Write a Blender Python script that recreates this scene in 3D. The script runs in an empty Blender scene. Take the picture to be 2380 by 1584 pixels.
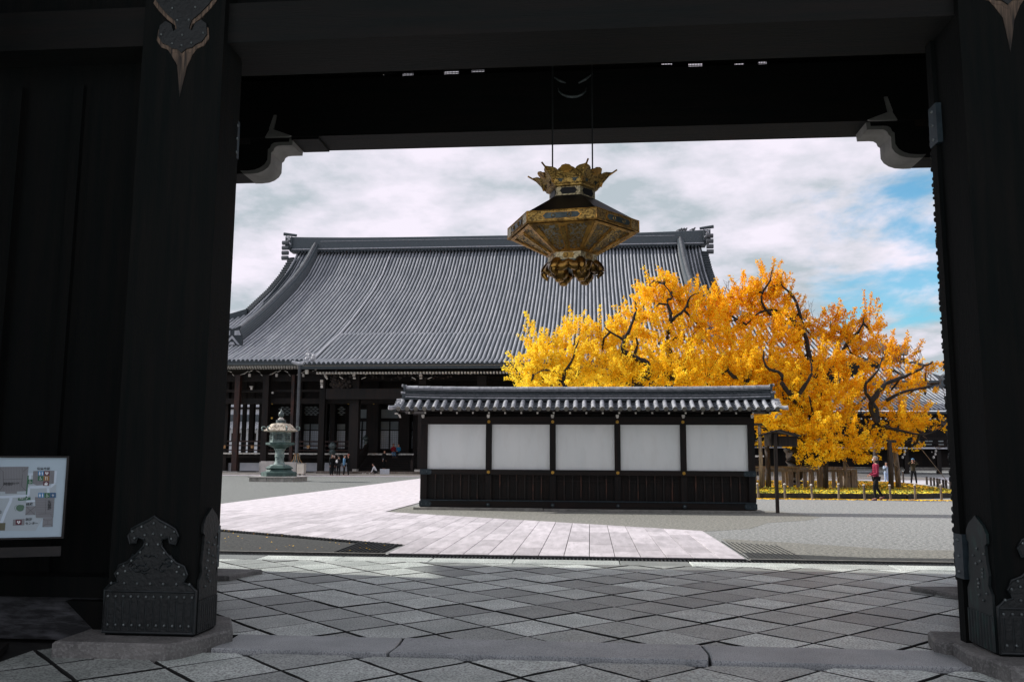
import bpy, math, random
import numpy as np
from mathutils import Vector, Matrix, noise

S = bpy.context.scene
COL = S.collection
R_ = math.radians
rnd = random.Random(7)

# ------------------------------------------------------------------ camera
CH = 1.6
PITCH, YAW, ROLL, FPX = R_(7.52), R_(5.1), R_(0.31), 2030.0
cam_d = bpy.data.cameras.new("camera")
cam = bpy.data.objects.new("camera", cam_d)
COL.objects.link(cam)
cam_d.sensor_width = 36.0
cam_d.lens = 36.0 * FPX / 2380.0
cam_d.clip_start = 0.05
cam_d.clip_end = 3000.0
CR = Matrix.Rotation(YAW, 3, 'Z') @ Matrix.Rotation(math.pi / 2 + PITCH, 3, 'X') @ Matrix.Rotation(ROLL, 3, 'Z')
cam.matrix_world = Matrix.Translation((0, 0, CH)) @ CR.to_4x4()
S.camera = cam

# ------------------------------------------------------------------ sun and sky
SUN_EL, SUN_AZ = R_(32.0), R_(9.0)      # sun stands to the left, a little beyond the screen wall
sun_vec = Vector((-math.cos(SUN_EL) * math.cos(SUN_AZ), math.cos(SUN_EL) * math.sin(SUN_AZ), math.sin(SUN_EL)))
sd = bpy.data.lights.new("sun", 'SUN')
sd.energy = 4.1
sd.angle = R_(0.53)
sd.color = (1.0, 0.955, 0.9)
sun = bpy.data.objects.new("sun", sd)
sun.rotation_euler = (-sun_vec).to_track_quat('-Z', 'Y').to_euler()
COL.objects.link(sun)

W = bpy.data.worlds.new("World")
S.world = W
W.use_nodes = True
nt = W.node_tree
nt.nodes.clear()


def N(tree, kind, **kw):
    n = tree.nodes.new(kind)
    for k, v in kw.items():
        if k in n.bl_rna.properties:
            setattr(n, k, v)
        else:
            n.inputs[k].default_value = v
    return n


def ramp(tree, stops, interp='LINEAR'):
    n = tree.nodes.new('ShaderNodeValToRGB')
    n.color_ramp.interpolation = interp
    e = n.color_ramp.elements
    while len(e) < len(stops):
        e.new(0.5)
    for i, (p, c) in enumerate(stops):
        e[i].position = p
        e[i].color = tuple(c) + (1,) if len(c) == 3 else c
    return n


sky = N(nt, 'ShaderNodeTexSky', sky_type='NISHITA', sun_disc=False)
sky.sun_elevation = SUN_EL
sky.sun_rotation = math.atan2(sun_vec.x, sun_vec.y)
sky.air_density = 1.2
sky.dust_density = 0.6
sky.ozone_density = 2.0
tc = N(nt, 'ShaderNodeTexCoord')
sep = N(nt, 'ShaderNodeSeparateXYZ')
nt.links.new(tc.outputs['Generated'], sep.inputs[0])
zc = N(nt, 'ShaderNodeMath', operation='MAXIMUM'); zc.inputs[1].default_value = 0.0
nt.links.new(sep.outputs['Z'], zc.inputs[0])
za = N(nt, 'ShaderNodeMath', operation='ADD'); za.inputs[1].default_value = 0.22
nt.links.new(zc.outputs[0], za.inputs[0])
dx = N(nt, 'ShaderNodeMath', operation='DIVIDE'); dy = N(nt, 'ShaderNodeMath', operation='DIVIDE')
nt.links.new(sep.outputs['X'], dx.inputs[0]); nt.links.new(za.outputs[0], dx.inputs[1])
nt.links.new(sep.outputs['Y'], dy.inputs[0]); nt.links.new(za.outputs[0], dy.inputs[1])
cmb = N(nt, 'ShaderNodeCombineXYZ')
nt.links.new(dx.outputs[0], cmb.inputs[0]); nt.links.new(dy.outputs[0], cmb.inputs[1])
mp = N(nt, 'ShaderNodeMapping'); mp.inputs['Location'].default_value = (3.1, 1.7, 0.0)
mp.inputs['Rotation'].default_value = (0, 0, 0.35)
nt.links.new(cmb.outputs[0], mp.inputs[0])
n1 = N(nt, 'ShaderNodeTexNoise'); n1.inputs['Scale'].default_value = 2.4; n1.inputs['Detail'].default_value = 10; n1.inputs['Roughness'].default_value = 0.56
n1.inputs['Distortion'].default_value = 0.25
nt.links.new(mp.outputs[0], n1.inputs['Vector'])
n2 = N(nt, 'ShaderNodeTexNoise'); n2.inputs['Scale'].default_value = 3.4; n2.inputs['Detail'].default_value = 9; n2.inputs['Roughness'].default_value = 0.56
mp2 = N(nt, 'ShaderNodeMapping'); mp2.inputs['Location'].default_value = (9.3, 4.4, 2.0)
nt.links.new(cmb.outputs[0], mp2.inputs[0]); nt.links.new(mp2.outputs[0], n2.inputs['Vector'])
# the cloud deck thins out towards the right of the hall (north-west)
gap = N(nt, 'ShaderNodeVectorMath', operation='DISTANCE')
gap.inputs[1].default_value = (0.86, 2.20, 0.0)
nt.links.new(cmb.outputs[0], gap.inputs[0])
gr = N(nt, 'ShaderNodeMapRange'); gr.inputs['From Min'].default_value = 0.0; gr.inputs['From Max'].default_value = 0.66
gr.inputs['To Min'].default_value = -0.27; gr.inputs['To Max'].default_value = 0.16
nt.links.new(gap.outputs['Value'], gr.inputs[0])
ad = N(nt, 'ShaderNodeMath', operation='ADD')
nt.links.new(n1.outputs[0], ad.inputs[0]); nt.links.new(gr.outputs[0], ad.inputs[1])
cov = ramp(nt, [(0.33, (0.10, 0.10, 0.10)), (0.50, (1, 1, 1))], 'EASE')
nt.links.new(ad.outputs[0], cov.inputs[0])
shade = ramp(nt, [(0.38, (0.33, 0.375, 0.41)), (0.48, (0.49, 0.49, 0.545)), (0.60, (0.63, 0.59, 0.665))])
nt.links.new(n2.outputs[0], shade.inputs[0])
skm = N(nt, 'ShaderNodeMix', data_type='RGBA', blend_type='MULTIPLY'); skm.inputs[0].default_value = 1.0
nt.links.new(sky.outputs[0], skm.inputs[6]); skm.inputs[7].default_value = (0.048, 0.098, 0.112, 1)
skx = N(nt, 'ShaderNodeMix', data_type='RGBA')
nt.links.new(cov.outputs[0], skx.inputs[0]); nt.links.new(skm.outputs[2], skx.inputs[6]); nt.links.new(shade.outputs[0], skx.inputs[7])
bg = N(nt, 'ShaderNodeBackground'); bg.inputs['Strength'].default_value = 1.12
nt.links.new(skx.outputs[2], bg.inputs[0])
wo = N(nt, 'ShaderNodeOutputWorld')
nt.links.new(bg.outputs[0], wo.inputs[0])

S.view_settings.view_transform = 'Standard'
S.view_settings.look = 'None'
S.view_settings.exposure = 0.42
S.view_settings.gamma = 1.0
S.view_settings.use_curve_mapping = False
S.render.engine = 'CYCLES'
S.cycles.max_bounces = 7
S.cycles.diffuse_bounces = 4
S.cycles.transparent_max_bounces = 6


# ------------------------------------------------------------------ points from the camera's survey
def P(x, y, Y):
    """world point seen at photograph pixel (x, y) on the vertical plane at depth Y"""
    d = CR @ Vector(((x - 1190) / FPX, -(y - 792) / FPX, -1.0))
    return Vector((0, 0, CH)) + d * (Y / d.y)


def G(x, y, z=0.0):
    d = CR @ Vector(((x - 1190) / FPX, -(y - 792) / FPX, -1.0))
    return Vector((0, 0, CH)) + d * ((z - CH) / d.z)


# ------------------------------------------------------------------ materials
def mat(name, c1, c2=None, rough=0.7, metal=0.0, scale=4.0, stretch=(1, 1, 1), detail=5, contrast=(0.35, 0.65), rand=0.0,
        bump=0.0, bscale=60.0, spec=0.5, c3=None, scale3=40.0, amt3=0.3, transl=None, attr=None, c3r=(0.5, 0.62)):
    m = bpy.data.materials.new(name)
    m.use_nodes = True
    t = m.node_tree
    b = t.nodes['Principled BSDF']
    b.inputs['Roughness'].default_value = rough
    b.inputs['Metallic'].default_value = metal
    b.inputs['Specular IOR Level'].default_value = spec
    geo = N(t, 'ShaderNodeNewGeometry')
    mpn = N(t, 'ShaderNodeMapping'); mpn.inputs['Scale'].default_value = stretch
    t.links.new(geo.outputs['Position'], mpn.inputs[0])
    out = None
    if c2 is not None:
        nz = N(t, 'ShaderNodeTexNoise'); nz.inputs['Scale'].default_value = scale; nz.inputs['Detail'].default_value = detail
        nz.inputs['Roughness'].default_value = 0.6
        t.links.new(mpn.outputs[0], nz.inputs['Vector'])
        rp = ramp(t, [(contrast[0], c1), (contrast[1], c2)])
        t.links.new(nz.outputs[0], rp.inputs[0])
        out = rp.outputs[0]
    else:
        rgb = N(t, 'ShaderNodeRGB'); rgb.outputs[0].default_value = tuple(c1) + (1,)
        out = rgb.outputs[0]
    if c3 is not None:
        nz3 = N(t, 'ShaderNodeTexNoise'); nz3.inputs['Scale'].default_value = scale3; nz3.inputs['Detail'].default_value = 3
        t.links.new(mpn.outputs[0], nz3.inputs['Vector'])
        r3 = ramp(t, [(c3r[0], (0, 0, 0)), (c3r[1], (amt3, amt3, amt3))])
        t.links.new(nz3.outputs[0], r3.inputs[0])
        mx = N(t, 'ShaderNodeMix', data_type='RGBA')
        t.links.new(r3.outputs[0], mx.inputs[0]); t.links.new(out, mx.inputs[6]); mx.inputs[7].default_value = tuple(c3) + (1,)
        out = mx.outputs[2]
    if rand > 0:
        oi = N(t, 'ShaderNodeObjectInfo')
        mr = N(t, 'ShaderNodeMapRange'); mr.inputs['To Min'].default_value = 1 - rand; mr.inputs['To Max'].default_value = 1 + rand * 0.5
        t.links.new(oi.outputs['Random'], mr.inputs[0])
        hs = N(t, 'ShaderNodeHueSaturation')
        t.links.new(mr.outputs[0], hs.inputs['Value']); t.links.new(out, hs.inputs['Color'])
        out = hs.outputs[0]
    if attr:
        at = N(t, 'ShaderNodeAttribute'); at.attribute_name = attr
        out = at.outputs['Color']
    t.links.new(out, b.inputs['Base Color'])
    if bump > 0:
        nb = N(t, 'ShaderNodeTexNoise'); nb.inputs['Scale'].default_value = bscale; nb.inputs['Detail'].default_value = 4
        t.links.new(mpn.outputs[0], nb.inputs['Vector'])
        bp = N(t, 'ShaderNodeBump'); bp.inputs['Strength'].default_value = bump; bp.inputs['Distance'].default_value = 0.02
        t.links.new(nb.outputs[0], bp.inputs['Height'])
        t.links.new(bp.outputs[0], b.inputs['Normal'])
    if transl:
        tr = N(t, 'ShaderNodeBsdfTranslucent')
        t.links.new(out, tr.inputs[0])
        ms = N(t, 'ShaderNodeMixShader'); ms.inputs[0].default_value = transl
        o = t.nodes['Material Output']
        t.links.new(b.outputs[0], ms.inputs[1]); t.links.new(tr.outputs[0], ms.inputs[2]); t.links.new(ms.outputs[0], o.inputs[0])
    return m


M = {}
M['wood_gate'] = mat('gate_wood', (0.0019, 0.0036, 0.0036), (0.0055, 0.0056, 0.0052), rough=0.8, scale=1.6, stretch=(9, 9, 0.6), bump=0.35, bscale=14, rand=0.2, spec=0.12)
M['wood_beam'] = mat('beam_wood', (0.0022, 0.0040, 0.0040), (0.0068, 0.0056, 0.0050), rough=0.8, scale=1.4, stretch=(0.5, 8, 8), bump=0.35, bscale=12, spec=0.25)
M['wood_pale'] = mat('unweathered_wood', (0.014, 0.010, 0.008), (0.17, 0.115, 0.08), rough=0.8, scale=2.2, stretch=(22, 22, 1.2), contrast=(0.35, 0.65))
M['wood_foot'] = mat('weathered_foot_wood', (0.016, 0.018, 0.02), (0.10, 0.105, 0.115), rough=0.75, scale=3.0, stretch=(1.2, 1, 6), contrast=(0.42, 0.68), bump=0.4, bscale=20)
M['wood_wall'] = mat('screen_wall_wood', (0.005, 0.0048, 0.0046), (0.020, 0.010, 0.007), rough=0.65, scale=2.0, stretch=(8, 8, 0.7), contrast=(0.42, 0.78), rand=0.25, bump=0.3, bscale=14, spec=0.3)
M['wood_batten'] = mat('worn_batten_wood', (0.008, 0.006, 0.005), (0.12, 0.042, 0.022), rough=0.65, scale=1.3, stretch=(5, 5, 1.6), contrast=(0.5, 0.74), rand=0.3)
M['wood_rail'] = mat('wall_rail_wood', (0.005, 0.0052, 0.005), (0.015, 0.009, 0.007), rough=0.6, scale=1.6, stretch=(0.6, 6, 6), spec=0.3)
M['wood_hall'] = mat('hall_dark_wood', (0.005, 0.0055, 0.0055), (0.016, 0.010, 0.008), rough=0.7, scale=1.2, stretch=(3, 3, 0.5), rand=0.2, spec=0.3)
M['wood_red'] = mat('hall_red_wood', (0.010, 0.007, 0.0065), (0.065, 0.020, 0.012), rough=0.65, scale=1.2, stretch=(2, 2, 1), rand=0.2)
M['wood_grey'] = mat('grey_timber', (0.12, 0.10, 0.085), (0.26, 0.22, 0.19), rough=0.85, scale=3, stretch=(6, 6, 0.8), rand=0.25, bump=0.3, bscale=30)
M['wood_post'] = mat('old_post_wood', (0.07, 0.055, 0.045), (0.26, 0.22, 0.18), rough=0.85, scale=3, stretch=(4, 4, 0.8), rand=0.3)
M['wood_darkpost'] = mat('dark_post_wood', (0.014, 0.012, 0.011), (0.05, 0.035, 0.028), rough=0.8, scale=3, stretch=(4, 4, 0.8), rand=0.2)
M['plaster'] = mat('white_plaster', (0.80, 0.845, 0.84), (0.86, 0.895, 0.885), rough=0.9, scale=0.9, stretch=(1.6, 1, .5), detail=7, c3=(0.60, 0.60, 0.57), scale3=3.0, amt3=0.25, c3r=(0.5, 0.8), bump=0.05, bscale=25)
M['plaster_low'] = mat('hall_plaster', (0.50, 0.53, 0.58), (0.62, 0.64, 0.68), rough=0.9, scale=1.0)
M['gofun'] = mat('white_painted_wood', (0.52, 0.50, 0.46), (0.64, 0.61, 0.57), rough=0.8, scale=3)
M['gofun_gate'] = mat('grey_white_paint', (0.17, 0.165, 0.155), (0.26, 0.25, 0.235), rough=0.85, scale=2.5)  # greyer than the white paint on the hall
M['gofun2'] = mat('aged_white_paint', (0.50, 0.49, 0.45), (0.80, 0.77, 0.70), rough=0.8, scale=3, rand=0.2)
M['shoji'] = mat('shoji_paper', (0.68, 0.74, 0.80), (0.78, 0.83, 0.88), rough=0.9, scale=1.0)
M['shoji_grey'] = mat('grey_shoji_paper', (0.26, 0.30, 0.31), (0.34, 0.38, 0.39), rough=0.9, scale=1.0)  # greyer paper tone for upper panels and lattice
M['tile'] = mat('smoked_roof_tile', (0.28, 0.295, 0.325), (0.46, 0.47, 0.50), rough=0.36, scale=6, stretch=(1, 1, 1), rand=0.22, bump=0.12, bscale=50, spec=0.6, c3=(0.16, 0.18, 0.20), scale3=9, amt3=0.5)
M['tile_dark'] = mat('ridge_roof_tile', (0.038, 0.052, 0.060), (0.075, 0.092, 0.104), rough=0.6, scale=5, stretch=(1, 1, 3), rand=0.15, spec=0.4)
M['tile_pan'] = mat('pan_roof_tile', (0.018, 0.027, 0.034), (0.038, 0.050, 0.058), rough=0.65, scale=6, rand=0.25, spec=0.4)  # pans coloured dark to carry the shade between the round rows
M['tile_step'] = mat('stepped_pan_tile', (0.11, 0.125, 0.145), (0.20, 0.215, 0.235), rough=0.45, scale=6, rand=0.25, spec=0.5)
M['tile_hall'] = mat('hall_roof_tile', (0.22, 0.24, 0.27), (0.40, 0.415, 0.445), rough=0.42, scale=2.2, stretch=(1.2, 0.10, 0.10), contrast=(0.35, 0.65), spec=0.6, c3=(0.11, 0.125, 0.15), scale3=14, amt3=0.55, c3r=(0.5, 0.68))
M['tile_cap'] = mat('eave_tile_cap', (0.10, 0.10, 0.09), (0.19, 0.18, 0.15), rough=0.6, scale=8, rand=0.2)
M['stone_floor'] = mat('granite_flagstone', (0.51, 0.57, 0.53), (0.78, 0.84, 0.79), rough=0.42, scale=2.2, detail=8, rand=0.58, bump=0.3, bscale=75,
                       c3=(0.13, 0.14, 0.135), scale3=60, amt3=0.85, c3r=(0.44, 0.62), spec=0.45)
M['stone_sill'] = mat('threshold_granite', (0.34, 0.365, 0.37), (0.50, 0.525, 0.53), rough=0.5, scale=2, detail=8, rand=0.15, bump=0.3, bscale=80,
                      c3=(0.12, 0.13, 0.15), scale3=95, amt3=0.7, c3r=(0.47, 0.62))
M['stone_base'] = mat('column_base_granite', (0.10, 0.10, 0.097), (0.20, 0.195, 0.185), rough=0.75, scale=4, detail=8, bump=0.6, bscale=45, c3=(0.26, 0.26, 0.25), scale3=45, amt3=0.6)
M['stone_path'] = mat('pale_path_granite', (0.50, 0.47, 0.495), (0.70, 0.655, 0.695), rough=0.7, scale=2.5, stretch=(3, 0.6, 1), detail=7, rand=0.22, bump=0.15, bscale=50,
                      c3=(0.26, 0.26, 0.26), scale3=5, amt3=0.5, c3r=(0.5, 0.72))
M['stone_pale'] = mat('pale_granite_block', (0.34, 0.33, 0.31), (0.48, 0.46, 0.43), rough=0.8, scale=3, detail=8, bump=0.2, bscale=30, rand=0.1)
M['stone_grey'] = mat('grey_edging_stone', (0.22, 0.22, 0.20), (0.36, 0.35, 0.32), rough=0.85, scale=5, detail=8, bump=0.3, bscale=30, rand=0.2)
M['joint'] = mat('dark_joint_soil', (0.006, 0.007, 0.007), (0.016, 0.017, 0.016), rough=0.95, scale=8)
M['gravel'] = mat('grey_gravel', (0.09, 0.10, 0.098), (0.36, 0.37, 0.36), rough=0.9, scale=13, stretch=(1, 1, 1), detail=8, contrast=(0.33, 0.67), bump=1.0, bscale=22,
                  c3=(0.60, 0.60, 0.57), scale3=24, amt3=0.7, c3r=(0.56, 0.68))
M['gravel_dark'] = mat('dark_gravel', (0.014, 0.017, 0.017), (0.050, 0.054, 0.052), rough=0.95, scale=16, detail=8, contrast=(0.36, 0.64), bump=0.8, bscale=24, c3=(0.16, 0.16, 0.14), scale3=30, amt3=0.5, c3r=(0.58, 0.7))  # gravel in a much darker tone than the court
M['gravel_sunlit'] = mat('sun_pale_gravel', (0.42, 0.42, 0.44), (0.58, 0.57, 0.60), rough=0.9, scale=4, detail=8, bump=0.4, bscale=20)  # sunlight put into the gravel colour
M['podium'] = mat('beige_podium_stone', (0.50, 0.47, 0.40), (0.62, 0.58, 0.50), rough=0.85, scale=2, rand=0.1)
M['iron'] = mat('dark_iron_fitting', (0.002, 0.004, 0.0045), (0.005, 0.0085, 0.009), rough=0.55, metal=0.1, scale=6, bump=0.4, bscale=30)
M['iron_blue'] = mat('blue_black_fitting', (0.012, 0.024, 0.032), (0.03, 0.05, 0.062), rough=0.55, metal=0.2, scale=9)
M['iron_rim'] = mat('worn_iron_rim', (0.006, 0.009, 0.010), (0.018, 0.025, 0.027), rough=0.5, metal=0.2, scale=12)
M['stud'] = mat('worn_metal_stud', (0.07, 0.085, 0.088), (0.20, 0.225, 0.225), rough=0.4, metal=0.6, scale=40)
M['verdigris'] = mat('verdigris_copper', (0.008, 0.014, 0.015), (0.016, 0.055, 0.048), rough=0.6, metal=0.1, scale=5, stretch=(3, 3, 1), contrast=(0.5, 0.75))
M['gold'] = mat('gilt_hexagon', (0.42, 0.24, 0.045), (0.72, 0.45, 0.10), rough=0.4, metal=0.85, scale=30)
M['brass'] = mat('aged_gilt_bronze', (0.30, 0.175, 0.045), (0.62, 0.40, 0.115), rough=0.36, metal=0.8, scale=9, detail=7, contrast=(0.35, 0.7), bump=0.6, bscale=60,
                 c3=(0.05, 0.035, 0.018), scale3=45, amt3=0.75, c3r=(0.50, 0.60))
M['brass_orange'] = mat('warm_gilt_bronze', (0.34, 0.18, 0.042), (0.70, 0.37, 0.08), rough=0.4, metal=0.75, scale=6, detail=6, bump=0.4, bscale=60, c3=(0.10, 0.06, 0.03), scale3=14, amt3=0.7)
M['brass_ball'] = mat('dark_gilt_bronze', (0.06, 0.032, 0.012), (0.55, 0.30, 0.07), rough=0.25, metal=0.9, scale=4, contrast=(0.4, 0.75), bump=0.2, bscale=30)
M['silver_brass'] = mat('pale_gilt_bronze', (0.36, 0.30, 0.17), (0.66, 0.57, 0.36), rough=0.4, metal=0.7, scale=8, bump=0.4, bscale=70, c3=(0.06, 0.05, 0.03), scale3=45, amt3=0.75)
M['pale_backing'] = mat('pale_translucent_backing', (0.40, 0.40, 0.38), (0.58, 0.57, 0.55), rough=0.8, scale=4, transl=0.35)
M['lacquer'] = mat('black_lacquer', (0.008, 0.008, 0.009), None, rough=0.45, spec=0.3)
M['bronze_green'] = mat('green_bronze', (0.11, 0.15, 0.145), (0.27, 0.36, 0.34), rough=0.7, metal=0.15, scale=3, detail=8, contrast=(0.38, 0.66), c3=(0.03, 0.04, 0.04), scale3=6, amt3=0.6, bump=0.3, bscale=20)
M['bronze_dark'] = mat('dark_green_bronze', (0.022, 0.05, 0.045), (0.06, 0.11, 0.10), rough=0.6, metal=0.2, scale=4, detail=7)
M['bronze_roof'] = mat('lichened_bronze_roof', (0.36, 0.31, 0.22), (0.62, 0.56, 0.48), rough=0.85, scale=5, detail=9, contrast=(0.35, 0.65), c3=(0.12, 0.09, 0.07), scale3=9, amt3=0.8, c3r=(0.52, 0.6), bump=0.5, bscale=15)
M['bronze_black'] = mat('black_bronze', (0.02, 0.03, 0.03), (0.10, 0.13, 0.13), rough=0.45, metal=0.4, scale=10)
M['copper'] = mat('copper_rim', (0.30, 0.14, 0.05), (0.55, 0.36, 0.18), rough=0.5, metal=0.5, scale=6)
M['pipe'] = mat('grey_downpipe', (0.055, 0.06, 0.068), (0.09, 0.10, 0.11), rough=0.5, scale=2)
M['bark'] = mat('ginkgo_bark', (0.007, 0.006, 0.0055), (0.028, 0.021, 0.018), rough=0.9, scale=6, stretch=(1, 1, 0.5), detail=7, bump=0.6, bscale=12)
M['twig'] = mat('pale_twig', (0.06, 0.045, 0.035), (0.16, 0.12, 0.10), rough=0.9, scale=5)
M['leaf'] = mat('ginkgo_leaf', (0.8, 0.4, 0.02), None, rough=0.6, attr='tint', transl=0.5, spec=0.2)
M['leaf_fallen'] = mat('fallen_ginkgo_leaf', (0.8, 0.4, 0.02), None, rough=0.8, attr='tint', spec=0.1)
M['grass'] = mat('lawn_soil', (0.05, 0.075, 0.018), (0.16, 0.16, 0.04), rough=0.95, scale=3, detail=8, c3=(0.60, 0.38, 0.04), scale3=9, amt3=0.8, c3r=(0.42, 0.56), bump=0.4, bscale=15)
M['grassblade'] = mat('grass_blade', (0.06, 0.10, 0.02), (0.22, 0.22, 0.05), rough=0.9, scale=2)
M['kerb'] = mat('dark_kerb', (0.014, 0.014, 0.012), (0.045, 0.04, 0.03), rough=0.95, scale=7, bump=0.5, bscale=12)  # near-black tone for the kerb stones
M['board'] = mat('map_paper', (0.36, 0.47, 0.55), (0.40, 0.51, 0.59), rough=0.5, scale=1.0)
M['frame'] = mat('dark_board_frame', (0.006, 0.006, 0.006), (0.014, 0.012, 0.011), rough=0.7, scale=5, stretch=(1, 1, 6))


def flat(name, c, rough=0.6, metal=0.0):
    m = bpy.data.materials.new(name)
    m.use_nodes = True
    b = m.node_tree.nodes['Principled BSDF']
    b.inputs['Base Color'].default_value = tuple(c) + (1,)
    b.inputs['Roughness'].default_value = rough
    b.inputs['Metallic'].default_value = metal
    return m


# ------------------------------------------------------------------ objects and meshes
ORG = {}


def props(o, label=None, cat=None, group=None, kind=None):
    if label: o['label'] = label
    if cat: o['category'] = cat
    if group: o['group'] = group
    if kind: o['kind'] = kind
    return o


def empty(name, loc, label=None, cat=None, group=None, kind=None, rz=0.0, local=False):
    o = bpy.data.objects.new(name, None)
    o.empty_display_size = 0.3
    o.location = loc
    o.rotation_euler = (0, 0, rz)
    COL.objects.link(o)
    ORG[o.name] = Vector((0, 0, 0)) if local else Vector(loc)
    return props(o, label, cat, group, kind)


def link_mesh(name, me, parent=None, org=None):
    o = bpy.data.objects.new(name, me)
    COL.objects.link(o)
    if parent is not None:
        o.parent = parent
        ORG[o.name] = ORG[parent.name]
    else:
        ORG[o.name] = Vector(org or (0, 0, 0))
        o.location = org or (0, 0, 0)
    return o


def inst(src, loc, parent, rot=None, scale=None, name=None):
    o = src.copy()
    if name: o.name = name
    o.parent = parent
    o.location = loc
    if rot: o.rotation_euler = rot
    if scale: o.scale = scale
    COL.objects.link(o)
    return o


def copy_tree(o, parent=None):
    c = o.copy()
    COL.objects.link(c)
    c.parent = parent
    for ch in list(o.children):
        copy_tree(ch, c)
    return c


class MB:
    def __init__(s):
        s.v = []; s.f = []; s.mi = []; s.cur = 0

    def add(s, vs, fs):
        b = len(s.v)
        s.v += [tuple(p) for p in vs]
        s.f += [tuple(i + b for i in f) for f in fs]
        s.mi += [s.cur] * len(fs)
        return s

    def box(s, x0, x1, y0, y1, z0, z1):
        if x0 > x1: x0, x1 = x1, x0
        if y0 > y1: y0, y1 = y1, y0
        if z0 > z1: z0, z1 = z1, z0
        return s.add([(x0, y0, z0), (x1, y0, z0), (x1, y1, z0), (x0, y1, z0), (x0, y0, z1), (x1, y0, z1), (x1, y1, z1), (x0, y1, z1)],
                     [(0, 3, 2, 1), (4, 5, 6, 7), (0, 1, 5, 4), (1, 2, 6, 5), (2, 3, 7, 6), (3, 0, 4, 7)])

    def slab(s, poly, z0, z1, inset=0.0):
        """vertical prism over an xy polygon, top chamfered by inset"""
        n = len(poly)
        ar = sum(poly[i][0] * poly[(i + 1) % n][1] - poly[(i + 1) % n][0] * poly[i][1] for i in range(n))
        if ar < 0: poly = poly[::-1]
        cx = sum(p[0] for p in poly) / n; cy = sum(p[1] for p in poly) / n
        def ins(p, d):
            l = math.hypot(p[0] - cx, p[1] - cy) or 1
            k = max(0.0, 1 - d / l)
            return (cx + (p[0] - cx) * k, cy + (p[1] - cy) * k)
        if inset > 0:
            v = [(p[0], p[1], z0) for p in poly] + [(p[0], p[1], z1 - inset * 0.8) for p in poly] + [ins(p, inset) + (z1,) for p in poly]
            f = [tuple(range(n))[::-1]] + [(i, (i + 1) % n, n + (i + 1) % n, n + i) for i in range(n)]
            f += [(n + i, n + (i + 1) % n, 2 * n + (i + 1) % n, 2 * n + i) for i in range(n)] + [tuple(range(2 * n, 3 * n))]
        else:
            v = [(p[0], p[1], z0) for p in poly] + [(p[0], p[1], z1) for p in poly]
            f = [tuple(range(n))[::-1]] + [(i, (i + 1) % n, n + (i + 1) % n, n + i) for i in range(n)] + [tuple(range(n, 2 * n))]
        return s.add(v, f)

    def prism(s, poly, y0, y1):
        """xz polygon extruded along y"""
        n = len(poly)
        v = [(p[0], y0, p[1]) for p in poly] + [(p[0], y1, p[1]) for p in poly]
        f = [tuple(range(n)), tuple(range(n, 2 * n))[::-1]] + [(i, n + i, n + (i + 1) % n, (i + 1) % n) for i in range(n)]
        return s.add(v, f)

    def frame_prism(s, poly, o, ux, uy, un, d):
        """2-D polygon in the plane (o, ux, uy) extruded by d along un"""
        n = len(poly)
        a = [o + ux * p[0] + uy * p[1] for p in poly]
        b = [q + un * d for q in a]
        f = [tuple(range(n))[::-1], tuple(range(n, 2 * n))] + [(i, (i + 1) % n, n + (i + 1) % n, n + i) for i in range(n)]
        return s.add(a + b, f)

    def tube(s, pts, rad, n=6, cap=True):
        pts = [Vector(p) for p in pts]
        if not hasattr(rad, '__len__'): rad = [rad] * len(pts)
        rings = []
        up = Vector((0, 0, 1))
        for i, p in enumerate(pts):
            d = (pts[min(i + 1, len(pts) - 1)] - pts[max(i - 1, 0)])
            if d.length < 1e-9: d = Vector((0, 0, 1))
            d.normalize()
            a = d.cross(up)
            if a.length < 0.1: a = d.cross(Vector((1, 0, 0)))
            a.normalize(); b = d.cross(a)
            rings.append([p + (a * math.cos(2 * math.pi * k / n) + b * math.sin(2 * math.pi * k / n)) * rad[i] for k in range(n)])
        v = [q for r in rings for q in r]
        f = []
        for i in range(len(pts) - 1):
            for k in range(n):
                f.append((i * n + k, i * n + (k + 1) % n, (i + 1) * n + (k + 1) % n, (i + 1) * n + k))
        if cap:
            f.append(tuple(range(n))[::-1]); f.append(tuple(range((len(pts) - 1) * n, len(pts) * n)))
        return s.add(v, f)

    def lathe(s, prof, c=(0, 0, 0), n=16, rot=0.0, sx=1.0, sy=1.0):
        v = []; f = []
        m = len(prof)
        for r, z in prof:
            for k in range(n):
                a = rot + 2 * math.pi * k / n
                v.append((c[0] + r * math.cos(a) * sx, c[1] + r * math.sin(a) * sy, c[2] + z))
        for i in range(m - 1):
            for k in range(n):
                f.append((i * n + k, i * n + (k + 1) % n, (i + 1) * n + (k + 1) % n, (i + 1) * n + k))
        f.append(tuple(range(n))[::-1]); f.append(tuple(range((m - 1) * n, m * n)))
        return s.add(v, f)

    def ball(s, c, r, n=12, m=8, sc=(1, 1, 1)):
        prof = [(max(1e-4, r * math.sin(math.pi * i / m)), -r * math.cos(math.pi * i / m)) for i in range(m + 1)]
        b = len(s.v)
        s.lathe(prof, (0, 0, 0), n)
        for i in range(b, len(s.v)):
            x, y, z = s.v[i]
            s.v[i] = (c[0] + x * sc[0], c[1] + y * sc[1], c[2] + z * sc[2])
        return s

    def xf(s, mtx, start=0):
        for i in range(start, len(s.v)):
            s.v[i] = tuple(mtx @ Vector(s.v[i]))
        return s

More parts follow.
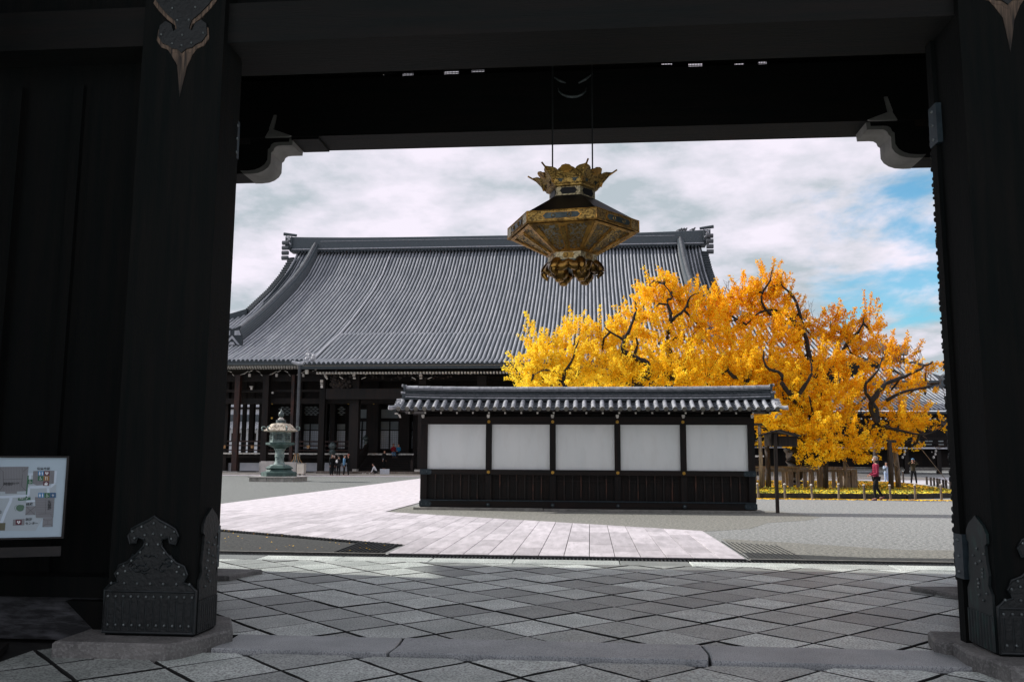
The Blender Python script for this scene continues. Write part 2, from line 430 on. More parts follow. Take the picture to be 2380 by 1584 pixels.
    def mesh(s, name, mats, smooth=False, org=(0, 0, 0)):
        me = bpy.data.meshes.new(name)
        me.from_pydata([(x - org[0], y - org[1], z - org[2]) for x, y, z in s.v], [], s.f)
        if not isinstance(mats, (list, tuple)): mats = [mats]
        for m in mats: me.materials.append(m)
        if len(mats) > 1:
            me.polygons.foreach_set('material_index', s.mi)
        if smooth is True:
            me.polygons.foreach_set('use_smooth', [True] * len(me.polygons))
        me.update()
        if smooth == 'auto':
            me.polygons.foreach_set('use_smooth', [True] * len(me.polygons))
            try: me.set_sharp_from_angle(angle=R_(40))
            except Exception: pass
        return me

    def build(s, name, mats, parent=None, smooth=False, org=None, **kw):
        o = ORG[parent.name] if parent is not None else Vector(org or (0, 0, 0))
        ob = link_mesh(name, s.mesh(name, mats, smooth, o), parent, None if parent is not None else o)
        return props(ob, **kw)


def clip(poly, conv):
    """clip polygon to a convex polygon (counter-clockwise)"""
    n = len(conv)
    ar = sum(conv[i][0] * conv[(i + 1) % n][1] - conv[(i + 1) % n][0] * conv[i][1] for i in range(n))
    if ar < 0: conv = conv[::-1]
    out = list(poly)
    for i in range(n):
        a = conv[i]; b = conv[(i + 1) % n]
        def side(p): return (b[0] - a[0]) * (p[1] - a[1]) - (b[1] - a[1]) * (p[0] - a[0])
        res = []
        for j in range(len(out)):
            p = out[j]; q = out[(j + 1) % len(out)]
            sp, sq = side(p), side(q)
            if sp >= 0: res.append(p)
            if (sp > 0 and sq < 0) or (sp < 0 and sq > 0):
                t = sp / (sp - sq)
                res.append((p[0] + (q[0] - p[0]) * t, p[1] + (q[1] - p[1]) * t))
        out = res
        if len(out) < 3: return []
    return out


def area(p):
    return abs(sum(p[i][0] * p[(i + 1) % len(p)][1] - p[(i + 1) % len(p)][0] * p[i][1] for i in range(len(p)))) / 2


# ================================================================== GROUND
g = MB(); g.slab([(-400, 14.4), (400, 14.4), (400, 900), (-400, 900)], -0.4, 0.0)
g.build('ground', M['gravel'], kind='structure', label='grey gravel of the temple courtyard')
g = MB(); g.slab([(-60, -40), (60, -40), (60, 14.4), (-60, 14.4)], -0.4, -0.040)
g.build('ground', M['joint'], kind='structure', label='dark soil between the flagstones under the gate')

# flagstones under the gate, laid on the diagonal
pav = empty('pavement', (0, 10, 0), kind='structure', label='granite flagstones laid diagonally under the gate')
cnt = 0
def flag_area(conv, s, ou, ov, z, parent, jit=0.004):
    global cnt
    r2 = math.sqrt(2)
    for i in range(-40, 41):
        for j in range(-40, 41):
            u0, v0 = ou + i * s[0], ov + j * s[1]
            def w(u, v): return ((u - v) / r2, (u + v) / r2)
            gp = 0.0105
            q = [w(u0 + gp, v0 + gp), w(u0 + s[0] - gp, v0 + gp), w(u0 + s[0] - gp, v0 + s[1] - gp), w(u0 + gp, v0 + s[1] - gp)]
            q = [(x + rnd.uniform(-jit, jit), y + rnd.uniform(-jit, jit)) for x, y in q]
            c = clip(q, conv)
            if len(c) < 3 or area(c) < 0.01: continue
            c2_ = []
            for (xa_, ya_), (xb_, yb_) in zip(c, c[1:] + c[:1]):
                c2_.append((xa_, ya_)); k_ = max(1, int(math.hypot(xb_ - xa_, yb_ - ya_) / .13))
                for q_ in range(1, k_):
                    f_ = q_ / k_; l_ = math.hypot(xb_ - xa_, yb_ - ya_); o_ = rnd.uniform(-.0035, .0055) + (rnd.uniform(.004, .014) if rnd.random() < .06 else 0)
                    c2_.append((xa_ + (xb_ - xa_) * f_ - (yb_ - ya_) / l_ * o_, ya_ + (yb_ - ya_) * f_ + (xb_ - xa_) / l_ * o_))
            c = c2_
            m = MB(); dz = rnd.uniform(-0.004, 0.004)
            m.slab(c, z - 0.05, z + dz, 0.008)
            m.mi = [1] * (len(m.f) - 1) + [0]
            m.build('flagstone', [M['stone_floor'], M['joint']], parent)
            cnt += 1
flag_area([(-6.3, 7.88), (6.1, 7.88), (6.1, 13.45), (-6.3, 13.45)], (0.585, 0.594), 6.71 / math.sqrt(2), 11.2 / math.sqrt(2), 0.0, pav)
flag_area([(-4.6, 5.0), (3.9, 5.0), (3.9, 7.235), (-4.6, 7.235)], (0.64, 0.64), 6.16 / math.sqrt(2), 7.2 / math.sqrt(2), -0.012, pav)
# border row of long slabs along the drain
x = -6.3
while x < 6.1:
    l = rnd.uniform(1.0, 1.7)
    m = MB(); m.slab([(x + .006, 13.47), (min(x + l, 6.15) - .006, 13.47), (min(x + l, 6.15) - .006, 14.02), (x + .006, 14.02)], -0.05, rnd.uniform(-.003, .003), 0.008)
    m.build('border_slab', M['stone_floor'], pav); x += l
m = MB(); m.slab([(-60, -40), (-6.32, -40), (-6.32, 14.3), (-60, 14.3)], -0.03, 0.0); m.slab([(6.17, -40), (60, -40), (60, 14.3), (6.17, 14.3)], -0.03, 0.0)
m.slab([(-6.3, -40), (6.1, -40), (6.1, 4.98), (-6.3, 4.98)], -0.03, -0.012)
m.build('pavement', M['stone_floor'], kind='structure', label='plain stone paving on both sides of the gate')

# threshold stones between the columns
for x0, x1, z in ((-3.15, -1.66, 0.010), (-1.64, 0.93, 0.014), (0.95, 2.95, 0.010)):
    m = MB(); m.slab([(x0, 7.29), (x0 + (x1 - x0) * .4, 7.275), (x1 - .01, 7.29), (x1 + .02, 7.5), (x1, 7.86), (x0, 7.86), (x0 + .02, 7.6)], -0.05, z, 0.012)
    o = m.build('threshold_stone', M['stone_sill'], pav)

# drain with iron grating
m = MB(); m.slab([(-14, 14.03), (14, 14.03), (14, 14.38), (-14, 14.38)], -0.3, -0.034)
m.build('drain_channel', M['joint'], kind='structure', label='dark drain channel along the flagstones')
dr = empty('drain_grating', (0, 14.2, 0), 'black iron drain grating running along the edge of the flagstones', 'drain grating')
m = MB()
for k in range(210):
    x = -6.4 + k * 0.06
    m.box(x, x + 0.022, 14.06, 14.29, -0.03, -0.002)
m.build('grating_bars', M['iron'], dr, kind='stuff')
m = MB(); m.box(-6.5, 6.3, 14.035, 14.058, -0.03, 0.002); m.box(-6.5, 6.3, 14.292, 14.32, -0.03, 0.004); m.build('rim', M['iron'], dr)
m = MB(); m.box(-14, -3.34, 14.34, 14.40, -0.05, 0.022); m.build('edging_strip', M['stone_grey'], kind='structure', label='thin pale edging strip left of the path')
m = MB(); m.box(2.50, 14, 14.34, 14.40, -0.05, 0.022); m.build('edging_strip', M['stone_grey'], kind='structure', label='thin pale edging strip right of the path')

# dark gravel patches beside the path
m = MB(); m.slab([(-3.42, 14.41), (-3.42, 15.78), (-8.1, 18.5), (-14, 21.9), (-16, 14.41)], -0.02, 0.004)
m.build('gravel_patch', M['gravel_dark'], kind='structure', label='dark gravel wedge left of the path')
m = MB(); m.slab([(2.52, 14.41), (14, 14.41), (14, 14.9), (6.5, 15.05), (4.5, 14.98), (2.6, 15.5)], -0.02, 0.004)
m.build('gravel_patch', M['gravel_dark'], kind='structure', label='dark gravel band right of the path')
M['gravel_mid'] = mat('mid_grey_gravel', (0.065, 0.075, 0.071), (0.20, 0.215, 0.205), rough=0.9, scale=13, detail=8, contrast=(0.33, 0.67), bump=1.0, bscale=22, c3=(0.5, 0.5, 0.47), scale3=24, amt3=0.7, c3r=(0.56, 0.68))  # same gravel in a darker grey for the left court
M['gravel_brown'] = mat('brown_grey_gravel', (0.08, 0.083, 0.073), (0.30, 0.30, 0.27), rough=0.9, scale=15, detail=8, contrast=(0.33, 0.67), bump=1.0, bscale=24, c3=(0.5, 0.47, 0.38), scale3=26, amt3=0.7, c3r=(0.56, 0.68))
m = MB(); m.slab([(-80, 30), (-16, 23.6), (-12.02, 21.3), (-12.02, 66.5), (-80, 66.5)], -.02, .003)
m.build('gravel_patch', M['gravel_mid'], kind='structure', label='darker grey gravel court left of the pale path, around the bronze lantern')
m = MB(); m.slab([(-5.8, 24.95), (-2.0, 22.5), (2.43, 19.7), (3.6, 20.6), (4.4, 22.6), (5.6, 23.6), (6.3, 25.0), (5.6, 27.6), (-5.8, 28)], -.02, .0035)
m.build('gravel_patch', M['gravel_brown'], kind='structure', label='brownish gravel skirting the foot of the screen wall')
m = MB(); m.slab([(2.52, 15.4), (4.5, 14.95), (6.5, 15.02), (10, 15.6), (8.5, 16.6), (5.5, 16.3), (3.8, 17.4), (2.6, 18.0)], -.02, .0035)
m.build('gravel_patch', M['gravel_brown'], kind='structure', label='trampled brownish gravel right of the near end of the path')
# slotted gratings on the wedge tips
gr1 = empty('corner_grating', (-3.6, 15.2, 0), 'slotted drain grating at the pointed left corner of the pale path', 'drain grating')
m = MB()
for k in range(11):
    x = -3.45 - k * 0.075
    m.box(x - 0.02, x, 14.45, 15.75 + k * 0.045, 0.005, 0.03)
m.build('grating_bars', M['iron'], gr1, kind='stuff')
gr2 = empty('corner_grating', (2.9, 16, 0), 'slotted drain grating along the right side of the pale path', 'drain grating')
m = MB()
for k in range(12):
    x = 2.50 + k * 0.08
    m.box(x, x + 0.012, 14.45, 17.4 - k * 0.06, 0.0, 0.014)
m.build('grating_bars', M['iron'], gr2, kind='stuff')
# grating along the diagonal edge of the path
gr3 = empty('edge_grating', (-7.5, 18.2, 0), 'narrow barred drain grating along the slanting left edge of the pale path', 'drain grating')
m = MB()
a = Vector((-3.36, 15.78, 0)); b = Vector((-13.5, 21.7, 0)); d = (b - a).normalized(); nn = Vector((-d.y, d.x, 0))
for k in range(110):
    p = a + d * (k * 0.1)
    q = [p, p + d * 0.035, p + d * 0.035 + nn * 0.22, p + nn * 0.22]
    m.slab([(w.x, w.y) for w in q], 0.005, 0.03)
m.build('grating_bars', M['iron'], gr3, kind='stuff')

# the pale path
path = empty('path', (-4, 20, 0), kind='structure', label='pale granite path that bends left round the screen wall')
m = MB()
pA = [(-3.3, 14.40), (2.45, 14.40), (2.42, 19.64), (-3.3, 23.29)]
pB = [(-12, 20.9), (-3.3, 15.84), (-3.3, 23.29), (-5.83, 24.9), (-12, 24.9)]
pC = [(-12, 24.9), (-5.83, 24.9), (-5.83, 66.3), (-12, 66.3)]
for pp in (pA, pB, pC): m.slab(pp, -0.03, 0.006)
m.build('path_bed', M['gravel_dark'], path)
npath = 0
rest = MB()
for pi, pp in enumerate((pA, pB, pC)):
    x = -12.1 if pi else -3.3
    w = 0.41 if pi == 0 else 0.4125
    if pi: x = -3.3 - 22 * w
    while x < 2.5:
        y = 14.4 - rnd.uniform(0, 1.0)
        while y < 66.5:
            l = rnd.uniform(0.95, 1.5) if y < 27 else 3.0
            gx = 0.006; gy = 0.0035
            q = [(x + gx, y + gy), (x + w - gx, y + gy), (x + w - gx, y + l - gy), (x + gx, y + l - gy)]
            c = clip(q, pp)
            if len(c) >= 3 and area(c) > 0.01:
                if pi < 2 and npath < 297:
                    mm = MB(); mm.slab(c, 0.0, 0.022 + rnd.uniform(-.0015, .0015), 0.005); mm.build('path_slab', M['stone_path'], path); npath += 1
                else:
                    rest.slab(c, 0.0, 0.022, 0.005)
            y += l
        x += w
rest.build('far_path_slabs', M['stone_path'], path, kind='stuff')

# hall podium and right-hand gravel, painted pale as sunlit
m = MB(); m.slab([(-70, 68.9), (26, 68.9), (26, 140), (-70, 140)], -0.02, 0.14)
m.build('podium', M['podium'], kind='structure', label='low beige stone podium in front of the hall')
m = MB(); m.slab([(-70, 66.6), (26, 66.6), (26, 68.88), (-70, 68.88)], -0.02, 0.03)
m.build('podium_path', M['stone_path'], kind='structure', label='pale stone strip running along the hall podium')
m = MB(); m.slab([(14, 56.5), (90, 50), (90, 79), (26.2, 79), (20, 72)], -0.02, 0.008)
m.build('sunlit_gravel', M['gravel_sunlit'], kind='structure', label='gravel behind the lawn bed, coloured pale as sunlit')

# ================================================================== HELPERS FOR PLATES
def outline(pts, step=0.02):
    return pts

def cloud_plate(w, h, kind):
    """half-outline of an ornamental fitting mirrored about x=0; returns polygon list (x, z)"""
    if kind == 'top':      # hangs down, point at the bottom
        half = [(0.5, 1.0), (0.5, 0.72), (0.44, 0.60), (0.50, 0.52), (0.40, 0.44), (0.27, 0.36), (0.14, 0.30), (0.10, 0.22), (0.16, 0.20), (0.20, 0.27),
                (0.30, 0.30), (0.39, 0.26), (0.41, 0.16), (0.33, 0.09), (0.24, 0.07), (0.16, 0.035), (0.08, 0.03), (0.0, -0.01)]
    elif kind == 'foot':   # stands up, point at the top
        half = [(0.5, 0.0), (0.5, 0.36), (0.44, 0.41), (0.36, 0.43), (0.40, 0.50), (0.36, 0.57), (0.27, 0.60), (0.17, 0.67), (0.10, 0.74), (0.10, 0.80),
                (0.17, 0.82), (0.19, 0.77), (0.25, 0.76), (0.28, 0.83), (0.24, 0.89), (0.15, 0.93), (0.06, 0.965), (0.0, 1.0)]
    else:                  # narrow foot plate with pointed arch
        half = [(0.5, 0.0), (0.5, 0.42), (0.38, 0.48), (0.42, 0.56), (0.36, 0.66), (0.33, 0.78), (0.42, 0.80), (0.42, 0.87), (0.30, 0.93), (0.12, 0.97), (0.0, 1.0)]
    left = [(-x * w, z * h) for x, z in half[::-1] if x > 0]
    return [(x * w, z * h) for x, z in half] + left


# ================================================================== GATE
gate = empty('temple_gate', (-0.18, 7.6, 0), 'huge dark timber gate framing the courtyard, with its great columns and lintels', 'gate')
def column(sx, x0, x1):
    m = MB(); m.box(x0, x1, 7.2, (7.60 if sx < 0 else 7.72), 0.11, 10.0)
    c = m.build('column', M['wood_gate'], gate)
    xc = (x0 + x1) / 2
    # top fitting with unweathered wood around it
    zt = 5.20 if sx < 0 else 5.36
    m = MB(); m.prism([(xc + x, zt + z) for x, z in cloud_plate(0.56, 1.0, 'top')], 7.178, 7.199); m.build('top_fitting', M['iron'], c)
    prof = cloud_plate(0.56, 1.0, 'top')
    m = MB()
    m.prism([(xc + x * 1.07, zt - 0.035 + z) for x, z in prof], 7.190, 7.1990)
    m.prism([(xc - .20, zt + .12), (xc - .10, zt - .02), (xc - .04, zt - .12), (xc, zt - .42), (xc + .05, zt - .14), (xc + .10, zt - .02), (xc + .20, zt + .12)], 7.1925, 7.1995)
    wm = M['wood_pale'].copy(); t = wm.node_tree; bs_ = t.nodes['Principled BSDF']; old = bs_.inputs['Base Color'].links[0].from_socket
    ge = N(t, 'ShaderNodeNewGeometry'); sx_ = N(t, 'ShaderNodeSeparateXYZ'); t.links.new(ge.outputs['Position'], sx_.inputs[0])
    mr_ = N(t, 'ShaderNodeMapRange'); mr_.inputs['From Min'].default_value = zt - .40; mr_.inputs['From Max'].default_value = zt + .02; t.links.new(sx_.outputs['Z'], mr_.inputs[0])
    mm_ = N(t, 'ShaderNodeMix', data_type='RGBA'); mm_.inputs[6].default_value = (0.008, 0.007, 0.006, 1); t.links.new(mr_.outputs[0], mm_.inputs[0]); t.links.new(old, mm_.inputs[7]); t.links.new(mm_.outputs[2], bs_.inputs['Base Color'])
    m.build('unweathered_wood', wm, c)
    st = MB()
    for x, z in ((-.22, .17), (.22, .17), (-.1, .08), (.1, .08), (0, .06), (0, .16), (-.2, .56), (.2, .56), (-.06, .3), (.06, .3), (0, .5), (-.12, .42), (.12, .42)):
        st.ball((xc + x * .9, 7.176, zt + z), 0.011, 8, 5)
    st.build('studs', M['stud'], c, kind='stuff')
    # foot fitting
    m = MB(); m.prism([(xc - sx * 0.0 + x, 0.135 + z) for x, z in cloud_plate(0.80, 0.96, 'foot')], 7.176, 7.199)
    ff = m.build('foot_fitting', M['iron'], c)
    m = MB(); oc = [Vector((xc + x * .985, 7.174, 0.14 + z * .985)) for x, z in cloud_plate(0.80, 0.96, 'foot')]
    m.tube(oc + [oc[0]], .010, 6); m.tube([(xc - .39, 7.174, .47), (xc + .39, 7.174, .47)], .008, 5)
    for k in range(12): m.tube([(xc - .36 + k * .066, 7.174, .16), (xc - .36 + k * .066, 7.174, .40)], .007, 4)
    for k in range(26):
        a = rnd.uniform(0, 6.28); r_ = rnd.uniform(.02, .10); cx_ = xc + rnd.uniform(-.16, .16); cz_ = .68 + rnd.uniform(-.05, .08)
        m.tube([(cx_ + r_ * .5 * math.cos(a + t * .7), 7.176, cz_ + r_ * .4 * math.sin(a + t * .7)) for t in range(4)], .007, 4)
    m.build('rim', M['iron_rim'], ff, kind='stuff')
    st = MB()
    for k in range(12): st.ball((xc - .36 + k * .066, 7.172, 0.43), 0.012, 8, 5)
    for k in range(7): st.ball((xc - .34 + k * .113, 7.172, 0.535), 0.012, 8, 5)
    for k in range(11): st.ball((xc - .35 + k * .07, 7.172, 0.20), 0.012, 8, 5)
    for x, z in ((.36, .50), (.30, .565), (.22, .61), (.13, .68), (.06, .75), (.2, .80), (.23, .86), (.13, .90), (.0, .93), (.0, .84), (.09, .83), (.28, .52)):
        for s_ in ((1, -1) if x else (1,)): st.ball((xc + s_ * x * .80, 7.172, .135 + z * .96), 0.012, 8, 5)
    st.build('studs', M['stud'], c, kind='stuff')
    # side of the column facing the opening: narrow fitting with fluted foot
    xi = x1 if sx < 0 else x0
    mt = M['iron'] if sx < 0 else M['verdigris']
    m = MB()
    pol = cloud_plate(0.36 if sx < 0 else 0.44, 1.02, 'side')
    m.frame_prism(pol, Vector((xi, 7.40 if sx < 0 else 7.45, 0.13)), Vector((0, 1, 0)), Vector((0, 0, 1)), Vector((-sx, 0, 0)), 0.022)
    for k in range(9):
        y = 7.235 + k * (0.04 if sx < 0 else .052)
        m.tube([(xi - sx * 0.022, y, 0.14), (xi - sx * 0.022, y, 0.40)], 0.016, 6)
    m.build('side_fitting', mt, c)
    st = MB()
    for k in range(14):
        st.ball((xi - sx * 0.028, 7.42 + rnd.uniform(-.12, .12), 0.5 + k * 0.03), 0.010, 8, 5)
    st.build('studs', M['stud'], c, kind='stuff')
    return c
cL = column(-1, -4.03, -3.27)
cR = column(1, 3.10, 3.88)

# door jambs beside the columns
for sx, xa, xb in ((-1, -3.42, -3.285), (1, 3.065, 3.20)):
    m = MB(); m.box(xa, xb, (7.605 if sx < 0 else 7.725), (7.66 if sx < 0 else 7.84), 0.05, 5.315); m.build('door_jamb', M['wood_gate'], gate)
    for z in (0.62, 4.35):
        xi = xb if sx < 0 else xa
        y0_, y1_ = (7.54, 7.655) if sx < 0 else (7.66, 7.83)
        m = MB(); m.box(xa - .006, xb + .012, y0_, y1_, z, z + 0.36) if sx < 0 else m.box(xa - .012, xb + .006, y0_, y1_, z, z + 0.36)
        f = m.build('jamb_fitting', M['iron_blue'], gate)
        st = MB()
        for zz in (z + .05, z + .18, z + .31): st.ball((xi - sx * .012, (y0_ + y1_) / 2, zz), 0.016, 8, 5)
        st.build('studs', M['stud'], f, kind='stuff')

# lintel, panel above it, side bay walls
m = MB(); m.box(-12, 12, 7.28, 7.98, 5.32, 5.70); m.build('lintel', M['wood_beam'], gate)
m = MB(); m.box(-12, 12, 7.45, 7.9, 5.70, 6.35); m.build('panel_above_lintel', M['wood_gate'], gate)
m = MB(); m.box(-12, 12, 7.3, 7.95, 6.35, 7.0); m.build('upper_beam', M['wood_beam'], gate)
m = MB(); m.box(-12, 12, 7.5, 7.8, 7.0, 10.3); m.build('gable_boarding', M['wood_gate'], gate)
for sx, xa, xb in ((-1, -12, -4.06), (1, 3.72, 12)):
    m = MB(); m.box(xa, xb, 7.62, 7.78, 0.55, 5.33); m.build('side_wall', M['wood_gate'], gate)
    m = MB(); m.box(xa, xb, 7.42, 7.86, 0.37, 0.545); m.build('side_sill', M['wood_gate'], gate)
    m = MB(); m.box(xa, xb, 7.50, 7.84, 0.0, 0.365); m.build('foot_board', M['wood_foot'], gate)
m = MB(); m.prism([(-4.52, 0.345), (-4.05, 0.345), (-4.05, 0.1), (-4.24, 0.1)], 7.4, 7.49); m.build('sill_bracket', M['wood_gate'], gate)
# boards of the side wall: vertical battens
for k in range(4):
    m = MB(); x = -4.9 - k * 0.62; m.box(x, x + 0.1, 7.57, 7.62, 0.56, 5.1); m.build('batten', M['wood_gate'], gate)
# nearer side column at the far left with its own fitting high up
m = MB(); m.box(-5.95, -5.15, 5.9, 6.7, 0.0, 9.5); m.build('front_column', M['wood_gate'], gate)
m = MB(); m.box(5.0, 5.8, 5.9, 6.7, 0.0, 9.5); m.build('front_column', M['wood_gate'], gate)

# rear lintel with its white-ended corbels
m = MB(); m.box(-12, 12, 11.6, 12.2, 6.08, 6.93); m.build('rear_lintel', M['wood_beam'], gate)
m = MB(); m.box(-4.2, -3.81, 11.62, 12.15, 6.045, 6.085); m.build('rear_lintel_chamfer', M['wood_beam'], gate)
for xa, xb in ((-6.0, -5.34), (4.86, 5.55)):
    m = MB(); m.box(xa, xb, 11.55, 12.25, 0.1, 10.0); m.build('rear_column', M['wood_gate'], gate)
def corbel(sx):
    # profile measured from its column outwards (u towards the opening)
    X = (lambda u: -5.12 + u) if sx < 0 else (lambda u: 4.66 - u)
    back = -0.45
    body = [(back, 6.01), (0.28, 6.01), (0.42, 6.13), (0.60, 6.28), (0.66, 6.40), (0.66, 6.08), (0.92, 6.08), (0.92, 5.98), (0.74, 5.98), (0.66, 5.955), (0.62, 5.90), (0.60, 5.875),
            (0.60, 5.72), (0.56, 5.66), (0.50, 5.615), (0.42, 5.585), (0.30, 5.575), (back, 5.575)]
    body = [(X(u), z) for u, z in body]
    b = MB()
    # dark body as stacked convex pieces
    b.box(X(back), X(0.60), 11.66, 12.1, 5.72, 6.01)
    b.prism([(X(back), 5.575), (X(0.30), 5.575), (X(0.42), 5.585), (X(0.50), 5.615), (X(0.56), 5.66), (X(0.60), 5.72), (X(back), 5.72)][::(1 if sx < 0 else -1)], 11.66, 12.1)
    b.box(X(0.30), X(0.9), 11.66, 12.1, 6.0, 6.082)
    c = b.build('corbel', M['wood_beam'], gate)
    # white painted S-curve: a skin over the end grain
    cur = [(0.22, 5.57), (0.32, 5.568), (0.43, 5.578), (0.51, 5.607), (0.575, 5.655), (0.612, 5.72), (0.614, 5.80), (0.614, 5.875), (0.645, 5.90), (0.66, 5.945), (0.70, 5.972), (0.76, 5.978), (0.92, 5.978), (0.93, 6.085)]
    w = MB()
    v = []; f = []
    for i, (u, z) in enumerate(cur):
        v += [(X(u), 11.655, z), (X(u), 12.105, z)]
        if i: f.append((2 * i - 2, 2 * i - 1, 2 * i + 1, 2 * i))
    # thickness
    n = len(v)
    v += [(x - (-sx) * 0.05, y, z + 0.05) for x, y, z in v]
    f += [tuple(reversed([q + n for q in ff])) for ff in f]
    for i in range(len(cur) - 1):
        f.append((2 * i, 2 * i + 2, n + 2 * i + 2, n + 2 * i)); f.append((2 * i + 1, n + 2 * i + 1, n + 2 * i + 3, 2 * i + 3))
    w.add(v, f)
    w.build('white_end', M['gofun_gate'], c, smooth='auto')
    w = MB()
    w.prism([(X(0.64), 6.08), (X(0.70), 6.40), (X(0.66), 6.40), (X(0.60), 6.20)], 11.57, 11.60)
    w.prism([(X(0.62), 6.20), (X(0.93), 6.085), (X(0.90), 6.07), (X(0.55), 6.07)], 11.56, 11.598)
    w.build('white_lip', M['gofun_gate'], c)
corbel(-1); corbel(1)

for xa, xb in ((-13.2, -13.0), (12.0, 12.2)):  # unseen end walls, added to keep sun patches out of the gate
    m = MB(); m.box(xa, xb, 3.6, 13.3, 0.0, 10.6); m.build('sun_block_end_wall', M['wood_gate'], gate)
# openwork transom above the rear lintel: boards with gaps, wire netting behind
tr = MB()
holes = [(890, 921, 170, 178), (935, 962, 168, 190), (1032, 1068, 163, 187), (1096, 1127, 160, 172), (1076, 1093, 178, 186), (553, 580, 190, 200), (1537, 1562, 145, 155), (1600, 1633, 145, 163), (1707, 1730, 145, 162), (1762, 1782, 141, 165)]
hx = []
for a, b_, c_, d_ in holes:
    p = P(a, d_, 11.9); q = P(b_, c_, 11.9)
    hx.append((p.x, q.x, max(p.z, 6.935), q.z))
hx.sort()
zt = 7.6; x = -5.2
for (a, b_, c_, d_) in hx:
    if a > x: tr.box(x, a, 11.86, 11.94, 6.93, zt)
    a2 = max(a, x)
    if c_ > 6.935: tr.box(a2, b_, 11.86, 11.94, 6.93, c_)
    tr.box(a2, b_, 11.86, 11.94, d_, zt)
    x = max(x, b_)
tr.box(x, 4.8, 11.86, 11.94, 6.93, zt)
tr.build('transom', M['wood_beam'], gate)
net = MB()
for (a, b_, c_, d_) in hx:
    k = a
    while k < b_: net.box(k, k + .011, 11.95, 11.957, c_, d_ + .02); k += 0.022
    k = c_
    while k < d_: net.box(a, b_, 11.958, 11.965, k, k + .011); k += 0.022
net.build('wire_netting', M['iron'], gate, kind='stuff')
# carved frog-leg strut in the middle
fs = MB()
for a, b_ in (((1288, 180), (1315, 193)), ((1345, 193), (1378, 172))):
    p = P(*a, 11.55); q = P(*b_, 11.55); fs.tube([p, (p + q) / 2 + Vector((0, 0, -.01)), q], [0.012, 0.02, 0.008], 5)
arc = [P(1297 + 33 * (1 - math.cos(t)), 205 + 20 * math.sin(t), 11.55) for t in [math.pi * k / 8 for k in range(9)]]
fs.tube(arc, [0.006, 0.014, 0.016, 0.022, 0.024, 0.022, 0.018, 0.014, 0.006], 5)
fs.build('carved_strut', M['stud'], gate)

# doors, swung open; rows of studs on the faces
def door(sx, hinge, end):
    d = (end - hinge).normalized(); n = Vector((d.y, -d.x, 0)) * (1 if sx < 0 else -1)   # n points into the opening
    L = (end - hinge).length
    def fr(u0, u1, w0, w1, z0, z1, m):
        pts = [(u0, w0), (u1, w0), (u1, w1), (u0, w1)]
        q = [hinge + d * u - n * w for u, w in pts]
        m.slab([(p.x, p.y) for p in q], z0, z1)
    m = MB(); fr(0, L, 0.03, 0.14, 0.14, 6.0, m)
    dd = m.build('door', M['wood_gate'], gate)
    for k in range(9):
        z = 0.25 + k * 0.66
        m = MB(); fr(0, L - 0.0, 0.0, 0.03, z, z + 0.16, m); m.build('rail', M['wood_gate'], dd)
    st = MB()
    for k in range(64):
        z = 0.2 + k * 0.09
        p = hinge + d * (L - 0.02) + n * 0.012
        st.ball((p.x, p.y, z + rnd.uniform(-.03, .03)), 0.012 + 0.016 * rnd.random(), 8, 5, (1, 1, rnd.uniform(.8, 2.2)))
    for k in range(9):
        z = 0.33 + k * 0.66
        for j in range(22):
            p = hinge + d * (0.1 + j * (L - .15) / 21) + n * 0.01
            st.ball((p.x, p.y, z), 0.022, 8, 5)
    st.build('studs', M['iron'], dd, kind='stuff')
    m = MB(); fr(L - 0.06, L + 0.012, 0.0, 0.16, 0.12, 6.02, m); m.build('edge_strip', M['iron'], dd)
door(-1, Vector((-3.62, 8.0, 0)), Vector((-4.86, 11.25, 0)))
door(1, Vector((3.25, 8.05, 0)), Vector((4.41, 11.25, 0)))

# unseen gate roof and rafters: width and eaves shaped to keep sun off floor
for nm, y0, z0, y1, z1 in (('rear_eave', 15.7, 10.5, 7.6, 12.0), ('front_eave', 3.6, 8.8, 7.6, 11.0)):
    m = MB()
    m.add([(-19, y0, z0), (15, y0, z0), (15, y1, z1), (-19, y1, z1), (-19, y0, z0 + .4), (15, y0, z0 + .4), (15, y1, z1 + .5), (-19, y1, z1 + .5)],
          [(0, 3, 2, 1), (4, 5, 6, 7), (0, 1, 5, 4), (1, 2, 6, 5), (2, 3, 7, 6), (3, 0, 4, 7)])
    m.build('roof', M['wood_beam'], gate)
m = MB()
for k in range(80):
    x = -16 + k * 0.38
    m.box(x, x + 0.12, 15.2, 15.5, 10.36, 10.5)
m.build('rafter_ends', M['gofun2'], gate, kind='stuff')
# crossing beams that tie both rows of columns and carry the hanging lantern
m = MB(); m.box(-4.4, 4.0, 9.35, 9.8, 7.15, 7.6); m.build('ceiling_beam', M['wood_beam'], gate)
m = MB(); m.box(-12, 12, 8.0, 11.9, 7.61, 7.7); m.build('ceiling', M['wood_gate'], gate)

# column base stones
def base_stone(poly, z, nm='base_stone'):
    m = MB(); m.slab(poly, -0.03, z, 0.022); return m.build(nm, M['stone_base'], gate)
base_stone([(-4.30, 6.9), (-3.36, 6.9), (-3.26, 7.0), (-3.08, 7.56), (-3.32, 8.1), (-3.7, 8.3), (-4.30, 8.3)], 0.112)
base_stone([(4.1, 6.86), (3.02, 6.86), (2.91, 7.35), (2.94, 7.69), (4.1, 7.69)], 0.115)
base_stone([(4.1, 7.71), (2.90, 7.71), (2.84, 7.82), (2.94, 8.22), (4.1, 8.22)], 0.105)
base_stone([(-5.25, 11.0), (-4.62, 11.15), (-4.45, 11.85), (-5.25, 11.9)], 0.06)
base_stone([(4.75, 10.75), (4.25, 10.7), (3.90, 11.4), (4.75, 11.5)], 0.05)

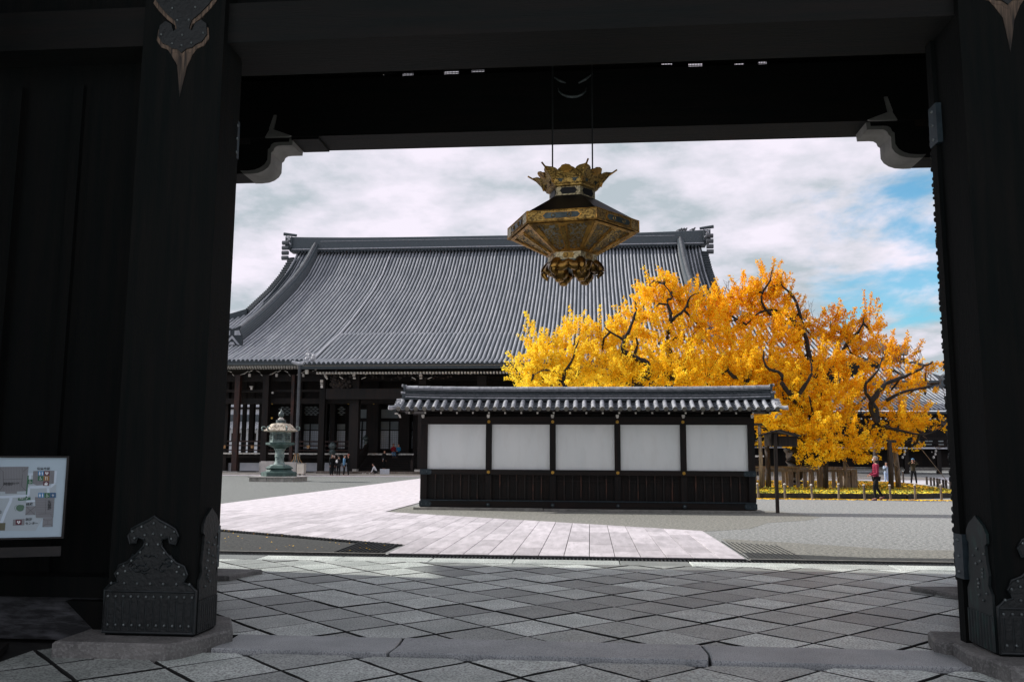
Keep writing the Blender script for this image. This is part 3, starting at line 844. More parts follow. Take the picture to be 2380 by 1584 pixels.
# ================================================================== MAP BOARD (left)
bA = P(156, 1062, 7.05); bU = Vector((math.cos(R_(24)), math.sin(R_(24)), 0)); bN = Vector((bU.y, -bU.x, 0)); bZ = Vector((0, 0, 1))
sign = empty('map_board', (bA.x - .3, bA.y - .1, 0), 'pale site map on a dark-framed board standing before the left side wall', 'map board')
def onb(x, y, lift=0.0):
    d = CR @ Vector(((x - 1190) / FPX, -(y - 792) / FPX, -1.0)); o = Vector((0, 0, CH))
    t = (bA - o).dot(bN) / d.dot(bN)
    return o + d * t + bN * lift
topz = onb(100, 1063).z; botz = onb(100, 1247).z
Wb = 1.5
def brd(u0, u1, z0, z1, w0, w1, m):
    q = [bA + bU * u0 + bN * w0, bA + bU * u1 + bN * w0, bA + bU * u1 + bN * w1, bA + bU * u0 + bN * w1]
    m.slab([(p.x, p.y) for p in q], z0, z1)
m = MB(); brd(-Wb, 0, botz, topz, -0.02, 0, m); m.build('map_sheet', M['board'], sign)
for u0, u1, z0, z1 in ((-Wb - .04, .018, topz, topz + .014), (-Wb - .04, .018, botz - .014, botz), (0, .018, botz, topz), (-Wb - .04, -Wb, botz, topz)):
    m = MB(); brd(u0, u1, z0, z1, -.04, .018, m); m.build('frame', M['frame'], sign)
for u in (-0.50, -1.3):
    m = MB(); brd(u - .03, u + .03, 0.03, botz - .03, -.06, -.005, m); m.build('leg', M['frame'], sign)
    m = MB(); brd(u - .22, u + .12, -0.01, 0.04, -.30, .26, m); m.build('foot', M['frame'], sign)
m = MB(); brd(-Wb, .0, botz - .16, botz - .08, -.05, -.02, m); m.build('brace', M['frame'], sign)
MC = {k: flat('map_' + k, c, 0.5) for k, c in dict(building=(0.19, 0.20, 0.22), line=(0.05, 0.055, 0.06), road=(0.52, 0.62, 0.72), ground=(0.36, 0.43, 0.48), blue=(0.04, 0.20, 0.42),
      navy=(0.02, 0.09, 0.20), green=(0.02, 0.12, 0.06), tree=(0.07, 0.15, 0.10), plum=(0.09, 0.012, 0.03), amber=(0.25, 0.13, 0.03), white=(0.75, 0.78, 0.80), ink=(0.012, 0.015, 0.02), olive=(0.10, 0.10, 0.06)).items()}
s8 = 6.535
def Z(x, y): return (x / s8, 1040 + y / s8)
layers = {}
def mpoly(key, pts, lay):
    m = layers.setdefault((key, lay), MB())
    a = [onb(*Z(x, y), lift=0.0012 * lay) for x, y in pts]
    m.add(a, [tuple(range(len(a)))])
def mline(key, pts, w, lay):
    for (x0, y0), (x1, y1) in zip(pts, pts[1:]):
        l = math.hypot(x1 - x0, y1 - y0) or 1; nx, ny = -(y1 - y0) / l * w / 2, (x1 - x0) / l * w / 2
        mpoly(key, [(x0 + nx, y0 + ny), (x1 + nx, y1 + ny), (x1 - nx, y1 - ny), (x0 - nx, y0 - ny)], lay)
def mdisc(key, cx, cy, rx, ry, lay, n=18):
    mpoly(key, [(cx + rx * math.cos(2 * math.pi * k / n), cy + ry * math.sin(2 * math.pi * k / n)) for k in range(n)], lay)
mpoly('ground', [(-900, 385), (500, 385), (520, 560), (860, 560), (830, 760), (540, 1260), (-900, 1260)], 1)
mline('road', [(-900, 765), (80, 745), (430, 725), (445, 600), (600, 595), (770, 590), (835, 530), (848, 350)], 38, 2)
mline('road', [(170, 740), (165, 800), (80, 980), (20, 1140)], 46, 2); mline('road', [(730, 600), (735, 690)], 40, 2); mline('road', [(430, 400), (500, 400)], 34, 2); mline('road', [(460, 390), (458, 480)], 36, 2)
mline('road', [(400, 812), (560, 802)], 26, 2)
mpoly('building', [(-330, 292), (435, 285), (400, 655), (258, 660), (258, 692), (82, 695), (80, 664), (-330, 668)], 3)
for k in range(30): mline('line', [(-300 + k * 24, 292), (-300 + k * 24 - 6, 655)], 2, 4)
for a in ([(0, 310), (50, 365), (55, 560), (0, 650)], [(60, 480), (330, 470)], [(345, 310), (350, 365), (435, 290)], [(350, 365), (325, 580), (400, 652)]): mline('line', a, 4, 5)
mpoly('building', [(505, 352), (830, 345), (818, 540), (560, 570), (500, 540)], 3)
for k in range(14): mline('line', [(520 + k * 22, 352), (512 + k * 22, 545)], 2, 4)
mpoly('building', [(532, 745), (830, 752), (808, 1060), (545, 1062)], 3)
for k in range(11): mline('line', [(538, 770 + k * 26), (820, 770 + k * 26)], 2, 4)
mline('line', [(700, 755), (690, 1000)], 3, 5); mline('line', [(595, 1000), (760, 995), (800, 1050)], 3, 5)
mpoly('building', [(655, 1065), (805, 1060), (800, 1195), (645, 1200)], 3); mline('line', [(660, 1070), (690, 1105), (770, 1095), (800, 1068)], 3, 5); mline('line', [(728, 1100), (728, 1160)], 3, 5); mline('line', [(650, 1195), (690, 1160), (770, 1155), (800, 1190)], 3, 5)
mpoly('building', [(395, 885), (545, 882), (535, 1015), (385, 1018)], 3); mline('line', [(395, 885), (535, 1015)], 4, 5); mline('line', [(545, 882), (385, 1018)], 4, 5)
mpoly('building', [(200, 1087), (375, 1075), (370, 1172), (195, 1180)], 3); mpoly('olive', [(-200, 1145), (85, 1138), (75, 1252), (-200, 1256)], 3)
mdisc('tree', 305, 912, 60, 50, 4); mdisc('tree', 340, 895, 30, 30, 5); mline('tree', [(260, 865), (228, 890), (222, 925), (245, 960)], 4, 4)
mpoly('green', [(418, 420), (438, 420), (412, 710), (395, 710)], 4); mpoly('green', [(275, 762), (465, 748), (465, 790), (275, 800)], 4); mpoly('green', [(380, 762), (402, 728), (425, 755)], 4)
for key, x0, y0, x1, y1 in (('blue', 580, 352, 668, 420), ('plum', 670, 352, 756, 420), ('green', 576, 428, 660, 500), ('amber', 665, 428, 752, 500), ('plum', 660, 507, 745, 575),
                            ('blue', 585, 682, 672, 755), ('green', 676, 682, 760, 755), ('navy', 764, 680, 850, 754), ('plum', 240, 1090, 332, 1165), ('green', 425, 478, 497, 546)):
    mpoly(key, [(x0, y0), (x1, y0), (x1 - 2, y1), (x0 - 2, y1)], 5)
def person_icon(cx, cy, skirt):
    mdisc('white', cx, cy - 22, 6, 6, 6, 10)
    mpoly('white', [(cx - 6, cy - 14), (cx + 6, cy - 14), (cx + (13 if skirt else 7), cy + 12), (cx - (13 if skirt else 7), cy + 12)], 6); mline('white', [(cx, cy + 10), (cx, cy + 28)], 9, 6)
for cx, cy in ((605, 388), (608, 720)): person_icon(cx, cy, True); person_icon(cx + 40, cy, False)
def heart(cx, cy, s):
    pts = [(0, 1), (-.9, .1), (-1, -.35), (-.7, -.75), (-.3, -.7), (0, -.35), (.3, -.7), (.7, -.75), (1, -.35), (.9, .1)]
    mpoly('white', [(cx + x * s, cy + y * s) for x, y in pts], 6); mline('plum', [(cx - 8, cy - 2), (cx + 8, cy - 2)], 5, 7); mline('plum', [(cx, cy - 10), (cx, cy + 7)], 5, 7)
heart(714, 386, 26); heart(286, 1126, 27)
def wheel(cx, cy):
    mdisc('white', cx - 4, cy - 24, 5, 5, 6, 8)
    mline('white', [(cx - 4, cy - 16), (cx - 2, cy + 2), (cx + 14, cy + 3), (cx + 20, cy + 18)], 5, 6)
    mline('white', [(cx + 12 * math.cos(t) - 3, cy + 10 + 12 * math.sin(t)) for t in [0.3 + k * .5 for k in range(9)]], 4, 6)
wheel(618, 466); wheel(718, 722); wheel(460, 512)
mline('white', [(696, 440), (696, 490)], 7, 6); mline('white', [(720, 440), (720, 490)], 6, 6); mline('white', [(690, 440), (702, 440), (702, 458)], 4, 6)
mpoly('white', [(680, 536), (728, 534), (724, 566), (678, 567)], 6); mline('white', [(692, 536), (697, 522), (712, 522), (716, 535)], 5, 6)
for r in (10, 20, 30): mline('white', [(806 + r * math.cos(t), 738 - r * math.sin(t)) for t in [0.8 + k * .25 for k in range(7)]], 4, 6)
mdisc('white', 806, 738, 4, 4, 6, 8)
for (key, lay), m in layers.items():
    m.build('map_print', MC[key], sign, kind='stuff')

def text(body, x, y, hpx, key, par, lift=0.008, vertical=False, name='lettering', off=0.018):
    """flat lettering on the map board; (x, y) = top left in the zoomed map, hpx = glyph height"""
    for i, chx in enumerate(body if vertical else [body]):
        cu = bpy.data.curves.new('txt', 'FONT'); cu.body = chx; cu.align_x = 'LEFT'; cu.align_y = 'BOTTOM'
        cu.offset = off
        ob = bpy.data.objects.new('txt', cu); COL.objects.link(ob)
        bpy.context.view_layer.update()
        me = bpy.data.meshes.new_from_object(ob.evaluated_get(bpy.context.evaluated_depsgraph_get()))
        bpy.data.objects.remove(ob)
        a = onb(*Z(x, y + (i + 1) * hpx * 1.12 if vertical else y + hpx), lift=lift)
        c = onb(*Z(x, y + i * hpx * 1.12 if vertical else y), lift=lift)
        hgt = (c - a).length
        # glyphs are about one unit high
        if len(me.vertices) == 0: continue
        sc = hgt / 0.95
        o0 = ORG[par.name]
        for v in me.vertices:
            w = a + bU * (v.co.x * sc) + bZ * (v.co.y * sc)
            v.co = w - o0
        me.materials.append(MC[key])
        link_mesh(name, me, par)
text('伝道本部', 562, 298, 42, 'ink', sign)
text('阿弥陀堂', 48, 528, 52, 'ink', sign)
text('スロープ', 292, 760, 28, 'white', sign)
text('経蔵', 396, 836, 44, 'ink', sign)
text('安穏殿', 722, 797, 45, 'ink', sign, vertical=True)
text('防災', 388, 1068, 44, 'ink', sign)
text('センター', 384, 1128, 42, 'ink', sign)
text('舎', -20, 955, 44, 'ink', sign)

# ================================================================== HANGING LANTERN
def hexpt(r, k, z, rot=0.0):
    a = R_(60 * k) + rot
    return Vector((r * math.cos(a), r * math.sin(a), z))
LZ = 9.6
Lc = P(1330, 560, LZ)
lz = lambda y: P(1328, y, LZ).z - 1.6
lan = empty('hanging_lantern', (Lc.x, LZ, 0), 'large gilt hexagonal hanging lantern under the gate beam, above the screen wall', 'lantern', rz=R_(-9), local=True)
zz = lambda y: P(1328, y, LZ).z
z_bandT, z_bandB = zz(523), zz(547)       # the wide band, seen at its side corners
z_neckB, z_neckT = zz(468), zz(447)
z_crown = zz(443); z_tip = zz(397)
z_colT, z_colB = zz(594), zz(612)
R1, R2, R3 = 0.745, 0.262, 0.268
def hexring(m, prof):
    for i in range(len(prof) - 1):
        for k in range(6):
            a = hexpt(prof[i][0], k, prof[i][1]); b = hexpt(prof[i][0], k + 1, prof[i][1]); c = hexpt(prof[i + 1][0], k + 1, prof[i + 1][1]); d = hexpt(prof[i + 1][0], k, prof[i + 1][1])
            m.add([a, b, c, d], [(0, 1, 2, 3)])
m = MB(); hexring(m, [(R1 - .01, z_bandT), (R2 + .02, z_neckB), (R2, z_neckB + .01)]); m.build('canopy', M['lacquer'], lan)
m = MB(); hexring(m, [(R1 - .05, z_bandB + .01), (R1, z_bandB), (R1, z_bandT), (R1 - .05, z_bandT + .004)]); band = m.build('band', M['brass'], lan)
for k in range(6):
    a = hexpt(R1, k, z_bandB); b = hexpt(R1, k + 1, z_bandB); ux = (b - a).normalized(); un = Vector((ux.y, -ux.x, 0)); c = (a + b) / 2 + Vector((0, 0, (z_bandT - z_bandB) / 2))
    hh = (z_bandT - z_bandB)
    m = MB(); pol = [(x, y) for x, y in ((-.17, -.25 * hh), (.17, -.25 * hh), (.20, 0), (.17, .25 * hh), (-.17, .25 * hh), (-.20, 0))]
    m.frame_prism([(x * 1.08, y * 1.3) for x, y in pol], c, ux, Vector((0, 0, 1)), un, 0.006); m.build('cartouche_rim', M['brass_orange'], band)
    m = MB(); m.frame_prism(pol, c + un * .0065, ux, Vector((0, 0, 1)), un, 0.004); pl = m.build('cartouche', M['bronze_black'], band)
    m = MB()
    for s in (-.085, .085):
        for t in range(12):
            aa, bb = 2 * math.pi * t / 12, 2 * math.pi * (t + 1) / 12
            p = c + ux * (s + .021 * math.cos(aa)) + Vector((0, 0, .021 * math.sin(aa))) + un * .013; q = c + ux * (s + .021 * math.cos(bb)) + Vector((0, 0, .021 * math.sin(bb))) + un * .013
            m.tube([p, q], .004, 4)
    m.build('crest_ring', M['brass'], band, kind='stuff')
    for s in (-1, 1):
        m = MB(); m.frame_prism([(s * .23, -.42 * hh), (s * .36, -.42 * hh), (s * .36, .42 * hh), (s * .23, .42 * hh)][::s], c, ux, Vector((0, 0, 1)), un, 0.005); m.build('scroll_plate', M['silver_brass'] if k in (0, 3) else M['brass'], band)
m = MB()
for k in range(6): m.tube([hexpt(R1 + .004, k, z_bandB), hexpt(R1 + .004, k + 1, z_bandB)], .008, 5); m.tube([hexpt(R1 + .002, k, z_bandT), hexpt(R1 + .002, k + 1, z_bandT)], .007, 5); m.tube([hexpt(R1, k, z_bandB), hexpt(R1, k, z_bandT)], .008, 5)
m.build('band_moulding', M['brass_orange'], lan)
# openwork faces of the inverted pyramid
for k in range(6):
    a = hexpt(R1 - .035, k, z_bandB - .002); b = hexpt(R1 - .035, k + 1, z_bandB - .002); c = hexpt(R3, k + 1, z_colT); d = hexpt(R3, k, z_colT)
    def bl(u, v): return (a * (1 - u) + b * u) * (1 - v) + (d * (1 - u) + c * u) * v
    nrm = (b - a).cross(d - a).normalized()
    if nrm.z > 0: nrm = -nrm
    fr = MB()
    for (u0, u1, v0, v1) in ((0, .085, 0, 1), (.915, 1, 0, 1), (.43, .57, 0, 1), (.085, .43, 0, .07), (.57, .915, 0, .07), (.085, .43, .93, 1), (.57, .915, .93, 1)):
        q = [bl(u0, v0), bl(u1, v0), bl(u1, v1), bl(u0, v1)]
        fr.add(q + [p + nrm * .012 for p in q], [(0, 3, 2, 1), (4, 5, 6, 7), (0, 1, 5, 4), (1, 2, 6, 5), (2, 3, 7, 6), (3, 0, 4, 7)])
    face = fr.build('face_frame', M['brass_orange'], lan)
    m = MB(); q = [bl(.465, .12), bl(.535, .12), bl(.535, .85), bl(.465, .85)]; q = [p + nrm * .0125 for p in q]
    m.add(q + [p + nrm * .008 for p in q], [(0, 3, 2, 1), (4, 5, 6, 7), (0, 1, 5, 4), (1, 2, 6, 5), (2, 3, 7, 6), (3, 0, 4, 7)]); m.build('inscription_plate', M['brass'], face)
    for s in (0, 1):
        u0, u1 = ((.085, .43), (.57, .915))[s]
        ow = MB(); nu, nv = 44, 84
        for i in range(nu):
            for j in range(nv):
                ua, ub = u0 + (u1 - u0) * i / nu, u0 + (u1 - u0) * (i + 1) / nu
                va, vb = .07 + .86 * j / nv, .07 + .86 * (j + 1) / nv
                cpt = bl((ua + ub) / 2, (va + vb) / 2) * 52 + Vector((k * 7.3 + s * 3.1, 0, 0))
                if noise.noise(cpt) + 0.35 * noise.noise(cpt * 2.1) > 0.10 and 0 < i < nu - 1 and 0 < j < nv - 1: continue
                ow.add([bl(ua, va), bl(ub, va), bl(ub, vb), bl(ua, vb)], [(0, 1, 2, 3)])
        ow.build('openwork_panel', M['brass'], face)
m = MB(); hexring(m, [(R1 - .06, z_bandB + .004), (R3 - .03, z_colT + .012)]); m.build('added_backing', M['pale_backing'], lan)  # pale backing added so the pierced holes look bright
# neck, cornice and crown
m = MB(); hexring(m, [(R2, z_neckB), (R2, z_neckT + .01)]); nk = m.build('neck', M['silver_brass'], lan)
for k in range(6):
    a = hexpt(R2, k, 0); b = hexpt(R2, k + 1, 0); ux = (b - a).normalized(); un = Vector((ux.y, -ux.x, 0)); c = (a + b) / 2 + Vector((0, 0, (z_neckB + z_neckT) / 2 + .008)); h2 = (z_neckT - z_neckB) * .34
    m = MB(); m.frame_prism([(-.07, -h2), (.07, -h2), (.095, 0), (.07, h2), (-.07, h2), (-.095, 0)], c, ux, Vector((0, 0, 1)), un, 0.006); m.build('neck_window', M['lacquer'], nk)
m = MB(); hexring(m, [(R2, z_neckT), (R2 + .035, z_neckT + .008), (R2 + .04, z_neckT + .025), (R2 + .055, z_neckT + .03), (R2 + .055, z_neckT + .045), (R2 - .05, z_neckT + .05)]); m.build('cornice', M['brass'], lan)
cz = z_neckT + .045
def petal_outline(w, h):
    half = [(0.26, 0), (0.22, .16), (.13, .26), (.24, .235), (.36, .25), (.45, .31), (.50, .40), (.47, .49), (.50, .57), (.47, .67), (.40, .73), (.37, .82), (.28, .89), (.16, .92), (.08, .94), (0, .97)]
    return [(x * w, y * h) for x, y in half] + [(-x * w, y * h) for x, y in half[::-1] if x > 0]
def plate(m, pol, place, t):
    n = len(pol); a = [place(x, y, 0) for x, y in pol]; b = [place(x, y, t) for x, y in pol]
    m.add(a + b, [tuple(range(n)), tuple(range(n, 2 * n))[::-1]] + [(i, n + i, n + (i + 1) % n, (i + 1) % n) for i in range(n)])
HT = 0.175
for k in range(12):
    ang = R_(30 * k)
    corner = (k % 2 == 0)
    r0 = (R2 + .05) if corner else (R2 + .05) * math.cos(R_(30))
    er = Vector((math.cos(ang), math.sin(ang), 0)); et = Vector((-er.y, er.x, 0))
    wd = 0.22 if corner else 0.245
    def place(x, y, t, fold=(0.55 if corner else 0.0)):
        out = 0.03 * (y / HT) + (0.105 if corner else .09) * (y / HT) ** 2
        rr = r0 + out * (1.1 if corner else 0.9) - abs(x) * fold + t
        return er * rr + et * x + Vector((0, 0, cz + y * (.92 if corner else .88) - t * .4))
    m = MB()
    if corner:
        for sg in (1, -1):
            half = [p for p in petal_outline(wd, HT) if p[0] * sg >= 0]
            half = half if (half[0][0] != 0) else half
            pol = [(0, 0)] + [p for p in half] if sg > 0 else [p for p in half] + [(0, 0)]
            plate(m, pol, place, 0.008)
    else:
        pol = petal_outline(wd, HT)
        plate(m, pol, place, 0.008)
    pt = m.build('crown_petal', M['brass'], lan)
    m = MB()
    if not corner:
        plate(m, [(x * .55, .1 + y * .5) for x, y in petal_outline(wd, HT)], lambda x, y, t: place(x, y, .009 + t), 0.010)
    else:
        m.tube([place(0, y, .012) for y in (0, .06, .13, .2, HT)], [.014, .012, .011, .010, .006], 5)
    m.build('petal_boss', M['brass_orange'], pt)
m = MB(); hexring(m, [(R2 + .04, cz), (R2 + .06, cz + .05), (R2 + .05, cz + .055)]); m.build('crown_rim', M['bronze_black'], lan)
# collar, elephant-trunk scrolls and balls below
m = MB(); hexring(m, [(R3 - .02, z_colT + .004), (R3 + .012, z_colT), (R3 + .012, z_colB), (R3 - .04, z_colB - .004)]); colr = m.build('collar', M['silver_brass'], lan)
for k in range(6):
    a = hexpt(R3 + .012, k, 0); b = hexpt(R3 + .012, k + 1, 0); ux = (b - a).normalized(); un = Vector((ux.y, -ux.x, 0)); c = (a + b) / 2 + Vector((0, 0, (z_colB + z_colT) / 2)); h2 = (z_colT - z_colB) * .36
    m = MB(); m.frame_prism([(-.05, -h2), (.05, -h2), (.065, 0), (.05, h2), (-.05, h2), (-.065, 0)], c, ux, Vector((0, 0, 1)), un, 0.005); m.build('collar_plate', M['brass'], colr)
for k in range(6):
    er = hexpt(1, k, 0).normalized(); et = Vector((-er.y, er.x, 0))
    m = MB()
    kk = [(.18, .0, .045), (.25, -.02, .056), (.305, -.065, .052), (.322, -.105, .040), (.312, -.14, .028), (.288, -.158, .016), (.270, -.15, .008)]
    ks = []
    for q in range(len(kk) - 1):
        for t_ in (0, .25, .5, .75):
            a0 = kk[max(q - 1, 0)]; a1 = kk[q]; a2 = kk[q + 1]; a3 = kk[min(q + 2, len(kk) - 1)]
            ks.append(tuple(.5 * (2 * a1[i] + (a2[i] - a0[i]) * t_ + (2 * a0[i] - 5 * a1[i] + 4 * a2[i] - a3[i]) * t_ ** 2 + (-a0[i] + 3 * a1[i] - 3 * a2[i] + a3[i]) * t_ ** 3) for i in range(3)))
    ks.append(kk[-1])
    m.tube([er * r + Vector((0, 0, z_colB + z)) for r, z, w in ks], [w for r, z, w in ks], 10)
    sc = m.build('trunk_scroll', M['brass_ball'], lan, smooth=True)
    m = MB(); p = er * .29 + Vector((0, 0, z_colB - .175)); m.ball(p, .014, 8, 6); m.tube([p + Vector((0, 0, .03)), p], .006, 5); m.build('tassel', M['brass_ball'], sc, smooth=True)
    e2 = hexpt(1, k + .5, 0).normalized(); t2 = Vector((-e2.y, e2.x, 0))
    m = MB(); pts = []
    for t in range(25):
        f = t / 24
        pts.append(e2 * (.225 + .03 * math.sin(math.pi * f)) + t2 * (-.15 + .30 * f) + Vector((0, 0, z_colB - .05 - .045 * abs(math.sin(2 * math.pi * f)) ** 1 + .02)))
    m.tube(pts, [.034 + .022 * abs(math.sin(2 * math.pi * q / 24)) for q in range(25)], 12); m.build('curled_swag', M['brass_ball'], lan, smooth=True)
for sx in (-1, 1):
    for sy in (-1, 1):
        m = MB(); c = Vector((sx * .122, sy * .115, z_colB - .112)); m.ball(c, .102, 24, 14); b = m.build('ball_foot', M['brass_ball'], lan, smooth=True)
        m = MB(); m.lathe([(.03, -.116), (.042, -.110), (.05, -.098), (.046, -.088)], c, 14); m.build('ball_tip', M['brass_orange'], b, smooth=True)
m = MB(); m.lathe([(.17, z_colB - .10), (.24, z_colB - .05), (.25, z_colB)], (0, 0, 0), 18); m.build('underside', M['bronze_black'], lan)
for sx in (-.225, .235):
    m = MB(); m.tube([(sx, 0, cz + .02), (sx, 0, 7.16)], .009, 6); m.build('hanging_rod', M['iron'], lan)
m = MB(); hexring(m, [(.01, cz + .03), (R2 + .04, cz + .02)]); m.build('crown_floor', M['lacquer'], lan)

# ================================================================== SCREEN WALL
WY = 26.4
wall = empty('screen_wall', (-0.14, WY + .3, 0), 'long white-panelled screen wall with a grey tiled roof in the courtyard centre', 'wall')
WX0, WX1 = -5.13, 4.84
m = MB(); m.slab([(WX0 - .16, WY - .14), (-1.4, WY - .16), (-1.4, WY + .75), (WX0 - .16, WY + .75)], -0.02, 0.075, .015); m.build('base_stone', M['stone_grey'], wall)
m = MB(); m.slab([(-1.385, WY - .12), (WX1 + .2, WY - .12), (WX1 + .2, WY + .75), (-1.385, WY + .75)], -0.02, 0.065, .015); m.build('base_stone', M['stone_grey'], wall)
posts = [WX0 + .1, -3.05, -1.115, 0.82, 2.76, WX1 - .1]
# core keeps light from passing through
m = MB(); m.box(WX0 + .06, WX1 - .06, WY + .17, WY + .43, 0.08, 3.0); m.build('core', M['wood_wall'], wall)
m = MB(); m.box(WX0 + .01, WX1 - .01, WY + .0, WY + .6, 0.078, 0.27); m.build('sill', M['wood_rail'], wall)
m = MB(); m.box(WX0 + .02, WX1 - .02, WY - .015, WY + .585, 0.272, 0.30); m.build('sill_moulding', M['iron_blue'], wall)
m = MB(); m.box(WX0, WX1, WY + .02, WY + .58, 1.055, 1.205); m.build('rail', M['wood_rail'], wall)
m = MB(); m.box(WX0, WX1, WY + .04, WY + .56, 2.56, 2.80); m.build('head_beam', M['wood_rail'], wall)
for i, x in enumerate(posts):
    h = .09 if 0 < i < 5 else .1
    for z0, z1 in ((0.302, 1.053), (1.207, 2.558)):
        m = MB(); m.box(x - h, x + h, WY + .05, WY + .55, z0, z1); m.build('post', M['wood_wall'], wall)
for i in range(5):
    a = posts[i] + (.09 if i else .1); b = posts[i + 1] - (.09 if i < 4 else .1)
    m = MB(); m.box(a, b, WY + .11, WY + .169, 1.207, 2.558); m.build('plaster_panel', M['plaster'], wall)
    m = MB(); m.box(a, b, WY + .431, WY + .49, 1.207, 2.558); m.build('plaster_panel', M['plaster'], wall)
    # lower boarding with battens
    n = 7; st = (b - a) / n
    for k in range(n):
        m = MB(); m.box(a + k * st + .002, a + (k + 1) * st - .002, WY + .13, WY + .169, 0.302, 1.053); m.build('board', M['wood_wall'], wall)
    for k in range(1, n):
        x = a + k * st
        m = MB(); m.box(x - .018, x + .018, WY + .095, WY + .129, 0.302, 1.053); m.build('batten', M['wood_batten'], wall)
    m = MB(); m.box(a, b, WY + .10, WY + .128, 0.86, 0.885); m.build('cross_batten', M['wood_rail'], wall)
def hexagon(m, x, y, z, r, d=.02):
    m.prism([(x + r * math.cos(R_(30 + 60 * k)), z + r * math.sin(R_(30 + 60 * k))) for k in range(6)], y - d, y)
for i in (1, 2, 3, 4):
    for z, yy in ((2.64, WY + .04), (1.13, WY + .02)):
        m = MB(); hexagon(m, posts[i], yy - .001, z, .052, .014)
        for k in range(6): m.ball((posts[i] + .038 * math.cos(R_(60 * k + 30)), yy - .012, z + .038 * math.sin(R_(60 * k + 30))), .014, 8, 4)
        o = m.build('gold_hexagon', M['gold'], wall)
        m = MB(); m.ball((posts[i], yy - .02, z), .016, 10, 6); m.build('gold_boss', M['gold'], o, smooth=True)
    m = MB(); hexagon(m, posts[i], WY - .016, 0.17, .062, .02); o = m.build('iron_hexagon', M['iron_blue'], wall)
    m = MB(); m.ball((posts[i], WY - .04, 0.17), .028, 10, 6); m.build('iron_boss', M['stud'], o, smooth=True)
for x, sgn in ((WX0, 1), (WX1, -1)):
    for z0, z1, yy in ((1.05, 1.21, WY + .02), (0.10, 0.26, WY)):
        m = MB(); zc_ = (z0 + z1) / 2
        pol = [(x - sgn * .012, z0), (x + sgn * .30, z0), (x + sgn * .35, z0 + .035), (x + sgn * .33, zc_ - .02), (x + sgn * .38, zc_), (x + sgn * .33, zc_ + .02), (x + sgn * .35, z1 - .035), (x + sgn * .30, z1), (x - sgn * .012, z1)]
        m.prism(pol[::sgn], yy - .012, yy - .001); o = m.build('corner_fitting', M['iron_blue'], wall)
        m = MB()
        for k in (.06, .2, .31): m.ball((x + sgn * k, yy - .013, zc_), .012, 8, 4)
        m.build('studs', M['stud'], o, kind='stuff')
# roof: eave z 3.03 at y WY-0.45, ridge
EY, EZ = WY - .45, 3.00
RY, RZ = WY + .30, 3.33
RX0, RX1 = -5.82, 5.50
m = MB()
for sg, in ((1,), (-1,)):
    y0 = EY + .02 if sg > 0 else 2 * RY - EY - .02
    m.add([(RX0, y0, EZ - .05), (RX1, y0, EZ - .05), (RX1, RY, RZ - .06), (RX0, RY, RZ - .06), (RX0, y0, EZ - .075), (RX1, y0, EZ - .075), (RX1, RY, RZ - .2), (RX0, RY, RZ - .2)],
          [(0, 1, 2, 3), (7, 6, 5, 4), (0, 4, 5, 1), (1, 5, 6, 2), (2, 6, 7, 3), (3, 7, 4, 0)])
m.build('roof_boards', M['wood_rail'], wall)
m = MB(); m.box(RX0 + .1, RX1 - .1, EY + .04, EY + .12, EZ - .072, EZ - .078); m.build('eave_board', M['wood_rail'], wall)
# rafters with white ends
nr = 23
for k in range(nr):
    x = -5.44 + k * (5.24 + 5.44) / (nr - 1)
    m = MB(); m.cur = 0
    y0 = EY + .16
    sl = (RZ - EZ) / (RY - EY)
    def yz(y, o): return EZ - .083 - o + (y - EY - .16) * sl * 0.2
    m.add([(x - .025, y0, yz(y0, .055)), (x + .025, y0, yz(y0, .055)), (x + .025, y0, yz(y0, 0)), (x - .025, y0, yz(y0, 0)), (x - .025, WY + .3, yz(WY + .3, .055)), (x + .025, WY + .3, yz(WY + .3, .055)), (x + .025, WY + .3, yz(WY + .3, 0)), (x - .025, WY + .3, yz(WY + .3, 0))],
          [(0, 4, 5, 1), (3, 2, 6, 7), (0, 3, 7, 4), (1, 5, 6, 2), (4, 7, 6, 5)])
    o = m.build('rafter', M['wood_rail'], wall)
    m = MB(); m.box(x - .025, x + .025, y0 - .006, y0, yz(y0, .055), yz(y0, 0)); m.build('white_end', M['gofun2'], o)
for i, x in enumerate([posts[0] - .02] + posts[1:5] + [posts[5] + .02]):
    m = MB(); m.box(x - .045, x + .045, WY - .12, WY + .3, 2.775, 2.85)
    o = m.build('bracket_arm', M['wood_rail'], wall)
    m = MB(); m.box(x - .045, x + .045, WY - .128, WY - .121, 2.775, 2.85); m.box(x - .03, x + .03, WY - .118, WY - .09, 2.745, 2.773); m.build('white_end', M['gofun2'], o)
m = MB(); m.box(WX0 - .25, WX1 + .25, WY + .0, WY + .10, 2.852, 2.862); m.build('purlin', M['wood_rail'], wall)
# round tile rows
NT = 42
sp = (5.42 + 5.74) / NT
def roll_mesh(rad, L, n=10, seg=1):
    m = MB()
    ring = []
    for j in range(seg + 1):
        for k in range(n + 1):
            a = math.pi * k / n
            m.v.append((rad * math.cos(a), j * L / seg, rad * math.sin(a)))
    for j in range(seg):
        for k in range(n):
            b = j * (n + 1) + k
            m.f.append((b, b + n + 1, b + n + 2, b + 1)); m.mi.append(0)
    return m
slope = math.atan2(RZ - EZ, RY - EY)
Lr = math.hypot(RZ - EZ, RY - EY)
rm = roll_mesh(.062, Lr - .02, 10, 3)
rme = rm.mesh('roll_tile', M['tile'], True)
capm = MB(); capm.lathe([(.068, 0), (.068, .03), (.055, .031), (.055, .022), (.01, .022)], (0, 0, 0), 18); capm.xf(Matrix.Rotation(R_(90), 4, 'X'))
capme = capm.mesh('tile_disc', M['tile_cap'], False)
pm = MB(); npn = 6; pw = sp - .10
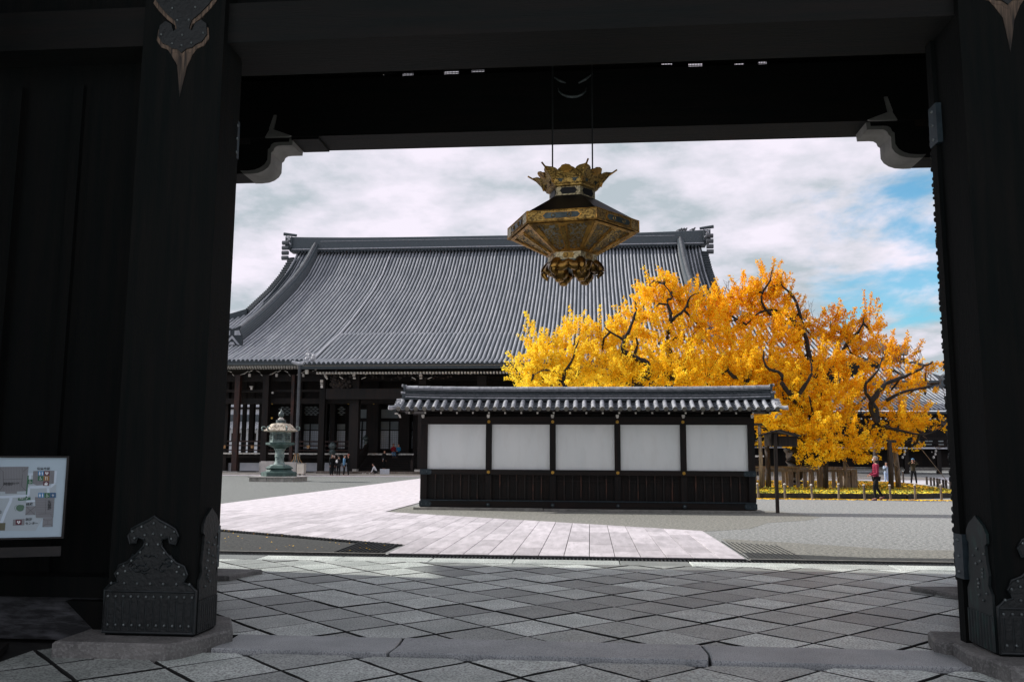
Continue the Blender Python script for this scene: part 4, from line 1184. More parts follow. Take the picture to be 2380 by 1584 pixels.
for j in range(2):
    for k in range(npn + 1):
        u = -1 + 2 * k / npn
        pm.v.append((u * pw / 2, j * .135, -.035 * (1 - u * u) + (0 if j == 0 else -.028)))
        pm.v.append((u * pw / 2, j * .135, -.035 * (1 - u * u) - .02 + (0 if j == 0 else -.028)))
for k in range(npn):
    a = 2 * k; b = a + 2 * (npn + 1)
    pm.f += [(a, a + 2, b + 2, b), (a, a + 1, a + 3, a + 2)]; pm.mi += [0, 0]
pme = pm.mesh('pan_tile', M['tile_step'], False)
def tilt(x, y, z): return Vector((x, y, z)) - ORG[wall.name]
protos = {}
for k in range(NT + 1):
    x = -5.74 + k * sp
    for sg in (1, -1):
        ry = EY if sg > 0 else 2 * RY - EY
        rot = (slope, 0, 0) if sg > 0 else (slope, 0, math.pi)
        o = bpy.data.objects.new('roll_tile', rme); o.parent = wall; o.location = tilt(x, ry, EZ + .0); o.rotation_euler = rot; COL.objects.link(o)
        if sg > 0:
            d = bpy.data.objects.new('tile_disc', capme); d.parent = o; d.location = (0, .005, .008); COL.objects.link(d)
    if k < NT:
        n = 6
        for j in range(n):
            f = (j + .05) / n
            o = bpy.data.objects.new('pan_tile', pme); o.parent = wall
            o.location = tilt(x + sp / 2, EY + .01 + (RY - EY) * f, EZ + .012 + (RZ - EZ) * f); o.rotation_euler = (slope, 0, 0); COL.objects.link(o)
m = MB(); m.add([(RX0, 2 * RY - EY, EZ), (RX1, 2 * RY - EY, EZ), (RX1, RY, RZ), (RX0, RY, RZ)], [(0, 3, 2, 1)]); m.build('rear_pans', M['tile_pan'], wall)
# ridge: courses of tile, top row of half-round caps
def ridge_course(nm, z0, z1, hw, mt, x0=-5.66, x1=5.36):
    m = MB()
    n = 24; vs = []
    for i in range(n + 1):
        t = i / n; x = x0 + (x1 - x0) * t; up = .045 * (2 * t - 1) ** 4
        vs += [(x, RY - hw, z0 + up), (x, RY + hw, z0 + up), (x, RY + hw, z1 + up), (x, RY - hw, z1 + up)]
    fs = []
    for i in range(n):
        a = i * 4
        for q in range(4): fs.append((a + q, a + 4 + q, a + 4 + (q + 1) % 4, a + (q + 1) % 4))
    fs += [(0, 1, 2, 3), (4 * n + 3, 4 * n + 2, 4 * n + 1, 4 * n)]
    m.add(vs, fs); return m.build(nm, mt, wall)
ridge_course('ridge_course', 3.28, 3.345, .17, M['tile_dark'])
ridge_course('ridge_noshi', 3.347, 3.385, .19, M['tile'])
ridge_course('ridge_course', 3.387, 3.43, .14, M['tile_dark'])
ridge_course('ridge_noshi', 3.432, 3.448, .155, M['tile'])
ridge_course('ridge_panel', 3.450, 3.575, .11, M['tile_dark'])
ridge_course('ridge_noshi', 3.577, 3.593, .155, M['tile'])
ridge_course('ridge_noshi', 3.612, 3.630, .145, M['tile'])
ridge_course('ridge_course', 3.594, 3.611, .12, M['tile_dark'])
capr = roll_mesh(.085, .372, 8, 1); capr.xf(Matrix.Rotation(R_(-90), 4, 'Z')); cme = capr.mesh('ridge_cap_tile', M['tile'], True)
for k in range(29):
    x = -5.66 + k * .38
    t = (x + .19 + 5.66) / 11.02; up = .045 * (2 * t - 1) ** 4
    o = bpy.data.objects.new('ridge_cap_tile', cme); o.parent = wall; o.location = tilt(x, RY, 3.632 + up); COL.objects.link(o)
# ridge panel relief: row of small arcs
m = MB()
for k in range(52):
    x = -5.5 + k * .207
    m.tube([(x + .08 * math.cos(t), RY - .115, 3.47 + .075 * math.sin(t)) for t in [math.pi * q / 5 for q in range(6)]], .009, 4)
m.build('wave_relief', M['tile_pan'], wall, kind='stuff')
for sg, x in ((-1, -5.67), (1, 5.37)):
    m = MB(); m.prism([(x + sg * 0, 3.27), (x + sg * .09, 3.27), (x + sg * .11, 3.50), (x + sg * .05, 3.60), (x + sg * .07, 3.78), (x + sg * .0, 3.78)][::-sg], RY - .15, RY + .15); oo = m.build('ridge_end_tile', M['tile_dark'], wall)
    m = MB(); m.tube([(x - sg * .02, RY - .10, 3.74), (x + sg * .12, RY - .10, 3.755)], .04, 10); m.tube([(x, RY - .12, 3.53), (x + sg * .14, RY - .12, 3.535)], .038, 10); m.build('end_knob', M['tile'], oo, smooth=False)
    # end knobs down the verge
    for j, f in enumerate((0.88, 0.62, 0.38)):
        y = EY + (RY - EY) * f; z = EZ + (RZ - EZ) * f
        m = MB(); xb = (-5.74 if sg < 0 else 5.42)
        m.tube([(xb + sg * .02, y, z + .02), (xb + sg * (.17 + .05 * (2 - j) * .3), y, z + .005)], .05, 10); m.build('verge_tile', M['tile'], wall)
    # swept corner tile
    xb = (-5.74 if sg < 0 else 5.42)
    m = MB(); m.tube([(xb, EY + .12, EZ + .12), (xb + sg * .10, EY + .06, EZ + .06), (xb + sg * .22, EY + .0, EZ + .035), (xb + sg * .30, EY - .03, EZ + .04)], [.045, .055, .06, .066], 12); oo = m.build('corner_tile', M['tile'], wall, smooth=False)
    m = MB()
    for q in range(9):
        m.ball((xb + sg * rnd.uniform(-.03, .10), EY + rnd.uniform(.10, .22), EZ + .10 + rnd.uniform(-.03, .10)), rnd.uniform(.02, .038), 8, 5)
    m.tube([(xb + sg * .12, EY + .05, EZ + .12), (xb - sg * .04, EY + .16, EZ + .24)], .018, 6)
    m.build('corner_ornament', M['tile'], wall)
    m = MB(); m.box(xb + sg * .05, xb + sg * .15, EY + .16, EY + .2, EZ - .15, EZ - .11); m.prism([(xb + sg * .05, EZ - .155), (xb - sg * .02, EZ - .155), (xb - sg * .05, EZ - .26), (xb + sg * .0, EZ - .26)][::-sg], EY + .16, EY + .2); m.build('bargeboard_end', M['gofun2'], wall)

# ================================================================== NOTICE SIGN right of the wall
ns = empty('notice_board', (5.45, 26.5, 0), 'dark wooden notice board with a little roof on a tall post beside the screen wall', 'notice board')
m = MB(); m.box(5.40, 5.49, 26.46, 26.56, 0.0, 2.3); m.build('post', M['wood_darkpost'], ns)
for k in range(8):
    a = P(1775 + k * 4.2, 1037, 26.75); b = P(1775 + (k + 1) * 4.2 - .3, 1037, 26.75)
    m = MB(); m.box(a.x, b.x, 26.62, 26.65, 1.95, 2.33); m.build('plank', M['wood_post'] if k < 4 else M['wood_darkpost'], ns)
m = MB(); m.add([(5.05, 26.3, 2.28), (5.55, 26.3, 2.43), (6.15, 26.3, 2.26), (5.05, 26.95, 2.28), (5.55, 26.95, 2.43), (6.15, 26.95, 2.26), (5.05, 26.3, 2.24), (5.55, 26.3, 2.39), (6.15, 26.3, 2.22), (5.05, 26.95, 2.24), (5.55, 26.95, 2.39), (6.15, 26.95, 2.22)],
                [(0, 1, 4, 3), (1, 2, 5, 4), (6, 9, 10, 7), (7, 10, 11, 8), (0, 6, 7, 1), (1, 7, 8, 2), (3, 4, 10, 9), (4, 5, 11, 10), (0, 3, 9, 6), (2, 8, 11, 5)])
m.build('roof', M['wood_darkpost'], ns)
m = MB(); m.box(5.55, 6.1, 26.6, 26.64, 1.93, 2.24); m.build('backing', M['wood_darkpost'], ns)

# ================================================================== MAIN HALL
HY = 98.0
prof = [(98.3, 25.3), (96, 23.2), (94, 21.5), (90.5, 19.15), (87, 17.2), (84, 15.5), (81, 13.95), (78, 12.5), (75, 11.15), (73, 10.3), (71.2, 9.62), (70.2, 9.33)]
def hz(y):
    for (ya, za), (yb, zb) in zip(prof, prof[1:]):
        if yb <= y <= ya: return zb + (za - zb) * (y - yb) / (ya - yb)
    return prof[-1][1] if y < prof[-1][0] else prof[0][1]
HXL, HXR = -34.3, 12.7
HC = (HXL + HXR) / 2
CL, CRX = HC - 35.5, HC + 35.5
hall = empty('temple_hall', (HC, 85, 0), 'great temple hall with a vast curved grey tile roof behind the screen wall', 'temple hall')
def hip_y(x):
    """how far up (in y) the front slope reaches at x"""
    if HXL <= x <= HXR: return 98.3
    if x < HXL: t = (x - CL) / (HXL - CL)
    else: t = (CRX - x) / (CRX - HXR)
    return 70.2 + (84.3 - 70.2) * max(0, t)
# pan surface
ys = [p[0] for p in prof]
m = MB()
def strip(m, x0, x1, ya, yb, dz=0.0):
    yy = sorted({ya, yb} | {y for y in ys if ya < y < yb})
    v = []; f = []
    for i, y in enumerate(yy):
        v += [(x0, y, hz(y) + dz), (x1, y, hz(y) + dz)]
        if i: f.append((2 * i - 2, 2 * i - 1, 2 * i + 1, 2 * i))
    m.add(v, f)
strip(m, HXL, HXR, 70.2, 98.3)
nn_ = 24
for k in range(nn_):
    for a, b, sgn in ((CL, HXL, 1), (CRX, HXR, -1)):
        x0 = a + (b - a) * k / nn_; x1 = a + (b - a) * (k + 1) / nn_
        xm = (x0 + x1) / 2
        strip(m, min(x0, x1), max(x0, x1), 70.2, max(70.4, hip_y(xm)))
front = m.build('roof', M['tile_pan'], hall)
# underside of the eaves (thickness) and rear slope
m = MB()
m.box(CL, CRX, 70.2, 70.5, 9.05, 9.32)
m.add([(CL, 70.4, 9.06), (CRX, 70.4, 9.06), (CRX, 80, 11.0), (CL, 80, 11.0)], [(0, 3, 2, 1)])
m.add([(HXL, 98.3, 25.2), (HXR, 98.3, 25.2), (HXR, 112, 16), (HXL, 112, 16)], [(0, 1, 2, 3)])
m.add([(HXL, 112, 16), (HXR, 112, 16), (CRX, 126, 9), (CL, 126, 9)], [(0, 1, 2, 3)])
for xa, xb in ((HXL, CL), (HXR, CRX)):
    m.add([(xa, 84.3, hz(84.3)), (xa, 112, 16), (xb, 126, 9), (xb, 70.3, 9.3)], [(0, 1, 2, 3)])
    xg = xa + (0.6 if xa < HC else -0.6)
    m.add([(xg, 84.3, hz(84.3) - .1), (xg, 98.3, 25.2), (xg, 112, 16)], [(0, 1, 2)])
m.build('roof_body', M['tile_dark'], hall)
# rows of round tiles
rr = MB()
def hroll(m, x, ya, yb, r=.098, lift=0.0, hf=hz, n=5):
    yy = sorted({ya, yb} | {y for y in ys if ya < y < yb})
    v = []; f = []; x += rnd.uniform(-.016, .016)
    for i, y in enumerate(yy):
        z = hf(y) + lift + rnd.uniform(-.012, .012)
        sl = (hf(min(y + .4, 98.3)) - hf(max(y - .4, 66))) / .8 if True else 0
        nl = math.hypot(1, sl); ny, nz = -sl / nl, 1 / nl
        for k in range(n + 1):
            a = math.pi * k / n
            rr_ = r * math.sin(a) * 1.25
            v.append((x + r * math.cos(a), y + ny * rr_, z + nz * rr_))
        if i:
            b = (i - 1) * (n + 1)
            for k in range(n): f.append((b + k, b + k + n + 1, b + k + n + 2, b + k + 1))
    m.add(v, f)
PXL, PXR = -22.95, 2.0           # the porch roof
x = HXL + .15
step = .385
while x < HXR:
    if not (PXL < x < PXR): hroll(rr, x, 70.15, 98.2)
    else: hroll(rr, x, 72.2, 98.2)
    x += step
x = HXL - .2
while x > CL + .5: hroll(rr, x, 70.15, hip_y(x)); x -= step
x = HXR + .2
while x < CRX - .5: hroll(rr, x, 70.15, hip_y(x)); x += step
ro = rr.build('round_tile_rows', M['tile_hall'], hall, smooth=True, kind='stuff')
# porch roof continues forward and flatter
def pz(y):
    pp = [(67.6, 8.72), (69, 8.93), (71, 9.45), (74, 10.78), (78, 12.56)]
    for (ya, za), (yb, zb) in zip(pp, pp[1:]):
        if ya <= y <= yb: return za + (zb - za) * (y - ya) / (yb - ya) + .09
    return hz(y) if y > 78 else pp[0][1] + .09
m = MB(); yy = [67.6, 69, 70, 71, 72.5, 74, 76, 78]
v = []; f = []
for i, y in enumerate(yy):
    v += [(PXL, y, pz(y)), (PXR, y, pz(y))]
    if i: f.append((2 * i - 2, 2 * i - 1, 2 * i + 1, 2 * i))
m.add(v, f)
v = [(PXL, y, pz(y)) for y in yy] + [(PXL, y, pz(y) - .3) for y in yy]; m.add(v, [(i, i + 1, i + 9, i + 8) for i in range(7)])
m.box(PXL, PXR, 67.65, 67.9, 8.42, 8.79)
m.add([(PXL, 67.8, 8.45), (PXR, 67.8, 8.45), (PXR, 78, 10.6), (PXL, 78, 10.6)], [(0, 3, 2, 1)])
m.build('porch_roof', M['tile_pan'], hall)
rr = MB()
def proll(m, x, ya, yb, r=.098):
    v = []; f = []; n = 5
    yl = [ya, 68.3, 69, 70, 71, 72.5, 74, 76, yb]
    for i, y in enumerate(yl):
        z = pz(min(y, 77.99)); sl = (pz(min(y + .4, 77.99)) - pz(max(y - .4, 67.6))) / .8; nl = math.hypot(1, sl)
        for k in range(n + 1):
            a = math.pi * k / n; q = r * math.sin(a) * 1.25
            v.append((x + r * math.cos(a), y - sl / nl * q, z + q / nl))
        if i:
            b = (i - 1) * (n + 1)
            for k in range(n): f.append((b + k, b + k + n + 1, b + k + n + 2, b + k + 1))
    m.add(v, f)
x = HXL + .15
while x < PXR:
    if x > PXL: proll(rr, x, 67.55, 78)
    x += step
rr.build('porch_tile_rows', M['tile_hall'], hall, smooth=True, kind='stuff')
# disc ends of the rows
dc = MB()
def disc(m, x, y, z, r=.13):
    m.tube([(x, y, z), (x, y + .05, z)], r, 10)
x = HXL + .15
while x < HXR:
    if PXL < x < PXR: disc(dc, x, 67.50, pz(67.6) + .04)
    else: disc(dc, x, 70.10, 9.38)
    x += step
x = HXL - .2
while x > CL + 1: disc(dc, x, 70.10, 9.38); x -= step
dc.build('eave_discs', M['tile_pan'], hall, kind='stuff')
m = MB(); m.box(CL, PXL, 70.25, 70.35, 9.10, 9.24); m.build('eave_strip', M['gofun2'], hall)
# wave of eave pans between discs
m = MB(); m.box(PXL + .1, PXR, 67.62, 67.64, 8.63, 8.72); m.build('porch_eave_strip', M['tile_cap'], hall)
# main ridge
m = MB(); n = 30; vs = []
for i in range(n + 1):
    t = i / n; x = (HXL - .7) + (HXR - HXL + 1.2) * t; up = .25 * abs(2 * t - 1) ** 3.5
    vs += [(x, 97.6, 25.2 + up * .4), (x, 99.0, 25.2 + up * .4), (x, 99.0, 26.72 + up), (x, 97.6, 26.72 + up)]
fs = []
for i in range(n):
    a = i * 4
    for q in range(4): fs.append((a + q, a + 4 + q, a + 4 + (q + 1) % 4, a + (q + 1) % 4))
fs += [(0, 1, 2, 3), (4 * n + 3, 4 * n + 2, 4 * n + 1, 4 * n)]
m.add(vs, fs); m.build('main_ridge', M['tile_dark'], hall)
m = MB(); v0 = None
for i in range(n):
    t = i / n; t2 = (i + 1) / n; W_ = HXR - HXL + 1.2
    for zb, r_ in ((26.72, .24),):
        p = Vector((HXL - .7 + W_ * t, 98.3, zb + .25 * abs(2 * t - 1) ** 3.5)); q = Vector((HXL - .7 + W_ * t2, 98.3, zb + .25 * abs(2 * t2 - 1) ** 3.5)); m.tube([p, q], r_, 8)
m.build('ridge_caps', M['tile_dark'], hall)
for zz_ in (25.25, 25.45):
    m = MB(); m.box(HXL - .4, HXR + .2, 97.45, 97.6, zz_, zz_ + .1); m.build('ridge_course', M['tile'] if zz_ > 25.3 else M['tile_pan'], hall)
m = MB(); m.box(HXL + 3, HXR - 3, 97.55, 97.62, 26.40, 26.45); m.build('ridge_course', M['tile'], hall)
m = MB()
for k in range(118):
    x = HXL + .1 + k * .395; disc(m, x, 97.35, 25.12, .12)
m.build('ridge_discs', M['tile_pan'], hall, kind='stuff')
for sg, x in ((-1, HXL - .75), (1, HXR + .55)):
    m = MB(); m.box(x - .40, x + .40, 97.3, 99.2, 25.7, 27.0)
    oo = m.build('ridge_end_ornament', M['tile_dark'], hall)
    m = MB(); m.tube([(x - sg * .7, 98, 27.30), (x + sg * .85, 98, 27.5)], [.15, .19], 10); m.build('ornament_horn', M['tile_dark'], oo)
    m = MB()
    for zq in (26.2, 25.6, 25.0, 24.4): m.tube([(x - sg * .1, 97.1, zq), (x + sg * .65, 97.1, zq)], .25, 10)
    m.build('ornament_knob', M['pipe'], oo, smooth=False, kind='stuff')
    m = MB(); m.tube([(x - .3, 97.25, 27.0), (x + .2, 97.2, 26.6), (x - .3, 97.25, 26.1)], .12, 6); m.tube([(x + .35, 97.25, 27.0), (x - .1, 97.2, 26.5), (x + .3, 97.25, 26.0)], .1, 6); m.build('ornament_relief', M['tile'], oo)
# descending ridges
def desc(x, w, y0, y1, h0, h1):
    m = MB(); yy = [y0 + (y1 - y0) * i / 22 for i in range(23)]
    vs = []
    for i, y in enumerate(yy):
        h = h0 + (h1 - h0) * i / 22; z = hz(y)
        vs += [(x - w, y, z - .1), (x + w, y, z - .1), (x + w, y, z + h), (x - w, y, z + h)]
    fs = []
    for i in range(22):
        a = i * 4
        for q in range(4): fs.append((a + q, a + (q + 1) % 4, a + 4 + (q + 1) % 4, a + 4 + q))
    fs += [(3, 2, 1, 0), (88, 89, 90, 91)]
    m.add(vs, fs); o = m.build('descending_ridge', M['tile_dark'], hall)
    m = MB()
    for i in range(22):
        a = Vector((x, yy[i], hz(yy[i]) + h0 + (h1 - h0) * i / 22)); b = Vector((x, yy[i + 1], hz(yy[i + 1]) + h0 + (h1 - h0) * (i + 1) / 22))
        m.tube([a, b], w * .55, 8)
    m.build('ridge_caps', M['pipe'], o)
    for dz in (.25, .5, .75, 1.0):
        for s in (1, -1):
            m = MB(); m.tube([Vector((x + s * w, y_, hz(y_) + dz)) for y_ in yy], .03, 4)
            m.build('ridge_course', M['pipe'], o)
    # end tile with its little gable face
    y = y1; z = hz(y)
    m = MB(); m.prism([(x - .9, z - .2), (x + .9, z - .2), (x + .9, z + .9), (x + .55, z + 1.5), (x + .7, z + 1.75), (x, z + 1.45), (x - .7, z + 1.75), (x - .55, z + 1.5), (x - .9, z + .9)], y - .3, y); e = m.build('end_tile', M['tile_pan'], o)
    m = MB(); m.prism([(x - .75, z + .02), (x - .55, z + .02), (x, z + .62), (x + .55, z + .02), (x + .75, z + .02), (x, z + .88)], y - .36, y - .31); m.prism([(x - .3, z + .02), (x + .3, z + .02), (x + .16, z + .28), (x - .16, z + .28)], y - .36, y - .31)
    m.prism([(x - .8, z + .9), (x - .2, z + .9), (x - .2, z + 1.3), (x - .62, z + 1.35)], y - .34, y - .31); m.prism([(x + .2, z + .9), (x + .8, z + .9), (x + .62, z + 1.35), (x + .2, z + 1.3)], y - .34, y - .31)
    m.build('end_face', M['tile_hall'], e)
desc(-31.9, .32, 97.6, 75.4, 1.55, 1.15)
desc(10.3, .32, 97.6, 75.4, 1.55, 1.15)
# verge knobs
vk = MB()
for x in (HXL - .25, HXR + .25):
    sg = -1 if x < HC else 1
    y = 84.5
    while y < 97.5:
        vk.tube([(x - sg * .3, y, hz(y) + .12), (x + sg * .35, y, hz(y) + .06)], .16, 8); y += .42
vk.build('verge_tiles', M['tile_pan'], hall, kind='stuff')
for xa, xb in ((HXL, CL), (HXR, CRX)):
    m = MB(); pts = []
    for i in range(13):
        t = i / 12; x = xa + (xb - xa) * t; y = 84.3 + (70.2 - 84.3) * t
        pts.append((x, y, hz(y) + .35 + .5 * t ** 3))
    for a, b in zip(pts, pts[1:]):
        m.add([(a[0], a[1] - .3, a[2] - .6), (a[0], a[1] + .3, a[2] - .6), (a[0], a[1] + .3, a[2] + .15), (a[0], a[1] - .3, a[2] + .15), (b[0], b[1] - .3, b[2] - .6), (b[0], b[1] + .3, b[2] - .6), (b[0], b[1] + .3, b[2] + .15), (b[0], b[1] - .3, b[2] + .15)],
              [(0, 1, 5, 4), (1, 2, 6, 5), (2, 3, 7, 6), (3, 0, 4, 7)])
    m.build('hip_ridge', M['tile_dark'], hall)
# seam that marks where the porch roof begins, and its corner ornament
m = MB(); m.tube([(PXL, y, (pz(y) if y < 78 else hz(y)) + .12) for y in (67.55, 69, 71, 74, 78, 82, 86, 90, 94, 98)], .11, 6); m.build('porch_verge', M['tile'], hall)
m = MB(); m.tube([(PXL - .75, 67.6, 9.0), (PXL - .3, 67.7, 8.86), (PXL + .4, 67.6, 8.86)], [.10, .15, .12], 8)
c0 = Vector((PXL + .55, 68.3, 9.25))
for q in range(14): m.ball(c0 + Vector((rnd.uniform(-.35, .35), rnd.uniform(-.2, .2), rnd.uniform(-.1, .5))), rnd.uniform(.1, .2), 7, 5)
m.tube([c0 + Vector((-.1, 0, .3)), c0 + Vector((-.2, -.1, .85))], [.14, .04], 6); m.build('corner_ornament', M['tile'], hall)

# ---- under the eaves
m = MB(); k = 0
x = CL + 1
while x < PXL - .3:
    m.box(x, x + .12, 70.62, 70.9, 8.86, 8.98); x += .228
x = CL + 1.05
while x < PXL - .7:
    m.box(x, x + .11, 71.8, 72.0, 8.84, 8.96); x += .228
m.build('rafter_ends', M['gofun'], hall, kind='stuff')
m = MB(); x = PXL + 1.0
while x < PXR: m.box(x, x + .125, 68.5, 68.9, 8.10, 8.26); x += .256
m.box(PXL + .05, PXL + .28, 68.55, 68.8, 8.12, 8.44)
m.build('porch_rafter_ends', M['gofun2'], hall, kind='stuff')
m = MB(); m.box(CL + 1, CRX - 1, 70.9, 79, 8.98, 9.05); m.build('eave_soffit', M['wood_hall'], hall)
m = MB(); m.box(PXL, PXR, 68.9, 73, 8.26, 8.36); m.build('porch_soffit', M['wood_hall'], hall)
for y, z0, z1 in ((73.0, 7.9, 8.5), (73.2, 6.0, 6.45), (73.2, 7.0, 7.2)):
    m = MB(); m.box(CL + 3, PXR + 12, y, y + .35, z0, z1); m.build('eave_beam', M['wood_hall'], hall)
m = MB(); m.box(PXL + 1.5, PXR - 1.5, 69.6, 70.1, 6.15, 7.0); m.build('porch_beam', M['wood_hall'], hall)
# white curved struts
def rcurve(m, pts, Y, w=.05):
    p = [P(a, b, Y) for a, b in pts]
    m.tube(p, [w * .6] + [w] * (len(p) - 2) + [w * .6], 5)
ws = MB()
for cx in (545, 611, 676, 741):
    rcurve(ws, [(cx + 28 - 15, 871), (cx + 20 + 3, 868), (cx + 29 + 3, 862)], 72.6, .035)
    rcurve(ws, [(cx + 33, 865), (cx + 42, 860)], 72.6, .05)
    rcurve(ws, [(cx - 15, 861), (cx - 6, 865)], 72.6, .04)
    rcurve(ws, [(cx - 5, 869), (cx - 1, 873)], 72.6, .04)
for cx in (820, 906, 960):
    pass
for a in ([(782, 865), (791, 870)], [(789, 875), (797, 880)], [(849, 870), (859, 865)], [(840, 880), (850, 876)], [(882, 865), (891, 869)], [(915, 869), (925, 865)], [(949, 865), (957, 870)], [(957, 876), (966, 881)],
          [(1003, 870), (1013, 865)], [(994, 880), (1004, 876)], [(1057, 865), (1066, 869)], [(1092, 869), (1100, 866)]):
    rcurve(ws, a, 69.5, .045)
ws.build('white_edged_struts', M['gofun2'], hall, kind='stuff')
wb = MB()
def wbox(m, x0, y0, x1, y1, Y, d=.15):
    a = P(x0, y1, Y); b = P(x1, y0, Y); m.box(a.x, b.x, Y, Y + d, a.z, b.z)
for x0, y0, x1, y1 in ((548, 883, 555, 888), (549, 889, 555, 892), (549, 894, 555, 901), (744, 882, 750, 888), (744, 890, 750, 892), (745, 894, 750, 901), (819, 868, 825, 874), (820, 876, 826, 880), (974, 869, 981, 875), (975, 877, 981, 880), (580, 897, 587, 899), (582, 900, 586, 905), (631, 910, 635, 914), (577, 868, 582, 875), (640, 868, 645, 875), (702, 868, 707, 875), (517, 868, 521, 876), (731, 853, 735, 861)):
    wbox(wb, x0, y0, x1, y1, 69.55 if x0 > 730 else 72.5)
rcurve(wb, [(753, 865), (757, 874), (761, 881)], 69.5, .11)
wb.build('bracket_ends', M['gofun'], hall, kind='stuff')
# carved boards of the porch
cb = MB()
for k in range(60):
    p = P(rnd.uniform(765, 815), rnd.uniform(873, 903), 70.0); cb.ball(p, rnd.uniform(.08, .2), 6, 4)
for k in range(40):
    p = P(rnd.uniform(860, 1050), rnd.uniform(872, 882), 70.0); cb.ball(p, rnd.uniform(.05, .13), 6, 4)
cb.build('carving', M['wood_darkpost'], hall, kind='stuff')
# columns (photo x, half width m, depth)
def hcol(px, hw, Y, z1, mt, z0=0.14):
    c = P(px, 1000, Y)
    m = MB(); m.box(c.x - hw, c.x + hw, Y - hw, Y + hw, z0, z1)
    o = m.build('column', mt, hall)
    m = MB(); m.box(c.x - hw - .2, c.x + hw + .2, Y - hw - .2, Y + hw + .2, 0.12, 0.22); m.build('column_base', M['stone_pale'], o)
    return o
for px, hw, mt in ((549, .22, M['wood_red']), (616, .26, M['wood_hall']), (678, .13, M['wood_red']), (748, .24, M['wood_hall'])):
    hcol(px, hw, 72.6, 8.4, mt)
for px in (524, 486): hcol(px, .28, 74.5, 8.4, M['wood_hall'])
for px, hw in ((824, .38), (981, .30), (1120, .38), (1275, .38)): hcol(px, hw, 70.6, 8.1, M['wood_hall'])
for px, hw in ((519, .3), (567, .16), (585, .22), (611, .32), (693, .4), (752, .38), (773, .25), (868, .55), (941, .5), (975, .5), (1050, .5)):
    hcol(px, hw, 78.0, 9.0, M['wood_hall'], 1.7)
# body wall (right of the open corner)
bx0 = P(607, 1000, 79).x
m = MB(); m.box(bx0, 14, 79.2, 79.6, 1.7, 9.4); m.build('front_wall', M['wood_hall'], hall)
m = MB(); m.box(bx0, bx0 + .4, 79.6, 118, 1.7, 9.4); m.box(13.6, 14, 79.6, 118, 0.2, 9.4); m.build('side_wall', M['wood_hall'], hall)
m = MB(); m.box(bx0, 14, 118, 118.3, .2, 9.4); m.build('rear_wall', M['wood_hall'], hall)
m = MB(); m.box(P(500, 1000, 78).x - 20, 14, 77.9, 78.2, 6.2, 9.3); m.build('wall_above', M['wood_hall'], hall)
# sliding doors
def panel(nm, x0, y0, x1, y1, mt, Y=79.1, d=.06):
    a = P(x0, y1, Y); b = P(x1, y0, Y); m = MB(); m.box(a.x, b.x, Y, Y + d, a.z, b.z); return m.build(nm, mt, hall)
for x0, x1 in ((700, 741), (760, 766), (782, 802), (833, 857), (882, 929), (953, 966)):
    yT = 985 if x0 < 830 else 979
    up = panel('shoji_upper', x0 + 1, yT, x1, 998, M['shoji_grey'])
    lo = panel('shoji_lower', x0, 1000.5, x1, 1042, M['shoji'])
    nbar = max(1, int((x1 - x0) / 5))
    bars = MB()
    for k in range(1, 8):
        p = P(x0, 1000 + k * 5.2, 79.07); q = P(x1, 1000 + k * 5.2, 79.07); bars.box(p.x, q.x, 79.065, 79.085, p.z - .01, p.z + .01)
    k = x0 + 5
    while k < x1: p = P(k, 1020, 79.07); bars.box(p.x - .01, p.x + .01, 79.065, 79.085, P(k, 1042, 79.07).z, P(k, 1000.5, 79.07).z); k += 5
    bars.build('lattice', M['shoji_grey'], lo, kind='stuff')
    if x1 - x0 > 20:
        xm = (x0 + x1) / 2 - (4 if x0 == 833 else 0); c = P(xm, 1000, 79); m = MB(); m.box(c.x - .05, c.x + .05, 78.98, 79.05, P(xm, 1042, 79).z, P(xm, yT, 79).z); m.build('meeting_stile', M['wood_hall'], hall)
for x0, x1 in ((834, 859), (885, 928)): panel('transom_panel', x0, 951, x1, 971, M['shoji_grey'])
# wavy lattice transoms
for x0, x1 in ((646, 678), (703, 743), (763, 768), (784, 803)):
    bk = panel('transom_panel', x0, 945, x1, 964, M['wood_hall'], 79.12, .04)
    m = MB(); nd = max(1, round((x1 - x0) / 10))
    for i in range(nd * 2 + 1):
        for j in range(5):
            cx = x0 + (i * .5) * (x1 - x0) / nd; cy = 946 + j * 4.2
            if (i + j) % 2 or not (x0 + 1 < cx < x1 - 1): continue
            a = P(cx, cy, 79.0); m.prism([(a.x - .2, a.z), (a.x, a.z - .085), (a.x + .2, a.z), (a.x, a.z + .085)], 79.0, 79.03)
    m.build('lozenges', M['shoji_grey'], bk)
# gilt nail covers
for x, y in ((633, 937), (632, 971), (692, 937), (692, 972), (810, 937), (869, 937)):
    a = P(x, y, 77.5); m = MB(); m.tube([(a.x, 77.5, a.z), (a.x, 77.44, a.z)], .10, 6); m.build('nail_cover', M['gold'], hall)
